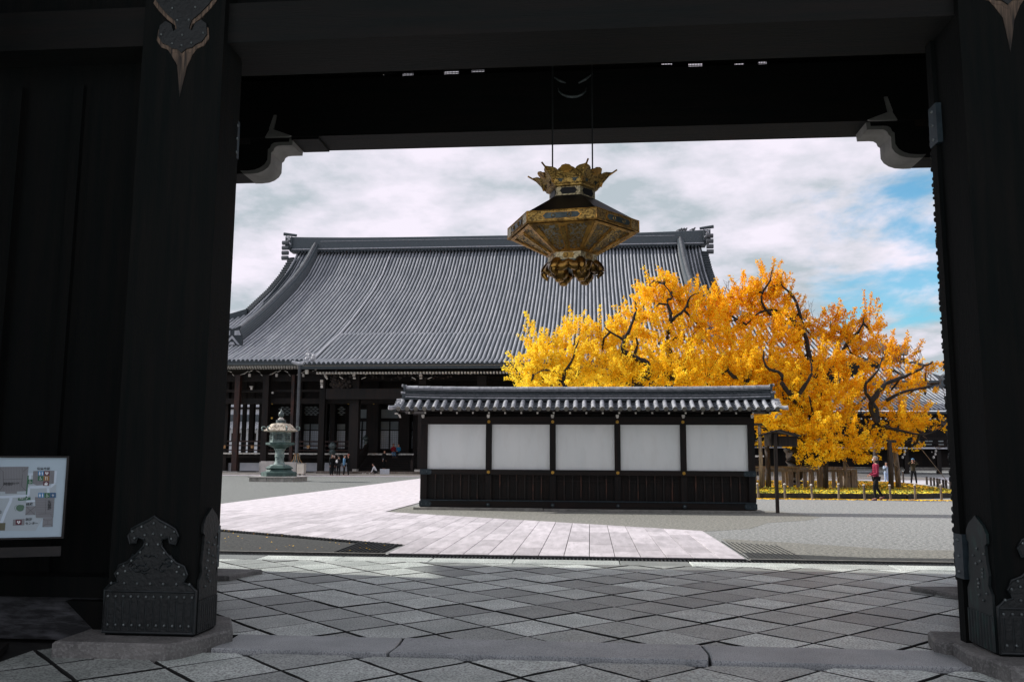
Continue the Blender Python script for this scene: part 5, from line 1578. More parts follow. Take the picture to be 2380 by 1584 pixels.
# veranda
vx0 = P(480, 1050, 74).x - 8
vz = 1.80
m = MB(); m.box(vx0, 14, 74.0, 79.2, vz - .12, vz); m.build('veranda_floor', M['wood_hall'], hall)
m = MB()
x = vx0
while x < 14:
    w_ = rnd.uniform(.18, .32); m.box(x, x + w_ - .02, 73.94, 74.0, vz - .13 + rnd.uniform(-.02, .01), vz - .005); x += w_
m.build('board_ends', M['gofun2'], hall, kind='stuff')
m = MB(); m.box(vx0, 14, 74.25, 74.5, vz - .45, vz - .13); m.build('veranda_beam', M['wood_hall'], hall)
for x0, x1 in ((470, 541), (557, 609), (628, 672), (709, 740), (754, 815), (990, 1100)):
    a = P(x0, 1093, 75); b = P(x1, 1075, 75); m = MB(); m.box(a.x, b.x, 75, 75.1, 0.22, b.z); m.build('foundation_plaster', M['plaster_low'], hall)
m = MB(); m.box(vx0, 14, 75.12, 75.3, 0.14, vz - .13); m.build('foundation', M['wood_hall'], hall)
# railing
for xa, xb in ((480, 743), (752, 817)):
    a = P(xa, 1030, 74.3); b = P(xb, 1030, 74.3)
    for zc_, t in ((vz + .98, .06), (vz + .62, .05), (vz + .22, .05)):
        m = MB(); m.box(a.x, b.x, 74.25, 74.37, zc_ - t, zc_ + t); m.build('rail', M['wood_red'], hall)
    x = a.x
    while x < b.x: m = MB(); m.box(x, x + .1, 74.26, 74.36, vz, vz + .93); m.build('rail_post', M['wood_hall'], hall); x += 1.15
for px in (521, 586, 716):
    a = P(px, 1038, 74.1); m = MB(); m.box(a.x - .12, a.x + .12, 74.1, 74.2, a.z - .12, a.z + .14); m.build('rail_bracket', M['copper'], hall)
# steps
sx0 = P(838, 1080, 72).x; sx1 = P(966, 1080, 72).x
for k in range(8):
    z = vz - .12 - (k + 1) * .185; m = MB(); m.box(sx0, sx1, 74.0 - (k + 1) * .42, 74.0 - k * .42 + .08, z, z + .10); m.build('tread', M['wood_hall'], hall)
    m = MB(); m.box(sx0, sx1, 74.0 - k * .42 - .05, 74.0 - k * .42, z - .1, z); m.build('riser', M['wood_hall'], hall)
for px in (838, 966):
    x = P(px, 1080, 72).x
    m = MB(); m.add([(x - .1, 74.1, vz), (x + .1, 74.1, vz), (x + .1, 70.4, 0.4), (x - .1, 70.4, 0.4), (x - .1, 74.1, vz + .9), (x + .1, 74.1, vz + .9), (x + .1, 70.4, 1.25), (x - .1, 70.4, 1.25)],
                    [(0, 1, 2, 3), (4, 7, 6, 5), (0, 4, 5, 1), (1, 5, 6, 2), (2, 6, 7, 3), (3, 7, 4, 0)]); m.build('stair_rail', M['wood_hall'], hall)
p = P(850, 1040, 74.0)
m = MB(); m.lathe([(.17, 0), (.17, 1.0), (.12, 1.05), (.16, 1.12), (.26, 1.22), (.26, 1.32), (.1, 1.5), (.02, 1.6)], (p.x, 73.9, vz), 12); m.build('newel_post', M['bronze_black'], hall, smooth='auto')
p = P(771, 1085, 70.0)
m = MB(); m.lathe([(.2, 0), (.2, 1.3), (.15, 1.4), (.25, 1.6), (.3, 1.75), (.2, 1.9), (.14, 1.95), (.3, 2.15), (.3, 2.3), (.15, 2.5), (.02, 2.55)], (p.x, 70.0, 0.14), 12); m.build('newel_post', M['bronze_black'], hall, smooth='auto')
# stone at the stair foot
a = P(735, 1097, 70); b = P(1000, 1097, 70); m = MB(); m.box(a.x, b.x, 69.9, 70.5, 0.14, 0.34); m.build('stair_stone', M['wood_grey'], hall)
for x0, x1 in ((820, 829), (964, 980)):
    a = P(x0, 1095, 69.8); b = P(x1, 1095, 69.8); m = MB(); m.box(a.x, b.x, 69.6, 70.3, 0.34, 0.52); m.build('pier_stone', M['stone_pale'], hall)

# downpipe and its basin
dp = empty('downpipe', (P(689, 1060, 70.3).x, 70.3, 0), 'tall grey downpipe hanging from the hall eave behind the bronze lantern', 'downpipe')
x = ORG[dp.name].x
m = MB(); m.tube([(x, 70.3, 1.75), (x, 70.3, 9.05)], .14, 10); m.build('pipe', M['pipe'], dp, smooth='auto')
for z in (3.0, 4.9, 6.9): m = MB(); m.lathe([(.16, 0), (.16, .1)], (x, 70.3, z), 10); m.build('collar', M['pipe'], dp)
m = MB()
for k in range(8):
    a = 2 * math.pi * k / 8
    m.tube([(x + .15 * math.cos(a), 70.3 + .15 * math.sin(a), 1.75), (x + .25 * math.cos(a), 70.3 + .25 * math.sin(a), 1.3), (x + .55 * math.cos(a), 70.3 + .5 * math.sin(a), .9), (x + .85 * math.cos(a), 70.3 + .6 * math.sin(a), .75)], .028, 5)
m.build('copper_ribs', M['copper'], dp)
m = MB(); m.lathe([(.8, .76), (.5, .92), (.24, 1.3), (.14, 1.76)], (x, 70.3, 0), 12); m.build('flared_spout', M['bronze_black'], dp)
bs = empty('rain_basin', (P(650, 1100, 69.6).x, 69.6, 0), 'pale stone rain basin standing behind the green bronze lantern', 'basin')
a = P(607, 1072, 69.6); b = P(692, 1072, 69.6)
m = MB(); m.box(a.x, b.x, 69.2, 70.2, .1, 1.05); m.build('block', M['stone_pale'], bs)
a = P(607, 1072, 69.0); b = P(640, 1072, 69.0)
m = MB(); m.box(a.x, b.x, 68.9, 69.18, .05, 1.12); m.build('front_slab', M['stone_pale'], bs)
sb = empty('stone_box', (P(702, 1100, 67.8).x, 67.8, 0), 'squat pale stone box on feet right of the bronze lantern', 'box')
a = P(693, 1080, 67.8); b = P(709, 1080, 67.8)
m = MB(); m.box(a.x, b.x, 67.5, 68.1, .16, .92); m.build('body', M['podium'], sb)
m = MB(); m.box(a.x - .03, b.x + .03, 67.47, 68.13, .925, .98); m.build('lid', M['stone_pale'], sb)
for xx in (a.x + .05, b.x - .15):
    m = MB(); m.box(xx, xx + .12, 67.52, 68.05, 0.03, .158); m.build('foot', M['stone_grey'], sb)
st_ = empty('stone_marker', (P(698, 1070, 71.2).x, 71.2, 0.14), 'small pointed grey stone marker behind the stone box', 'stone marker')
a = P(692, 1076, 71.2); b = P(696.5, 1076, 71.2)
m = MB(); m.prism([(a.x, .14), (b.x, .14), (b.x, 1.62), ((a.x + b.x) / 2 - .05, 1.72), (a.x, 1.5)], 71.1, 71.3); m.build('stone', M['stone_grey'], st_)

# white sign and clutter at the stair foot
wsn = empty('white_sign', (P(889, 1100, 69.3).x, 69.3, .14), 'low white lettered sign board at the foot of the hall steps', 'sign')
a = P(883, 1103, 69.3); b = P(905, 1094, 69.3)
m = MB(); m.box(a.x, b.x, 69.28, 69.32, .15, .55); m.build('board', M['plaster_low'], wsn)
m = MB()
for r in range(3):
    for k in range(10):
        if rnd.random() < .8: m.box(a.x + .06 + k * .07, a.x + .10 + k * .07, 69.272, 69.279, .22 + r * .1, .26 + r * .1)
m.build('faded_print', M['shoji_grey'], wsn)
for i, (px, lab) in enumerate(((844, 'pair of white slippers left of the stair foot'), (860, 'pair of white slippers in front of the stair foot'))):
    e = empty('slippers', (P(px, 1100, 69.3).x, 69.2, .14), lab, 'slippers', 'slippers at the foot of the hall steps')
    x = ORG[e.name].x
    for s in (0, .2): m = MB(); m.ball((x + s, 69.2, .18), .12, 8, 5, (.6, 1, .4)); m.build('slipper', M['gofun'], e)

# birds on the ridge
for i, (px, w) in enumerate(((1580, 'leftmost'), (1586, 'second from the left'), (1592, 'third from the left'), (1611, 'rightmost'))):
    p = P(px, 529, 98.3); z = 26.95 + .25 * abs(2 * (p.x - (HXL - .7)) / (HXR - HXL + 1.2) - 1) ** 3.5 - .02
    e = empty('pigeon', (p.x, 98.3, z), 'dark pigeon perched on the hall ridge, ' + w + ' of the four', 'pigeon', 'pigeons on the hall ridge')
    m = MB(); m.ball((p.x, 98.3, z + .16), .16, 10, 6, (1.5, .8, .8)); m.ball((p.x + .2, 98.3, z + .33), .085, 8, 5); m.tube([(p.x + .08, 98.3, z + .2), (p.x + .2, 98.3, z + .33)], [.11, .07], 7)
    m.tube([(p.x - .15, 98.3, z + .15), (p.x - .45, 98.3, z + .06)], [.08, .03], 6); m.tube([(p.x + .27, 98.3, z + .33), (p.x + .34, 98.3, z + .31)], [.025, .004], 5); m.tube([(p.x, 98.3, z), (p.x, 98.3, z + .1)], .015, 4)
    m.build('body', M['pipe'], e, smooth=True)

# ---- buildings seen past the hall's open corner (left)
lb = empty('side_building', (-52, 150, 0), 'white-walled building with a grey tiled roof glimpsed between the hall columns', 'building')
def lbx(x0, y0, x1, y1, Y, mt, nm, d=.3):
    a = P(x0, y1, Y); b = P(x1, y0, Y); m = MB(); m.box(a.x, b.x, Y, Y + d, a.z, b.z); return m.build(nm, mt, lb)
lbx(505, 998, 640, 1062, 150, M['plaster_low'], 'lower_wall')
lbx(505, 950, 640, 965, 153, M['plaster_low'], 'upper_wall'); lbx(505, 938, 640, 946, 153, M['plaster_low'], 'upper_wall')
lbx(505, 945.5, 640, 950.5, 152.6, M['wood_hall'], 'beam'); lbx(505, 963, 640, 978, 152, M['tile_dark'], 'parapet')
for x0, x1 in ((537, 541), (556, 559), (590, 595), (600, 606)): lbx(x0, 1006, x1, 1024, 149.9, M['wood_hall'], 'window', .1)
rm_ = MB(); a = P(505, 998, 147); b = P(640, 978, 152)
rm_.add([(a.x, 147, a.z), (b.x + 3, 147, a.z), (b.x + 3, 153, b.z), (a.x, 153, b.z)], [(0, 1, 2, 3)]); rf = rm_.build('roof', M['tile_pan'], lb)
m = MB(); x = a.x
while x < b.x + 3: m.tube([(x, 146.9, a.z + .1), (x, 153, b.z + .1)], .16, 5); x += .52
m.build('round_tile_rows', M['tile_hall'], rf, kind='stuff')
m = MB(); rz_ = P(540, 928, 156)
m.add([(a.x, 153, P(540, 938, 153).z), (b.x, 153, P(540, 938, 153).z), (b.x, 159, rz_.z + 1), (a.x, 159, rz_.z + 1)], [(0, 1, 2, 3)]); m.build('upper_roof', M['tile_dark'], lb)

# ---- corridor and side hall (right)
cor = empty('side_hall', (40, 105, 0), 'long dark side hall with a tiled roof beyond the ginkgo on the right', 'temple hall')
cx0, cx1 = 15.0, 80.0
CY = 98.0
ez = P(2150, 953, CY - 3).z; rz2 = P(2150, 903, CY + 6).z
m = MB(); m.add([(cx0, CY - 3, ez), (cx1, CY - 3, ez), (cx1, CY + 6, rz2), (cx0, CY + 6, rz2)], [(0, 1, 2, 3)]); m.box(cx0, cx1, CY - 2.9, CY + 6, ez - .35, ez - .12); rf = m.build('roof', M['tile_pan'], cor)
m = MB(); x = cx0
while x < cx1: m.tube([(x, CY - 3.05, ez + .08), (x, CY + 1.5, (ez + rz2) / 2 - .1), (x, CY + 6, rz2 + .08)], .13, 5); x += .46
m.build('round_tile_rows', M['tile_hall'], rf, kind='stuff')
m = MB(); m.box(cx0, cx1, CY + 5.7, CY + 6.5, rz2 - .1, rz2 + .95); m.build('ridge', M['tile_dark'], cor)
m = MB(); x = cx0
while x < cx1: m.box(x, x + .16, CY - 2.6, CY - 2.3, ez - .95, ez - .79); x += .5
m.build('rafter_ends', M['gofun'], cor, kind='stuff')
m = MB(); m.box(cx0, cx1, CY, CY + .4, 0.3, ez); m.build('wall', M['wood_hall'], cor)
fz = P(2150, 1039.5, CY - 2).z
m = MB(); m.box(cx0, cx1, CY - 2.0, CY, fz - .16, fz); m.build('gallery_floor', M['wood_hall'], cor)
m = MB(); m.box(cx0, cx1, CY - 2.06, CY - 2.01, fz - .13, fz + .03); m.build('gallery_edge', M['plaster_low'], cor)
for dz in (.45, .9): m = MB(); m.box(cx0, cx1, CY - 1.9, CY - 1.8, fz + dz, fz + dz + .1); m.build('gallery_rail', M['wood_hall'], cor)
m = MB(); x = cx0
while x < cx1:
    for dz in (.28, .62):
        if rnd.random() < .8: m.box(x, x + rnd.uniform(.3, 1.0), CY - 1.7, CY - 1.65, fz + dz, fz + dz + .12)
    x += 1.35
m.build('gallery_slats', M['shoji_grey'], cor, kind='stuff')
for px in (2105, 2180, 2260, 2030, 1960, 2340):
    c = P(px, 1050, CY - 1.5); m = MB(); m.box(c.x - .22, c.x + .22, CY - 1.7, CY - 1.3, 0, fz - .17); m.build('column', M['wood_hall'], cor)
wbm = MB()
for px in (2103, 2175, 2247):
    for dx_, yy_, s in ((0, 1047, 3), (-1, 1055, 2.6), (-5, 1062, 2.8), (-9, 1050, 1.2)):
        a = P(px + dx_, yy_, CY - 1.8); wbm.ball(a, s * .045, 7, 5, (1, 1, 1.3))
wbm.build('bracket_ends', M['gofun'], cor, kind='stuff')
for k, (y0, y1, Y) in enumerate(((1089.5, 1094, 97.0), (1085.5, 1088, 97.4))):
    b0 = P(2150, y0, Y).z; b1 = P(2150, y1, Y).z; m = MB(); m.box(cx0 + 2, cx1, Y - .6, Y, max(0, b1), b0); m.build('stone_step', M['stone_grey'], cor)
# upper roof farther back
uh = empty('far_hall', (60, 125, 0), 'upper roof of a farther hall rising right behind the side hall', 'temple hall')
m = MB()
U = [P(1985, 800, 118), P(2075, 800, 118)]
ptop = P(2330, 818, 130); pl = P(2165, 893, 112); pr = P(2420, 893, 112)
m.add([(pl.x, 112, pl.z), (pr.x + 20, 112, pr.z), (pr.x + 20, 130, ptop.z), (ptop.x, 130, ptop.z)], [(0, 1, 2, 3)])
m.add([(pl.x, 112, pl.z), (ptop.x, 130, ptop.z), (ptop.x, 148, pl.z)], [(0, 1, 2)])
rf = m.build('roof', M['tile_pan'], uh)
m = MB(); m.tube([Vector((pl.x, 112, pl.z + .2)), Vector(((pl.x + ptop.x) / 2, 121, (pl.z + ptop.z) / 2 - .2)), Vector((ptop.x, 130, ptop.z + .3))], .5, 6); m.build('hip_ridge', M['tile_dark'], rf)
m = MB(); x = pl.x
while x < pr.x + 10:
    t = min(1.0, (x - pl.x) / max(.1, ptop.x - pl.x)); m.tube([(x, 112, pl.z + .1), (x, 112 + 18 * t, pl.z + (ptop.z - pl.z) * t + .1)], .14, 5); x += .5
m.build('round_tile_rows', M['tile_hall'], rf, kind='stuff')
# second roof seen through the leaves
m = MB(); a = P(2000, 905, 108); b = P(2110, 850, 116)
m.add([(a.x, 108, a.z), (b.x + 6, 108, a.z), (b.x, 116, b.z), (a.x - 2, 116, b.z)], [(0, 1, 2, 3)]); r2_ = m.build('lower_roof', M['tile_pan'], uh)
m = MB(); x = a.x
while x < b.x + 2: m.tube([(x, 108, a.z + .1), (x, 116, b.z + .1)], .14, 5); x += .5
m.build('round_tile_rows', M['tile_hall'], r2_, kind='stuff')

# ================================================================== BRONZE LANTERN (standing)
tl = G(648, 1116); TX, TY = tl.x, 53.2
TX = P(648, 1110, TY).x
toro = empty('bronze_lantern', (TX, TY, 0), 'tall green bronze hexagonal lantern on a stone plinth left of the path', 'stone lantern')
toro['category'] = 'lantern'
tz = lambda y: P(648, y, TY).z
pxm = TY / 2030.0
for k in range(5):
    x0 = TX - 52 * pxm + k * 104 * pxm / 5
    m = MB(); m.slab([(x0 + .01, TY - 1.35), (x0 + 104 * pxm / 5 - .01, TY - 1.35), (x0 + 104 * pxm / 5 - .01, TY + 1.35), (x0 + .01, TY + 1.35)], 0, tz(1108.5), .02); m.build('plinth_stone', M['stone_grey'], toro)
m = MB(); m.box(TX - 54 * pxm, TX + 54 * pxm, TY - 1.42, TY + 1.42, tz(1108.4), tz(1106)); m.build('plinth_cap', M['stone_pale'], toro)
m = MB(); hb = R_(8)
def lath(m, pr, n=6, rot=hb): m.lathe([(r * pxm, tz(y)) for r, y in pr], (TX, TY, 0), n, rot)
lath(m, [(42, 1106), (42, 1097), (40, 1096), (33, 1094.5)]); m.build('lower_base', M['bronze_dark'], toro)
m = MB(); lath(m, [(33, 1095), (30, 1092), (28, 1090), (32, 1088), (33, 1087), (26, 1082), (20, 1079.5)]); m.build('base_moulding', M['bronze_dark'], toro)
m = MB(); lath(m, [(31, 1087.5), (26, 1082.5), (21, 1079.2), (14, 1078.4)]); m.build('lotus_base', M['bronze_green'], toro)
m = MB(); lath(m, [(14, 1078.5), (12.5, 1076), (10, 1070), (10, 1064), (11, 1061.5), (11.5, 1060), (10.5, 1058.5), (11.2, 1057), (10.5, 1055), (10, 1052), (11, 1047), (14, 1042)], 20, 0); m.build('shaft', M['bronze_green'], toro, smooth='auto')
m = MB(); lath(m, [(14, 1042.2), (16, 1040), (25, 1036), (30, 1033.2), (33, 1033)]); m.build('bowl', M['bronze_dark'], toro)
m = MB(); lath(m, [(33, 1033), (34, 1032.8), (34, 1028), (30, 1027.6)]); m.build('platform', M['bronze_dark'], toro)
m = MB(); lath(m, [(33.5, 1028), (24, 1027.2)]); m.build('platform_top', M['bronze_green'], toro)
# fire box: six framed faces with pierced lattice
FR = 23.5 * pxm; zb, zt_ = tz(1027.2), tz(1003.5)
for k in range(6):
    a = Vector((TX + FR * math.cos(hb + R_(60 * k)), TY + FR * math.sin(hb + R_(60 * k)), 0)); b = Vector((TX + FR * math.cos(hb + R_(60 * (k + 1))), TY + FR * math.sin(hb + R_(60 * (k + 1))), 0))
    ux = (b - a).normalized(); L = (b - a).length; un = Vector((ux.y, -ux.x, 0)); hh = zt_ - zb
    m = MB(); V3 = Vector((0, 0, 1)); o0 = a + V3 * zb
    for u0, u1, v0, v1 in ((0, .09, 0, 1), (.91, 1, 0, 1), (.09, .91, 0, .2), (.09, .91, .82, 1)):
        m.frame_prism([(u0 * L, v0 * hh), (u1 * L, v0 * hh), (u1 * L, v1 * hh), (u0 * L, v1 * hh)], o0, ux, V3, un, .04)
    nx_, nz_ = 6, 3
    for i in range(nx_):
        for j in range(nz_):
            cu = (.09 + .82 * (i + .5 + (.5 if j % 2 else 0) * .0) / nx_) * L; cv = (.2 + .62 * (j + .5) / nz_) * hh
            rr0 = .5 * .82 / nx_ * L
            pts = [o0 + ux * (cu + rr0 * math.cos(t)) + V3 * (cv + rr0 * math.sin(t)) + un * .02 for t in [2 * math.pi * q / 6 for q in range(7)]]
            for p0, p1 in zip(pts, pts[1:]): m.tube([p0, p1], .013, 4, False)
    m.build('fire_box_face', M['bronze_green'], toro)
m = MB(); m.lathe([(FR * .55, zb), (FR * .55, zt_)], (TX, TY, 0), 6, hb); m.build('fire_box_core', M['bronze_black'], toro)
m = MB(); m.lathe([(r * pxm, tz(y)) for r, y in ((24, 1003.6), (40, 1001.5), (41.5, 999.5), (37, 998), (31, 993), (27, 988), (22, 984.5), (12, 983))], (TX, TY, 0), 6, hb); m.build('roof', M['bronze_roof'], toro)
for k in range(6):
    a = hb + R_(60 * k); er = Vector((math.cos(a), math.sin(a), 0))
    pts = []
    for t in range(9):
        q = -math.pi / 2 + t * math.pi * 1.45 / 8
        pts.append(Vector((TX, TY, 0)) + er * ((40 + 4.6 * math.cos(q)) * pxm) + Vector((0, 0, tz(995.2) + 4.4 * pxm * math.sin(q))))
    m = MB(); m.tube(pts, [.05, .055, .055, .05, .045, .04, .035, .03, .02], 6); m.build('curled_tip', M['bronze_green'], toro, smooth=True)
m = MB(); m.lathe([(r * pxm, tz(y)) for r, y in ((12, 983), (12, 976), (10, 975.5))], (TX, TY, 0), 6, hb); m.build('dew_basin', M['bronze_black'], toro)
m = MB(); m.lathe([(r * pxm, tz(y)) for r, y in ((7.5, 975.6), (7, 972.5), (4.5, 971), (3.5, 969.5))], (TX, TY, 0), 12); m.build('neck', M['stone_pale'], toro, smooth='auto')
m = MB(); m.lathe([(r * pxm, tz(y)) for r, y in ((3.5, 969.6), (6.5, 966), (7, 962), (5, 958), (2.2, 955), (.7, 950), (.15, 947))], (TX, TY, 0), 12); m.build('flame_jewel', M['bronze_black'], toro, smooth='auto')

# ================================================================== LAWN BED, FENCES, POSTS
bed = [(-2, 36.0), (6, 36.0), (12.5, 36.6), (15.0, 38.2), (16.1, 40.6), (16.8, 44.6), (17.9, 51), (18.3, 55.5), (16.6, 57.8), (8, 58), (-2, 55)]
m = MB(); m.slab(bed, -.02, .19, .25); m.build('lawn', M['grass'], kind='structure', label='raised lawn bed under the ginkgo strewn with yellow leaves')
kb = empty('kerb', (5, 35.9, 0), kind='structure', label='dark kerb around the lawn bed')
for (x0, y0), (x1, y1) in zip(bed[:9], bed[1:9]):
    L = math.hypot(x1 - x0, y1 - y0); n = max(1, int(L / 1.2))
    d = Vector((x1 - x0, y1 - y0, 0)) / L; nn = Vector((d.y, -d.x, 0))
    for k in range(n):
        p = Vector((x0, y0, 0)) + d * (L * k / n); q = p + d * (L / n - .01)
        m = MB(); m.slab([(w.x, w.y) for w in (p, q, q + nn * .16, p + nn * .16)], -.02, .205 + rnd.uniform(-.01, .01), .02); m.build('kerb_stone', M['kerb'], kb)
# fence posts in front of the bed with a thin rope
pxs = [1701, 1763, 1825, 1888, 1949.5, 2010, 2070, 2127.5, 2188]
tops = []
for i, px in enumerate(pxs):
    q = P(px, 1157, 35.55 if px < 2100 else 35.9)
    hgt = .56 + rnd.uniform(-.02, .03)
    nm = ('hidden', 'leftmost', 'second', 'third', 'fourth', 'fifth', 'sixth', 'seventh', 'eighth')[i]
    lab = {1: 'short wooden fence post nearest the screen wall, before the lawn', 2: 'short fence post right of the notice board, second from the screen wall', 3: 'short fence post before the lawn, third from the screen wall',
           4: 'short fence post before the lawn, fourth from the screen wall', 5: 'short fence post just left of the man in maroon', 6: 'short fence post just right of the man in maroon', 7: 'short fence post before the lawn, second right of the man in maroon',
           8: 'short fence post nearest the right side of the gate', 0: 'short fence post before the lawn, hidden by the screen wall'}[i]
    e = empty('fence_post', (q.x, q.y, 0), lab, 'post', 'short posts along the front of the lawn')
    ln = rnd.uniform(-.015, .03)
    m = MB(); m.tube([(q.x, q.y, 0), (q.x - ln, q.y, hgt)], [.048, .043], 8); m.build('post', M['wood_post'], e)
    m = MB(); m.lathe([(.046, 0), (.044, .03), (.02, .04)], (q.x - ln, q.y, hgt), 8); m.build('cap', M['gofun2'], e)
    tops.append(Vector((q.x, q.y, hgt - .12)))
rp = MB()
for a, b in zip(tops, tops[1:]): rp.tube([a, (a + b) / 2 - Vector((0, 0, .06)), b], .006, 4)
rp.build('rope', M['wood_darkpost'], org=tops[0], label='thin rope strung between the short posts before the lawn', cat='rope')
# dark posts along the right edge
dk = [(2154.6, 1126), (2164, 1128), (2171.5, 1129), (2179, 1131), (2184.5, 1133), (2193, 1135.5), (2199.5, 1137), (2210, 1139.5)]
tp = []
for i, (px, py) in enumerate(dk):
    q = G(px, py)
    e = empty('rope_post', (q.x, q.y, 0), ('small dark rope post right of the lawn, ' + ('farthest of the row' if i == 0 else 'nearest of the row' if i == 7 else ('second', 'third', 'fourth', 'fifth', 'sixth', 'seventh')[i - 1] + ' from the far end of the row')), 'post', 'dark rope posts right of the lawn')
    m = MB(); m.tube([(q.x, q.y, 0), (q.x, q.y, .5)], .065, 8); m.build('post', M['wood_darkpost'], e)
    tp.append(Vector((q.x, q.y, .4)))
rp = MB()
for a, b in zip(tp, tp[1:]): rp.tube([a, (a + b) / 2 - Vector((0, 0, .08)), b], .012, 4)
rp.build('rope', M['wood_darkpost'], org=tp[0], label='dark rope strung along the posts right of the lawn', cat='rope')
for i, (px, py) in enumerate(((2100, 1122), (2092, 1104))):
    q = G(px, py); e = empty('rope_post', (q.x, q.y, 0), ('taller dark post between the propped branch and the photographer' if i == 0 else 'thin dark post far behind, left of the photographer'), 'post', 'dark rope posts right of the lawn')
    m = MB(); m.tube([(q.x, q.y, 0), (q.x, q.y, .75)], .06, 8); m.build('post', M['wood_darkpost'], e)

# heavy timber enclosure
FY = 43.2
enc = empty('timber_fence', (9.5, FY, .19), 'grey timber fence of broad uprights around the ginkgo roots', 'fence')
def fx(px): return P(px, 1100, FY).x
zt0, zt1 = P(1850, 1095.5, FY).z, P(1850, 1089, FY).z
m = MB(); m.box(fx(1700), fx(1975), FY - .12, FY + .06, zt0, zt1); m.build('top_rail', M['wood_grey'], enc)
z2a, z2b = P(1850, 1087.5, 45.5).z, P(1850, 1083, 45.5).z
m = MB(); m.box(fx(1700), P(1985, 1085, 45.5).x, 45.4, 45.55, z2a, z2b); m.build('rear_rail', M['wood_grey'], enc)
for i in range(16):
    px = 1715 + i * 16.6; w_ = .075 + (.03 if i % 4 == 3 else 0)
    m = MB(); m.box(fx(px + 6) - w_, fx(px + 6) + w_, FY - .08, FY + .05, .17, zt0 - .005); m.build('upright', M['wood_grey'], enc)
for i in range(10):
    px = 1720 + i * 27; c = P(px, 1100, 45.5).x; m = MB(); m.box(c - .06, c + .06, 45.42, 45.52, .17, z2a - .005); m.build('rear_upright', M['wood_grey'], enc)
m = MB(); m.box(fx(1977), fx(1991), FY - .12, FY + 2.4, .17, zt1); m.build('end_panel', M['wood_grey'], enc)

# ================================================================== GINKGO
TR = Vector((10.4, 46.5, .19))
gk = empty('ginkgo_tree', TR, 'huge spreading ginkgo with golden yellow leaves behind the screen wall', 'tree')
limbs = MB()
def limb(pts, r0, r1, m=limbs, n=8, wig=.12):
    """limb through control points (world), smoothed and roughened"""
    P_ = [Vector(p) for p in pts]; out = []
    for i in range(len(P_) - 1):
        p0 = P_[max(i - 1, 0)]; p1 = P_[i]; p2 = P_[i + 1]; p3 = P_[min(i + 2, len(P_) - 1)]
        for k in range(4):
            t = k / 4
            out.append(.5 * ((2 * p1) + (-p0 + p2) * t + (2 * p0 - 5 * p1 + 4 * p2 - p3) * t * t + (-p0 + 3 * p1 - 3 * p2 + p3) * t ** 3))
    out.append(P_[-1])
    out = [out[0]] + [p + Vector((rnd.uniform(-1, 1), rnd.uniform(-1, 1), rnd.uniform(-1, 1))) * wig * r0 for p in out[1:]]
    r0 *= .68 if r0 < .5 else 1; r1 *= .45; L = len(out); rad = [(r0 + (r1 - r0) * (i / (L - 1)) ** .8) * rnd.uniform(.88, 1.15) for i in range(L)]
    m.tube(out, rad, n)
    return out
limb([TR + Vector((0, 0, -.1)), TR + Vector((.0, 0, 1.0)), TR + Vector((-.1, 0, 2.0))], .75, .6)
hub = TR + Vector((-.1, 0, 1.9))
skel = []
def L_(pts, r0, r1, **kw): skel.extend(limb(pts, r0, r1, **kw))
# limbs traced against the photograph: (px, py, depth)
def T(x, y, Y): return P(x, y, Y - 1.1)
L_([hub, T(1800, 900, 47), T(1740, 880, 46.5), T(1680, 892, 46), T(1500, 895, 45), T(1400, 870, 45), T(1345, 835, 45), T(1310, 800, 45)], .42, .10)
L_([T(1500, 880, 43), T(1508, 850, 43), T(1480, 832, 43), T(1447, 815, 43), T(1452, 790, 43), T(1472, 745, 43), T(1478, 720, 43), T(1476, 700, 43)], .30, .06)
L_([T(1452, 790, 43), T(1425, 775, 43), T(1405, 760, 43)], .12, .05)
L_([T(1475, 823, 43), T(1482, 800, 43), T(1478, 785, 43)], .14, .08)
L_([T(1560, 880, 44), T(1555, 820, 44.5), T(1552, 785, 44.5), T(1560, 740, 44.5), T(1552, 700, 44.5), T(1562, 690, 44.5), T(1545, 660, 44.5)], .30, .05)
L_([T(1560, 745, 44.5), T(1590, 720, 44.5), T(1605, 690, 44.5), T(1625, 680, 44.5)], .13, .04)
L_([T(1313, 900, 42.5), T(1310, 870, 42.5), T(1330, 835, 42.5), T(1345, 790, 42.5)], .20, .04)
L_([T(1313, 870, 42.5), T(1270, 860, 42.5), T(1240, 870, 42.5)], .10, .03)
L_([hub, T(1800, 960, 45), T(1770, 930, 44), T(1735, 890, 43.5), T(1700, 870, 43.5), T(1690, 850, 43.5)], .34, .12)
L_([T(1735, 890, 43.5), T(1745, 862, 43.5), T(1742, 830, 43.5)], .16, .05)
L_([hub, T(1860, 960, 44), T(1845, 925, 43), T(1820, 895, 43), T(1815, 870, 43), T(1780, 850, 43), T(1775, 815, 43)], .34, .07)
L_([T(1845, 935, 43), T(1875, 890, 43), T(1888, 860, 43), T(1880, 830, 43)], .20, .04)
L_([hub, T(1905, 980, 46), T(1900, 930, 46.5), T(1930, 860, 47), T(1960, 810, 47), T(1995, 770, 47), T(2010, 740, 47)], .40, .07)
L_([T(1900, 930, 46.5), T(1880, 820, 47), T(1860, 760, 47), T(1800, 720, 47), T(1760, 730, 47), T(1730, 760, 47)], .26, .06)
L_([T(1860, 760, 47), T(1790, 730, 47), T(1770, 690, 47), T(1790, 650, 47), T(1795, 620, 47)], .18, .04)
L_([T(1880, 820, 47), T(1850, 700, 47.5), T(1815, 660, 47.5), T(1822, 630, 47.5)], .16, .03)
L_([hub, T(1960, 1020, 45), T(2010, 1000, 44), T(2040, 985, 43.5), T(2025, 940, 43.5), T(2050, 900, 43.5), T(2090, 880, 44), T(2140, 855, 44), T(2165, 840, 44)], .40, .07)
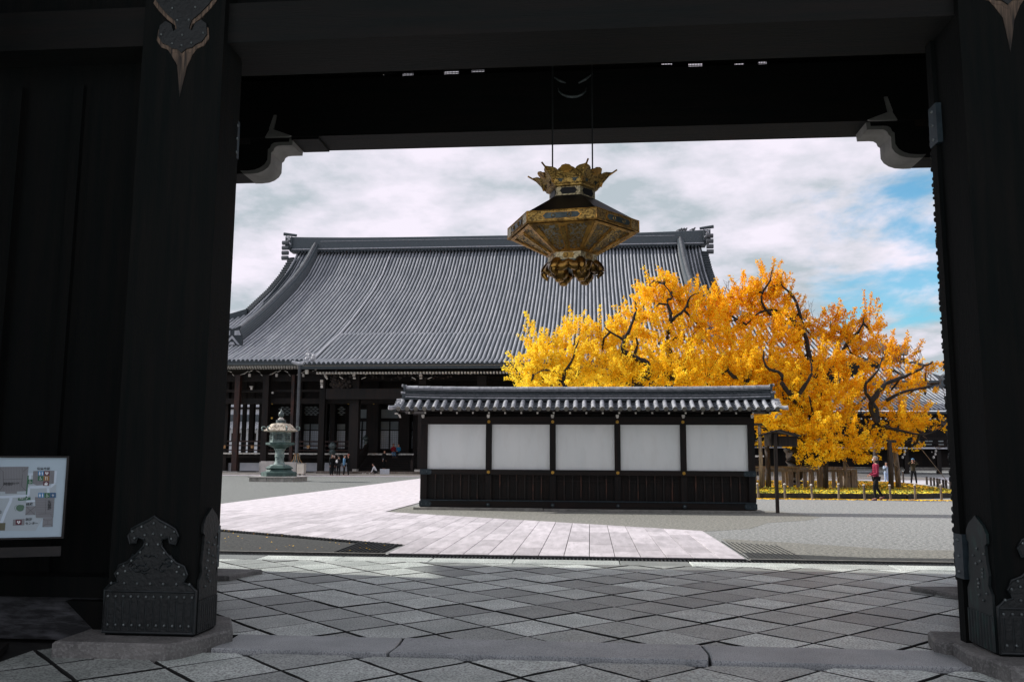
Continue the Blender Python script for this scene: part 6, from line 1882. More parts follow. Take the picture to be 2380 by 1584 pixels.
L_([T(2040, 985, 43.5), T(2035, 950, 43.5), T(2010, 900, 43.5), T(2040, 860, 43), T(2050, 830, 43)], .22, .05)
L_([T(2060, 930, 43.5), T(2100, 910, 43.5), T(2150, 900, 44), T(2180, 890, 44)], .14, .04)
L_([T(2040, 985, 43.5), T(2090, 1000, 43), T(2150, 1010, 43), T(2190, 990, 43)], .14, .03)
L_([hub, T(1905, 1000, 44), T(1890, 960, 43), T(1880, 920, 42.5)], .22, .06)
L_([hub, T(1850, 1010, 43), T(1800, 1005, 42), T(1765, 990, 41.5)], .22, .05)
L_([hub, hub + Vector((1, 4, 2)), hub + Vector((0, 6, 5)), hub + Vector((-2, 7, 7))], .35, .06)
L_([hub, hub + Vector((4, 3, 2)), hub + Vector((6, 4, 4))], .30, .06)
L_([T(1500, 880, 43), T(1450, 870, 44.5), T(1380, 850, 46), T(1290, 830, 46)], .16, .04)
limbs.build('limbs', M['bark'], gk, smooth=True)
skel_np = np.array([tuple(p) for p in skel])

# lobes of foliage: px, py, depth, horizontal radius (px), vertical radius (px), weight
lobes = [
 (1225, 870, 42.5, 50, 38, 1.0), (1270, 830, 42.5, 45, 60, 1.1), (1255, 790, 42.8, 26, 45, .6), (1345, 840, 42.5, 60, 58, 1.3), (1335, 775, 43, 40, 42, .8), (1300, 880, 41.8, 70, 24, .9),
 (1420, 850, 42.5, 50, 60, 1.2), (1400, 785, 43, 35, 45, .7), (1450, 760, 43.3, 42, 50, .8), (1480, 720, 43.5, 28, 40, .5), (1470, 870, 42, 70, 35, 1.1),
 (1520, 690, 44.2, 40, 48, .75), (1560, 670, 44.5, 45, 40, .8), (1600, 690, 44.5, 42, 42, .8), (1555, 640, 44.5, 20, 24, .25), (1510, 650, 44.3, 22, 25, .3), (1530, 770, 43.5, 50, 50, .7), (1590, 760, 44, 50, 50, .8),
 (1560, 850, 42.5, 70, 50, 1.4), (1640, 740, 44.8, 45, 60, 1.0), (1640, 860, 42.8, 60, 55, 1.4), (1700, 790, 44.5, 60, 60, 1.3), (1690, 720, 46, 45, 45, 1.0), (1740, 690, 46.5, 40, 45, .9), (1725, 655, 46.5, 30, 30, .45),
 (1790, 700, 46.8, 48, 55, 1.0), (1785, 650, 47, 32, 40, .5), (1822, 670, 47.3, 26, 50, .55), (1840, 720, 47, 28, 45, .6), (1790, 780, 45.5, 70, 55, 1.3), (1720, 860, 43, 60, 50, 1.3), (1800, 850, 43.5, 60, 50, 1.3),
 (1855, 800, 46.5, 35, 60, .9), (1890, 760, 47, 28, 45, .6), (1930, 740, 47, 36, 42, .7), (1965, 740, 47, 36, 45, .7), (2020, 740, 47, 28, 50, .5), (1945, 800, 46.5, 60, 55, 1.1), (2000, 800, 46.5, 45, 50, .8), (1900, 860, 44.5, 65, 55, 1.3),
 (1860, 920, 43, 60, 50, 1.3), (1960, 870, 44.5, 60, 55, 1.2), (2050, 830, 45, 50, 50, .8), (2100, 820, 45, 40, 40, .45), (2150, 860, 44.5, 40, 42, .35), (2060, 890, 44, 60, 45, .8), (2110, 890, 44, 50, 40, .45), (2150, 900, 44, 30, 25, .2),
 (1930, 940, 43, 65, 50, 1.4), (2000, 930, 43.5, 55, 50, 1.1), (1880, 990, 42, 60, 45, 1.3), (1950, 1010, 42, 60, 45, 1.3), (2085, 960, 43, 60, 40, 1.1), (2130, 980, 43, 40, 28, .45), (2060, 1010, 43, 55, 35, .9), (2110, 1030, 42.8, 30, 18, .35), (2180, 980, 43, 32, 14, .22),
 (2210, 975, 43, 20, 14, .15), (1790, 970, 42, 45, 26, .8), (1840, 1000, 42, 40, 30, .8), (1775, 975, 41, 25, 20, .35), (1900, 1040, 41.5, 42, 26, .55), (1880, 1068, 41.3, 35, 8, .2), (1930, 1055, 41.5, 28, 14, .2), (1980, 1045, 42, 36, 24, .4), (2020, 1040, 42, 35, 28, .5),
 (1815, 1010, 41.5, 10, 26, .12), (1780, 1015, 41.5, 12, 24, .12), (1740, 880, 42.8, 60, 30, 1.0), (1820, 900, 42.5, 50, 45, 1.0), (1670, 690, 46, 28, 30, .4),
]
rng = np.random.default_rng(11)
leaf_c = []; leaf_d = []; twigs = MB(); bare = MB()
# unseen far side of the crown
back = []
for k in range(16):
    a = rng.uniform(0, 2 * math.pi)
    back.append((Vector((TR.x - 3 + rng.uniform(-9, 7), 50 + rng.uniform(-1, 5), rng.uniform(4, 8.5))), 2.2, 1.8, .7))
allL = []
for (x, y, Y, rx, ry, w) in lobes:
    c = P(x, y, Y); s = Y / 2030
    allL.append((c, rx * s, ry * s, w))
allL += back
for (c, rx, rz_, w) in allL:
    # connect the lobe to the nearest limb
    cn = np.array(tuple(c)); base = c + Vector((0, 0, -rz_ * .6))
    dd_ = np.linalg.norm(skel_np - np.array(tuple(base)), axis=1); q = Vector(skel_np[dd_.argmin()])
    if 0.4 < (q - base).length < 6: twigs.tube([q, (q + base) / 2 + Vector((rnd.uniform(-.2, .2), rnd.uniform(-.2, .2), rnd.uniform(-.1, .25))), base, base + (c - base) * .8], [.07, .055, .04, .02], 5)
    ns = max(5, int((36 if c.x < 11.5 else 23) * w))
    for i in range(ns):
        u = rng.normal(size=3); u /= np.linalg.norm(u); rr_ = rng.random() ** .45
        st_p = Vector((c.x + u[0] * rx * rr_ * .85, c.y + u[1] * max(rx, .9) * .9 * rr_, c.z + u[2] * rz_ * rr_ * .85 - .15 - .35 * max(0, min(1, (c.z - 6) / 3))))
        out_ = Vector((u[0] * .9, u[1] * .7, u[2] * .5 + .75)).normalized()
        if u[2] < -.45: out_ = Vector((u[0], u[1], -.15 + rng.random() * .4)).normalized()
        ln = rng.uniform(.45, 1.05) * min(1.0, .45 + rz_ / 1.8)
        bend = Vector(rng.normal(size=3)) * .16
        p0, p1, p2 = st_p, st_p + out_ * ln * .5 + bend * .3, st_p + out_ * ln + bend + Vector((0, 0, .12 * ln))
        if i % 2 == 0: twigs.tube([p0, p1, p2], [.018, .012, .004], 3, False)
        ncl = int(11 * ln) + 3
        for k in range(ncl):
            t = (k + rng.random()) / ncl
            pc = p0 * (1 - t) ** 2 + p1 * 2 * t * (1 - t) + p2 * t * t
            nl = 10
            cl = rng.normal(size=(nl, 3)) * .075 * (1.15 - .5 * t)
            leaf_c.append(cl + np.array(tuple(pc)))
            tone = np.clip(.82 - .035 * (pc.x - 3) - .045 * (pc.z - 5) + rng.normal() * .13, 0, 1)  # sun put into leaf colour: yellower left and low, oranger upper right
            leaf_d.append(np.full(nl, tone) + rng.normal(size=nl) * .13)
# bare shoots above the crown
for (x, y, Y, hgt) in ((1705, 640, 46.5, 1.0), (1772, 622, 47, .8), (1690, 660, 46.5, 1.2), (1865, 695, 47, 1.0), (1880, 690, 47, .9), (2130, 800, 44.5, 1.2), (2150, 830, 44.5, .9), (2185, 850, 44.5, .8), (2100, 790, 44.8, .8), (2060, 780, 45, .8), (1900, 730, 47, 1.0), (2205, 870, 44, .7), (2080, 800, 45, 1.0)):
    a = P(x, y, Y)
    for k in range(3):
        d = Vector((rnd.uniform(-.5, .5), rnd.uniform(-.3, .3), 1)) * hgt; b0 = a + Vector((rnd.uniform(-.3, .3), 0, -1.2))
        bare.tube([b0, b0 + d * .5 + Vector((rnd.uniform(-.1, .1), 0, 0)), b0 + d], [.02, .014, .005], 4)
        for j in range(3):
            s_ = b0 + d * rnd.uniform(.3, .9); bare.tube([s_, s_ + Vector((rnd.uniform(-.3, .3), rnd.uniform(-.2, .2), rnd.uniform(.1, .35)))], [.010, .004], 3)
for k in range(22):   # drooping pale twigs at the lower right
    a = P(rnd.uniform(2050, 2200), rnd.uniform(960, 1040), 42.8); p = a; pts = [p]
    for j in range(4): p = p + Vector((rnd.uniform(-.3, .35), 0, rnd.uniform(-.25, .15))); pts.append(p)
    bare.tube(pts, [.02, .016, .012, .008, .004], 4)
twigs.build('twigs', M['bark'], gk, kind='stuff')
bare.build('bare_shoots', M['twig'], gk, kind='stuff')
def leaf_mesh(name, C_, tone, size, parent, material, flatten=False, org=(0, 0, 0), cols=None):
    n = len(C_)
    if flatten:
        a = rng.uniform(0, 2 * math.pi, n); e1 = np.stack([np.cos(a), np.sin(a), rng.normal(size=n) * .12], 1); e2 = np.stack([-np.sin(a), np.cos(a), rng.normal(size=n) * .12], 1)
    else:
        e1 = rng.normal(size=(n, 3)); e1 /= np.linalg.norm(e1, axis=1)[:, None]
        t_ = rng.normal(size=(n, 3)); e2 = np.cross(e1, t_); e2 /= np.linalg.norm(e2, axis=1)[:, None]
    s = size * rng.uniform(.7, 1.25, n)[:, None]
    # fan shape: stem point, two flared corners, slightly notched top
    V = np.stack([C_ - e2 * s * .55, C_ + e1 * s * .62 + e2 * s * .25, C_ + e2 * s * .50, C_ - e1 * s * .62 + e2 * s * .25], 1).reshape(-1, 3) - np.array(org)
    me = bpy.data.meshes.new(name)
    me.vertices.add(4 * n); me.loops.add(4 * n); me.polygons.add(n)
    me.vertices.foreach_set('co', V.astype(np.float32).ravel())
    me.loops.foreach_set('vertex_index', np.arange(4 * n, dtype=np.int32))
    me.polygons.foreach_set('loop_start', np.arange(0, 4 * n, 4, dtype=np.int32))
    me.polygons.foreach_set('loop_total', np.full(n, 4, dtype=np.int32))
    me.update()
    stops = np.array([[.78, .34, .010], [.95, .53, .014], [1.0, .69, .022], [1.0, .82, .08]])
    tt = np.clip(tone, 0, .999) * 3; i0 = tt.astype(int); f = (tt - i0)[:, None]
    col = stops[i0] * (1 - f) + stops[np.minimum(i0 + 1, 3)] * f
    if cols is not None: col = cols
    ca = me.color_attributes.new('tint', 'FLOAT_COLOR', 'POINT')
    c4 = np.concatenate([np.repeat(col, 4, 0), np.ones((4 * n, 1))], 1).astype(np.float32)
    ca.data.foreach_set('color', c4.ravel())
    me.materials.append(material)
    return link_mesh(name, me, parent, None if parent is not None else org)
LC = np.concatenate(leaf_c); LD = np.concatenate(leaf_d)
leaf_mesh('crown', LC, LD, .078, gk, M['leaf'], org=tuple(TR))
print('leaves', len(LC))

# fallen leaves and grass on the bed
n = 26000
fx_ = rng.uniform(-2, 18, n); fy_ = 36 + rng.random(n) ** 1.5 * 19
ok = np.array([len(clip([(a, b), (a + .01, b), (a, b + .01)], bed)) > 0 for a, b in zip(fx_, fy_)])
FC = np.stack([fx_[ok], fy_[ok], np.full(ok.sum(), .20) + rng.random(ok.sum()) * .02], 1)
o = leaf_mesh('fallen_leaves', FC, np.clip(1.1 - (FC[:, 1] - 37) * .09 + rng.normal(size=len(FC)) * .3, 0, 1), .13, None, M['leaf_fallen'], True, org=(8, 42, .19)); props(o, 'yellow ginkgo leaves strewn over the lawn bed', None, None, 'stuff')  # colour carries the sun: golden at the front, darker orange further back
n = 2600
FC = np.stack([rng.uniform(4, 16, n), 35.75 - np.abs(rng.normal(size=n)) * .22, np.full(n, .012)], 1)
o = leaf_mesh('fallen_leaves', FC, rng.uniform(.1, .8, n), .10, None, M['leaf_fallen'], True, org=(8, 35.6, 0)); props(o, 'line of fallen yellow leaves along the foot of the kerb', None, None, 'stuff')
n = 110
FC = np.stack([rng.uniform(-9, -3.3, n), 14.6 + rng.random(n) ** 1.2 * 4.2, np.full(n, .034)], 1)
FC = FC[[(p[1] < 15.9 - .586 * (p[0] + 3.34)) for p in FC]]
o = leaf_mesh('fallen_leaves', FC, rng.uniform(.0, .6, len(FC)), .028, None, M['leaf_fallen'], True, org=(-6, 16, 0)); props(o, 'scattered small leaves on the dark gravel wedge', None, None, 'stuff')
n = 7000
gx = rng.uniform(-1, 17.5, n); gy = 36.1 + rng.random(n) ** 1.6 * 19
GC = np.stack([gx, gy, np.full(n, .22)], 1)
gk_ok = np.array([len(clip([(a, b), (a + .01, b), (a, b + .01)], bed)) > 0 for a, b in zip(gx, gy)]); GC = GC[gk_ok]; n = len(GC)
gt = rng.random(n)[:, None]; gc = np.array([[.12, .16, .025]]) * (1 - gt) + np.array([[.42, .38, .08]]) * gt
ob = leaf_mesh('grass', GC, gt[:, 0], .09, None, M['leaf_fallen'], False, org=(8, 42, .19), cols=gc); props(ob, 'tufts of short grass on the lawn bed', None, None, 'stuff')

# props and stays of the ginkgo: (px bottom, py bottom, px top, py top, depth, radius)
for i, (xb, yb, xt, yt, Y, r, lab) in enumerate((
    (1769, 1120, 1765, 993, 41.2, .085, 'tall pale prop post rising beside the notice board to the ginkgo branch'),
    (1785, 1110, 1782, 1030, 43.0, .12, 'thick dark prop post behind the timber fence near the notice board'),
    (1903, 1132, 1905, 1060, 42.6, .06, 'slim prop post before the timber fence, left of the thick dark one'),
    (1918, 1134, 1918, 1035, 42.4, .12, 'thick dark prop post before the middle of the timber fence'),
    (1964, 1130, 1963, 1070, 42.6, .075, 'pale prop post near the right end of the timber fence'),
    (2071, 1128, 2067, 1032, 42.0, .115, 'stout bark-covered prop post between the woman in pale blue and the photographer'),
    (2088, 1118, 2078, 1030, 44.0, .12, 'leaning grey prop post right of the stout bark-covered one'),
    (2035, 1115, 2034, 1030, 46.0, .12, 'dark prop post behind the head of the man in maroon'))):
    b = P(xb, yb, Y); t = P(xt, yt, Y)
    e = empty('prop_post', (b.x, b.y, .15), lab, 'post', 'posts that prop up the ginkgo')
    m = MB(); m.tube([(b.x, Y, .15), (b.x * .5 + t.x * .5 + .02, Y, (t.z + .15) / 2), (t.x, Y, t.z + .1)], [r * 1.05, r, r * .92], 10)
    dark = i in (1, 3, 5, 7)
    m.build('pole', M['wood_darkpost'] if dark else M['wood_post'], e, smooth=True)
    if i in (0, 3, 5):
        m = MB(); m.box(t.x - .3, t.x + .3, Y - .07, Y + .07, t.z + .08, t.z + .2); m.build('crossbar', M['wood_darkpost'], e)
for i, (xa, ya, xb, yb, Y, lab) in enumerate(((1906, 1040, 1890, 1128, 42.0, 'thin stay wire slanting down left of the thick dark prop post'), (1963, 1068, 2001, 1131, 42.0, 'thin stay wire slanting down right of the pale prop post'),
                                      (2140, 1041, 2205, 1122, 44.0, 'long thin stay wire slanting down behind the photographer'), (2073, 1070, 2100, 1100, 43.0, 'short stay wire beside the stout prop post'))):
    m = MB(); a = P(xa, ya, Y); b = P(xb, yb, Y - .5); b.z = max(b.z, .2 if i < 2 else b.z); m.tube([a, b], .016, 4); m.build('stay_wire', M['wood_post'], org=a, label=lab, cat='wire', group='stay wires of the ginkgo')

# ================================================================== PEOPLE
def skin_mesh(name, chains, mats, parent, sub=1):
    """chains: list of [(pos, (rx, ry)), ...]; first point of a chain may be an index tuple ('@', i) into earlier points"""
    verts = []; edges = []; rad = []
    for ch in chains:
        prev = None
        for item in ch:
            if isinstance(item[0], str): prev = item[1]; continue
            verts.append(tuple(item[0])); rad.append(item[1] if hasattr(item[1], '__len__') else (item[1], item[1]))
            if prev is not None: edges.append((prev, len(verts) - 1))
            prev = len(verts) - 1
    me = bpy.data.meshes.new('tmp'); me.from_pydata(verts, edges, [])
    ob = bpy.data.objects.new('tmp', me); COL.objects.link(ob)
    ob.modifiers.new('Skin', 'SKIN')
    for i, r in enumerate(rad): me.skin_vertices[0].data[i].radius = r
    me.skin_vertices[0].data[0].use_root = True
    sb_ = ob.modifiers.new('Sub', 'SUBSURF'); sb_.levels = sub; sb_.render_levels = sub
    bpy.context.view_layer.update()
    out = bpy.data.meshes.new_from_object(ob.evaluated_get(bpy.context.evaluated_depsgraph_get()))
    bpy.data.objects.remove(ob); bpy.data.meshes.remove(me)
    out.name = name; out.materials.clear()
    out.materials.append(mats); out.polygons.foreach_set('use_smooth', [True] * len(out.polygons))
    return link_mesh(name, out, parent)
SK = flat('skin', (0.42, 0.23, 0.16), 0.6)
HAIRB = flat('black_hair', (0.012, 0.010, 0.010), 0.6)
HAIRG = flat('grey_hair', (0.22, 0.21, 0.20), 0.7)
def cloth(nm, c, c2=None): return mat(nm, tuple(x * .8 for x in c), c2 or tuple(min(1, x * 1.15) for x in c), rough=.85, scale=9, bump=.3, bscale=25, spec=.2)

def person(loc, rz, h, label, top, bottom, shoe, hair=HAIRB, pose=None, mask=False, long_coat=False, skirt=False, extra=None, group=None, cap=None, hairlong=False, sleeves=None):
    """local frame: facing -Y, x to the figure's left; unit = height h"""
    p = dict(hip=.52, lean=0.0, hl=(.13, -.02, .44), hr=(-.13, -.02, .44), el=(.135, .02, .62), er=(-.135, .02, .62), kl=(.055, -.01, .28), kr=(-.055, -.01, .28), al=(.06, .02, .045), ar=(-.06, .02, .045), head=0.0, drop=0.0, toe=None)
    p.update(pose or {})
    e = empty('person', loc, label, 'person', group, rz=rz, local=True)
    dz = -p['drop']; ln = p['lean']
    def V(x, y, z): return Vector((x, y, z)) * h
    hip = V(0, 0, p['hip'] + dz); wa = V(0, -ln * .3, p['hip'] + .09 + dz); ch = V(0, -ln * .75, p['hip'] + .2 - ln * .2 + dz); nb = V(0, -ln, p['hip'] + .295 - ln * .45 + dz)
    sl = V(.10, -ln, p['hip'] + .28 - ln * .45 + dz); sr = V(-.10, -ln, p['hip'] + .28 - ln * .45 + dz)
    nk_ = nb + V(0, -.008 - ln * .1, .035); hd0 = nb + V(0, -.012 - p['head'] * .3 - ln * .2, .065); hd1 = nb + V(0, -.012 - p['head'] - ln * .25, .115 - p['head'] * .2); hd2 = nb + V(0, -.006 - p['head'] - ln * .3, .16 - p['head'] * .4)
    R = lambda *r: tuple(q * h for q in r)
    legL = [V(.052, 0, p['hip'] - .03 + dz), V(*p['kl']), V(*p['al'])]; legR = [V(-.052, 0, p['hip'] - .03 + dz), V(*p['kr']), V(*p['ar'])]
    def mid(a, b, t=.5): return a + (b - a) * t
    EL, ER, HL_, HR_ = V(*p['el']), V(*p['er']), V(*p['hl']), V(*p['hr'])
    fl = lambda a: a + V(0, -.075, -.022)
    body = [[(hip, R(.06, .05)), (wa, R(.055, .045)), (ch, R(.05, .036)), (nb, R(.028, .024)), (nk_, R(.027, .027)), (hd0, R(.037, .042)), (hd1, R(.046, .056)), (hd2, R(.032, .038))],
            [('@', 3), (sl, R(.02, .02)), (EL, R(.021, .021)), (mid(EL, HL_, .8), R(.016, .016)), (HL_, R(.016, .012))],
            [('@', 3), (sr, R(.02, .02)), (ER, R(.021, .021)), (mid(ER, HR_, .8), R(.016, .016)), (HR_, R(.016, .012))],
            [('@', 0), (legL[0], R(.045, .045)), (legL[1], R(.03, .03)), (legL[2], R(.019, .019)), (fl(legL[2]), R(.018, .014))],
            [('@', 0), (legR[0], R(.045, .045)), (legR[1], R(.03, .03)), (legR[2], R(.019, .019)), (fl(legR[2]), R(.018, .014))]]
    b = skin_mesh('body', body, SK, e, 2)
    # fingers
    fg = MB()
    for H_, E_, s in ((HL_, EL, 1), (HR_, ER, -1)):
        d = (H_ - E_).normalized(); sd_ = d.cross(Vector((0, 1, .2))).normalized()
        for k in range(4):
            r0 = H_ + sd_ * (k - 1.5) * .008 * h + d * .008 * h; L_f = (.030, .036, .034, .026)[k] * h
            fg.tube([r0, r0 + d * L_f * .55, r0 + d * L_f * .9 + Vector((0, -.006 * h, -.006 * h))], [.0046 * h, .0042 * h, .003 * h], 5)
        t0 = H_ - sd_ * .014 * h - d * .004 * h; fg.tube([t0, t0 - sd_ * .012 * h + d * .012 * h, t0 - sd_ * .012 * h + d * .026 * h], [.0052 * h, .005 * h, .0035 * h], 5)
    fg.build('fingers', SK, b, smooth=True)
    # face: nose, eyes, ears
    fm = MB(); fc = hd1 + V(0, -.052, -.004); fm.tube([fc + V(0, .006, .012), fc + V(0, -.008, -.006), fc + V(0, .002, -.010)], [.004 * h, .007 * h, .004 * h], 6)
    fm.ball(hd1 + V(.046, .004, -.002), .010 * h, 6, 5, (.5, .9, 1.3)); fm.ball(hd1 + V(-.046, .004, -.002), .010 * h, 6, 5, (.5, .9, 1.3)); fm.build('nose_and_ears', SK, b, smooth=True)
    ey = MB(); ey.ball(hd1 + V(.018, -.050, .012), .005 * h, 6, 4); ey.ball(hd1 + V(-.018, -.050, .012), .005 * h, 6, 4); ey.box(*(q * h for q in (-.014, .014)), fc.y, fc.y + .004 * h, fc.z - .024 * h, fc.z - .020 * h); ey.build('eyes_and_mouth', HAIRB, b)
    if mask:
        mk = MB(); mk.ball(hd1 + V(0, -.038, -.022), .034 * h, 10, 6, (1, .75, .75)); mk.build('face_mask', M['gofun'], e, smooth=True)
    hm = MB(); c = hd1 + V(0, .012, .016)
    hm.ball(c, .060 * h, 14, 8, (.93, 1.02, .85))
    if hairlong: hm.ball(c + V(0, .02, -.05), .052 * h, 12, 7, (.95, .6, 1.2))
    for i in range(len(hm.v)):      # open the face
        x_, y_, z_ = hm.v[i]
        if y_ < (c.y - .012 * h) and z_ < (c.z + .018 * h): hm.v[i] = (x_ * .86, c.y - .004 * h + (y_ - c.y) * .1, z_)
    hm.build('hair', hair, e, smooth=True)
    if cap is not None:
        cm = MB(); cm.lathe([(.062 * h, 0), (.058 * h, .03 * h), (.03 * h, .055 * h), (.005 * h, .06 * h)], tuple(c + V(0, 0, .008)), 12); cm.build('cap', cap, e, smooth=True)
    # clothes
    if skirt:
        sk_ = MB(); sk_.lathe([(.085 * h, .06 * h), (.10 * h, .2 * h), (.095 * h, .38 * h), (.075 * h, (p['hip'] + .08) * h)], (0, 0, 0), 14, 0, 1, .75); sk_.build('robe', bottom, e, smooth=True)
    else:
        tro = [[(hip, R(.078, .06)), (legL[0], R(.056, .056)), (mid(legL[0], legL[1]), R(.050, .05)), (legL[1], R(.040, .042)), (mid(legL[1], legL[2], .55), R(.034, .036)), (mid(legL[1], legL[2], .98), R(.031, .033))],
               [('@', 0), (legR[0], R(.056, .056)), (mid(legR[0], legR[1]), R(.050, .05)), (legR[1], R(.040, .042)), (mid(legR[1], legR[2], .55), R(.034, .036)), (mid(legR[1], legR[2], .98), R(.031, .033))]]
        skin_mesh('trousers', tro, bottom, e, 2)
    low = V(0, 0, p['hip'] - (.10 if long_coat else .03) + dz)
    jk = [[(low, R(.092, .066)), (hip + V(0, 0, .02), R(.084, .062)), (wa, R(.078, .060)), (ch, R(.092, .066)), (nb + V(0, 0, -.004), R(.070, .056)), (nk_ + V(0, 0, -.010), R(.044, .044))],
          [('@', 3), (sl + V(.002, 0, -.006), R(.045, .045)), (mid(sl, EL), R(.036, .036)), (EL, R(.033, .033)), (mid(EL, HL_, .45), R(.029, .029)), (mid(EL, HL_, .82), R(.025, .025))],
          [('@', 3), (sr + V(-.002, 0, -.006), R(.045, .045)), (mid(sr, ER), R(.036, .036)), (ER, R(.033, .033)), (mid(ER, HR_, .45), R(.029, .029)), (mid(ER, HR_, .82), R(.025, .025))]]
    skin_mesh('jacket', jk, top, e, 2)
    for a in (legL[2], legR[2]):
        sm = MB(); tt = p['toe'] if p['toe'] else None
        f0 = a + V(0, .022, -.028); f1 = a + V(0, -.03, -.030); f2 = a + V(0, -.085, -.034)
        if tt and a is legR[2]: f0 = a + V(0, .03, .02); f1 = a + V(0, -.01, -.02); f2 = a + V(0, -.055, -.055)
        sm.tube([f0, f1, f2], [.020 * h, .024 * h, .014 * h], 8); sm.build('shoe', shoe, e, smooth=True)
    if extra: extra(e, h, p, V, hd1, ch, sl, sr, HL_, HR_, hip)
    return e

dark = cloth('charcoal_cloth', (.016, .018, .02)); black = cloth('black_cloth', (.008, .009, .010)); maroon = cloth('maroon_quilted_cloth', (.20, .018, .045)); denim = cloth('blue_cloth', (.10, .22, .36))
pale = cloth('pale_blue_cloth', (.36, .45, .58)); paler = cloth('light_blue_robe', (.34, .44, .62)); red = cloth('red_cloth', (.22, .012, .02)); teal = cloth('bright_blue_cloth', (.02, .16, .30)); olive = cloth('dark_olive_cloth', (.035, .028, .014))
grey = cloth('blue_grey_cloth', (.14, .18, .22)); orange = cloth('orange_cloth', (.75, .12, .02)); white = cloth('white_cloth', (.62, .62, .64)); wshoe = flat('white_shoe', (.5, .45, .45)); bshoe = flat('black_shoe', (.015, .012, .014)); mshoe = flat('maroon_shoe', (.10, .015, .03))
phone_m = flat('phone_black', (.02, .02, .02), .3)
def bag(mt, off, sz):
    def f(e, h, p, V, hd, ch, sl, sr, HL_, HR_, hip):
        m = MB(); c = ch + V(*off); m.ball(c, sz * h, 10, 7, (1, .6, 1.25)); m.build('bag', mt, e, smooth=True)
        m = MB(); m.tube([c + V(0, 0, sz), sr + V(.02, -.03, .03), ch + V(.04, -.06, 0)], .007 * h, 5); m.build('strap', black, e)
    return f
def phone(e, h, p, V, hd, ch, sl, sr, HL_, HR_, hip):
    m = MB(); c = (HL_ + HR_) / 2; m.box(c.x - .022 * h, c.x + .022 * h, c.y - .02 * h, c.y - .012 * h, c.z - .04 * h, c.z + .045 * h); m.build('phone', phone_m, e)
def quilt(e, h, p, V, hd, ch, sl, sr, HL_, HR_, hip):
    m = MB()
    for k in range(7):
        z = hip.z - .05 * h + k * .042 * h; rx = (.090, .088, .084, .082, .084, .090, .088)[k] * h; pts = [Vector((rx * 1.02 * math.cos(t), rx * .74 * math.sin(t), z)) for t in [2 * math.pi * q / 20 for q in range(21)]]
        m.tube(pts, .0035 * h, 4, False)
    m.build('quilting_seams', cloth('dark_maroon_seam', (.09, .008, .02)), e)
    m = MB(); m.lathe([(.040 * h, -.03 * h), (.046 * h, -.01 * h), (.044 * h, .02 * h), (.036 * h, .03 * h)], (0, hd.y + .02 * h, hd.z - .07 * h), 12); m.build('scarf', dark, e, smooth=True)
    m = MB(); m.box(HL_.x - .05 * h, HL_.x - .02 * h, HL_.y - .05 * h, HL_.y - .02 * h, HL_.z - .008 * h, HL_.z + .004 * h); m.build('phone', phone_m, e)

def at(px, Y, z=0.0): return (P(px, 1060, Y).x, Y, z)
# man in maroon, walking left, body seen from his left side
person(at(2034, 35.1), R_(-90), 1.70, 'man in a maroon quilted jacket and black trousers walking left before the lawn', maroon, black, mshoe, HAIRG, mask=True, long_coat=True, extra=quilt,
       pose=dict(hl=(.05, -.17, .55), el=(.13, -.01, .60), hr=(-.04, -.16, .56), er=(-.13, -.01, .61), kl=(.05, -.07, .30), al=(.05, -.045, .045), kr=(-.05, .02, .28), ar=(-.05, .14, .075), toe=1))
person(at(2058, 57.0), R_(8), 1.40, 'small woman in pale blue holding a phone up, behind the lawn', pale, paler, wshoe, mask=False, hairlong=True, extra=lambda *a: (phone(*a), bag(grey, (-.07, -.05, -.06), .055)(*a)), long_coat=True,
       pose=dict(hl=(.03, -.15, .80), el=(.15, -.07, .68), hr=(-.03, -.15, .80), er=(-.15, -.07, .68), head=.02))
person(at(2121, 57.0), R_(-12), 1.60, 'photographer in dark olive clothes raising both arms to a camera', olive, black, bshoe, cap=denim, extra=lambda *a: (phone(*a), bag(dark, (.0, .08, -.03), .07)(*a)),
       pose=dict(hl=(.03, -.10, .91), el=(.17, -.06, .80), hr=(-.03, -.10, .91), er=(-.17, -.06, .80), kl=(.075, -.01, .28), kr=(-.075, -.01, .28), al=(.095, .02, .045), ar=(-.095, .02, .045)))
person(at(2226, 35.2), R_(-40), 1.50, 'person in a grey-blue and orange jacket half hidden by the gate on the right', grey, black, wshoe, cap=orange, extra=lambda e, h, p, V, hd, ch, sl, sr, HL_, HR_, hip: (lambda m: (m.ball(ch + V(.02, -.045, -.06), .075 * h, 12, 8, (1, .7, 2.0)), m.build('orange_front', orange, e, smooth=True)))(MB()),
       pose=dict(hl=(.02, -.12, .62), el=(.15, -.01, .62), hr=(-.02, -.12, .62), er=(-.15, -.01, .62)))
gp = 'visitors standing before the hall steps'
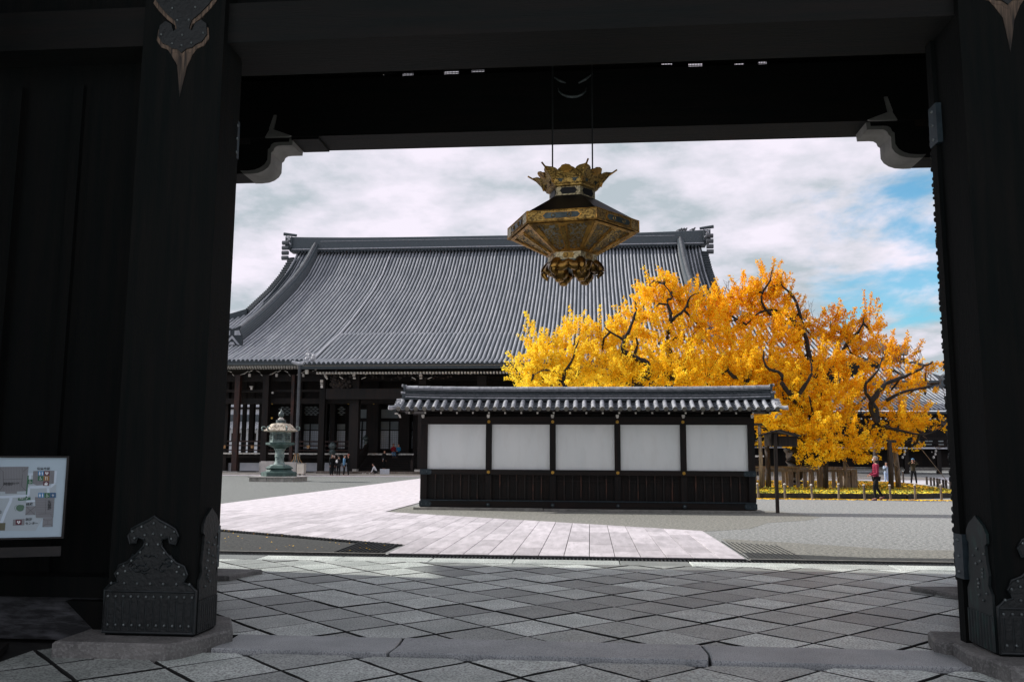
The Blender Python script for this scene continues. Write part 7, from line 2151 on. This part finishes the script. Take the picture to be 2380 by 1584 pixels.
person(at(772, 68.2), R_(60), 1.72, 'visitor in a long black coat and white mask, leftmost of the group before the hall', black, black, bshoe, mask=True, long_coat=True, group=gp, extra=bag(grey, (-.09, .03, -.18), .06), hairlong=True)
person(at(777, 69.2), R_(20), 1.66, 'visitor in dark grey with a backpack just behind the long black coat', dark, dark, bshoe, mask=True, group=gp, extra=bag(black, (.02, .09, 0), .07))
person(at(787.5, 68.0), R_(170), 1.62, 'visitor in black carrying a white shoulder bag, before the hall', black, black, mshoe, group=gp, extra=bag(white, (.07, .05, -.02), .06))
person(at(800.5, 68.0), R_(100), 1.68, 'visitor in a blue jacket with back to the camera, before the hall', denim, black, wshoe, group=gp, long_coat=True)
person(at(810, 68.3), R_(-70), 1.70, 'visitor in black raising one arm to the face, rightmost of the group before the hall', black, black, wshoe, group=gp, cap=flat('pink_cap', (.45, .14, .10)), pose=dict(hl=(.03, -.13, .90), el=(.14, -.10, .78)))
person(at(893, 71.2, .5), R_(60), 1.55, 'visitor in dark clothes standing on the lowest hall steps with a white bag', black, black, bshoe, extra=bag(white, (-.10, -.02, -.20), .03))
seat = dict(hip=.30, kl=(.055, -.19, .30), kr=(-.055, -.19, .30), al=(.06, -.20, .06), ar=(-.06, -.20, .06), hl=(.03, -.14, .38), hr=(-.03, -.14, .38), el=(.13, -.03, .42), er=(-.13, -.03, .42))
person((P(914, 1050, 74.0).x, 74.05, vz - .26 * 1.65), R_(25), 1.65, 'person in red sitting on the edge of the hall veranda', red, denim, bshoe, pose=seat, group='pair sitting on the veranda edge', hairlong=True)
person((P(926, 1050, 74.0).x, 74.05, vz - .26 * 1.6), R_(-25), 1.60, 'person in bright blue sitting on the veranda edge beside the one in red', teal, black, bshoe, pose=seat, group='pair sitting on the veranda edge')
person(at(875, 69.0, .10), R_(-80), 1.45, 'person in a white top crouching at the foot of the hall steps', white, dark, wshoe,
       pose=dict(hip=.20, lean=.13, kl=(.06, -.16, .24), kr=(-.06, -.16, .24), al=(.06, -.02, .045), ar=(-.06, -.02, .045), hl=(.05, -.28, .10), hr=(-.05, -.28, .10), el=(.11, -.20, .24), er=(-.11, -.20, .24)))
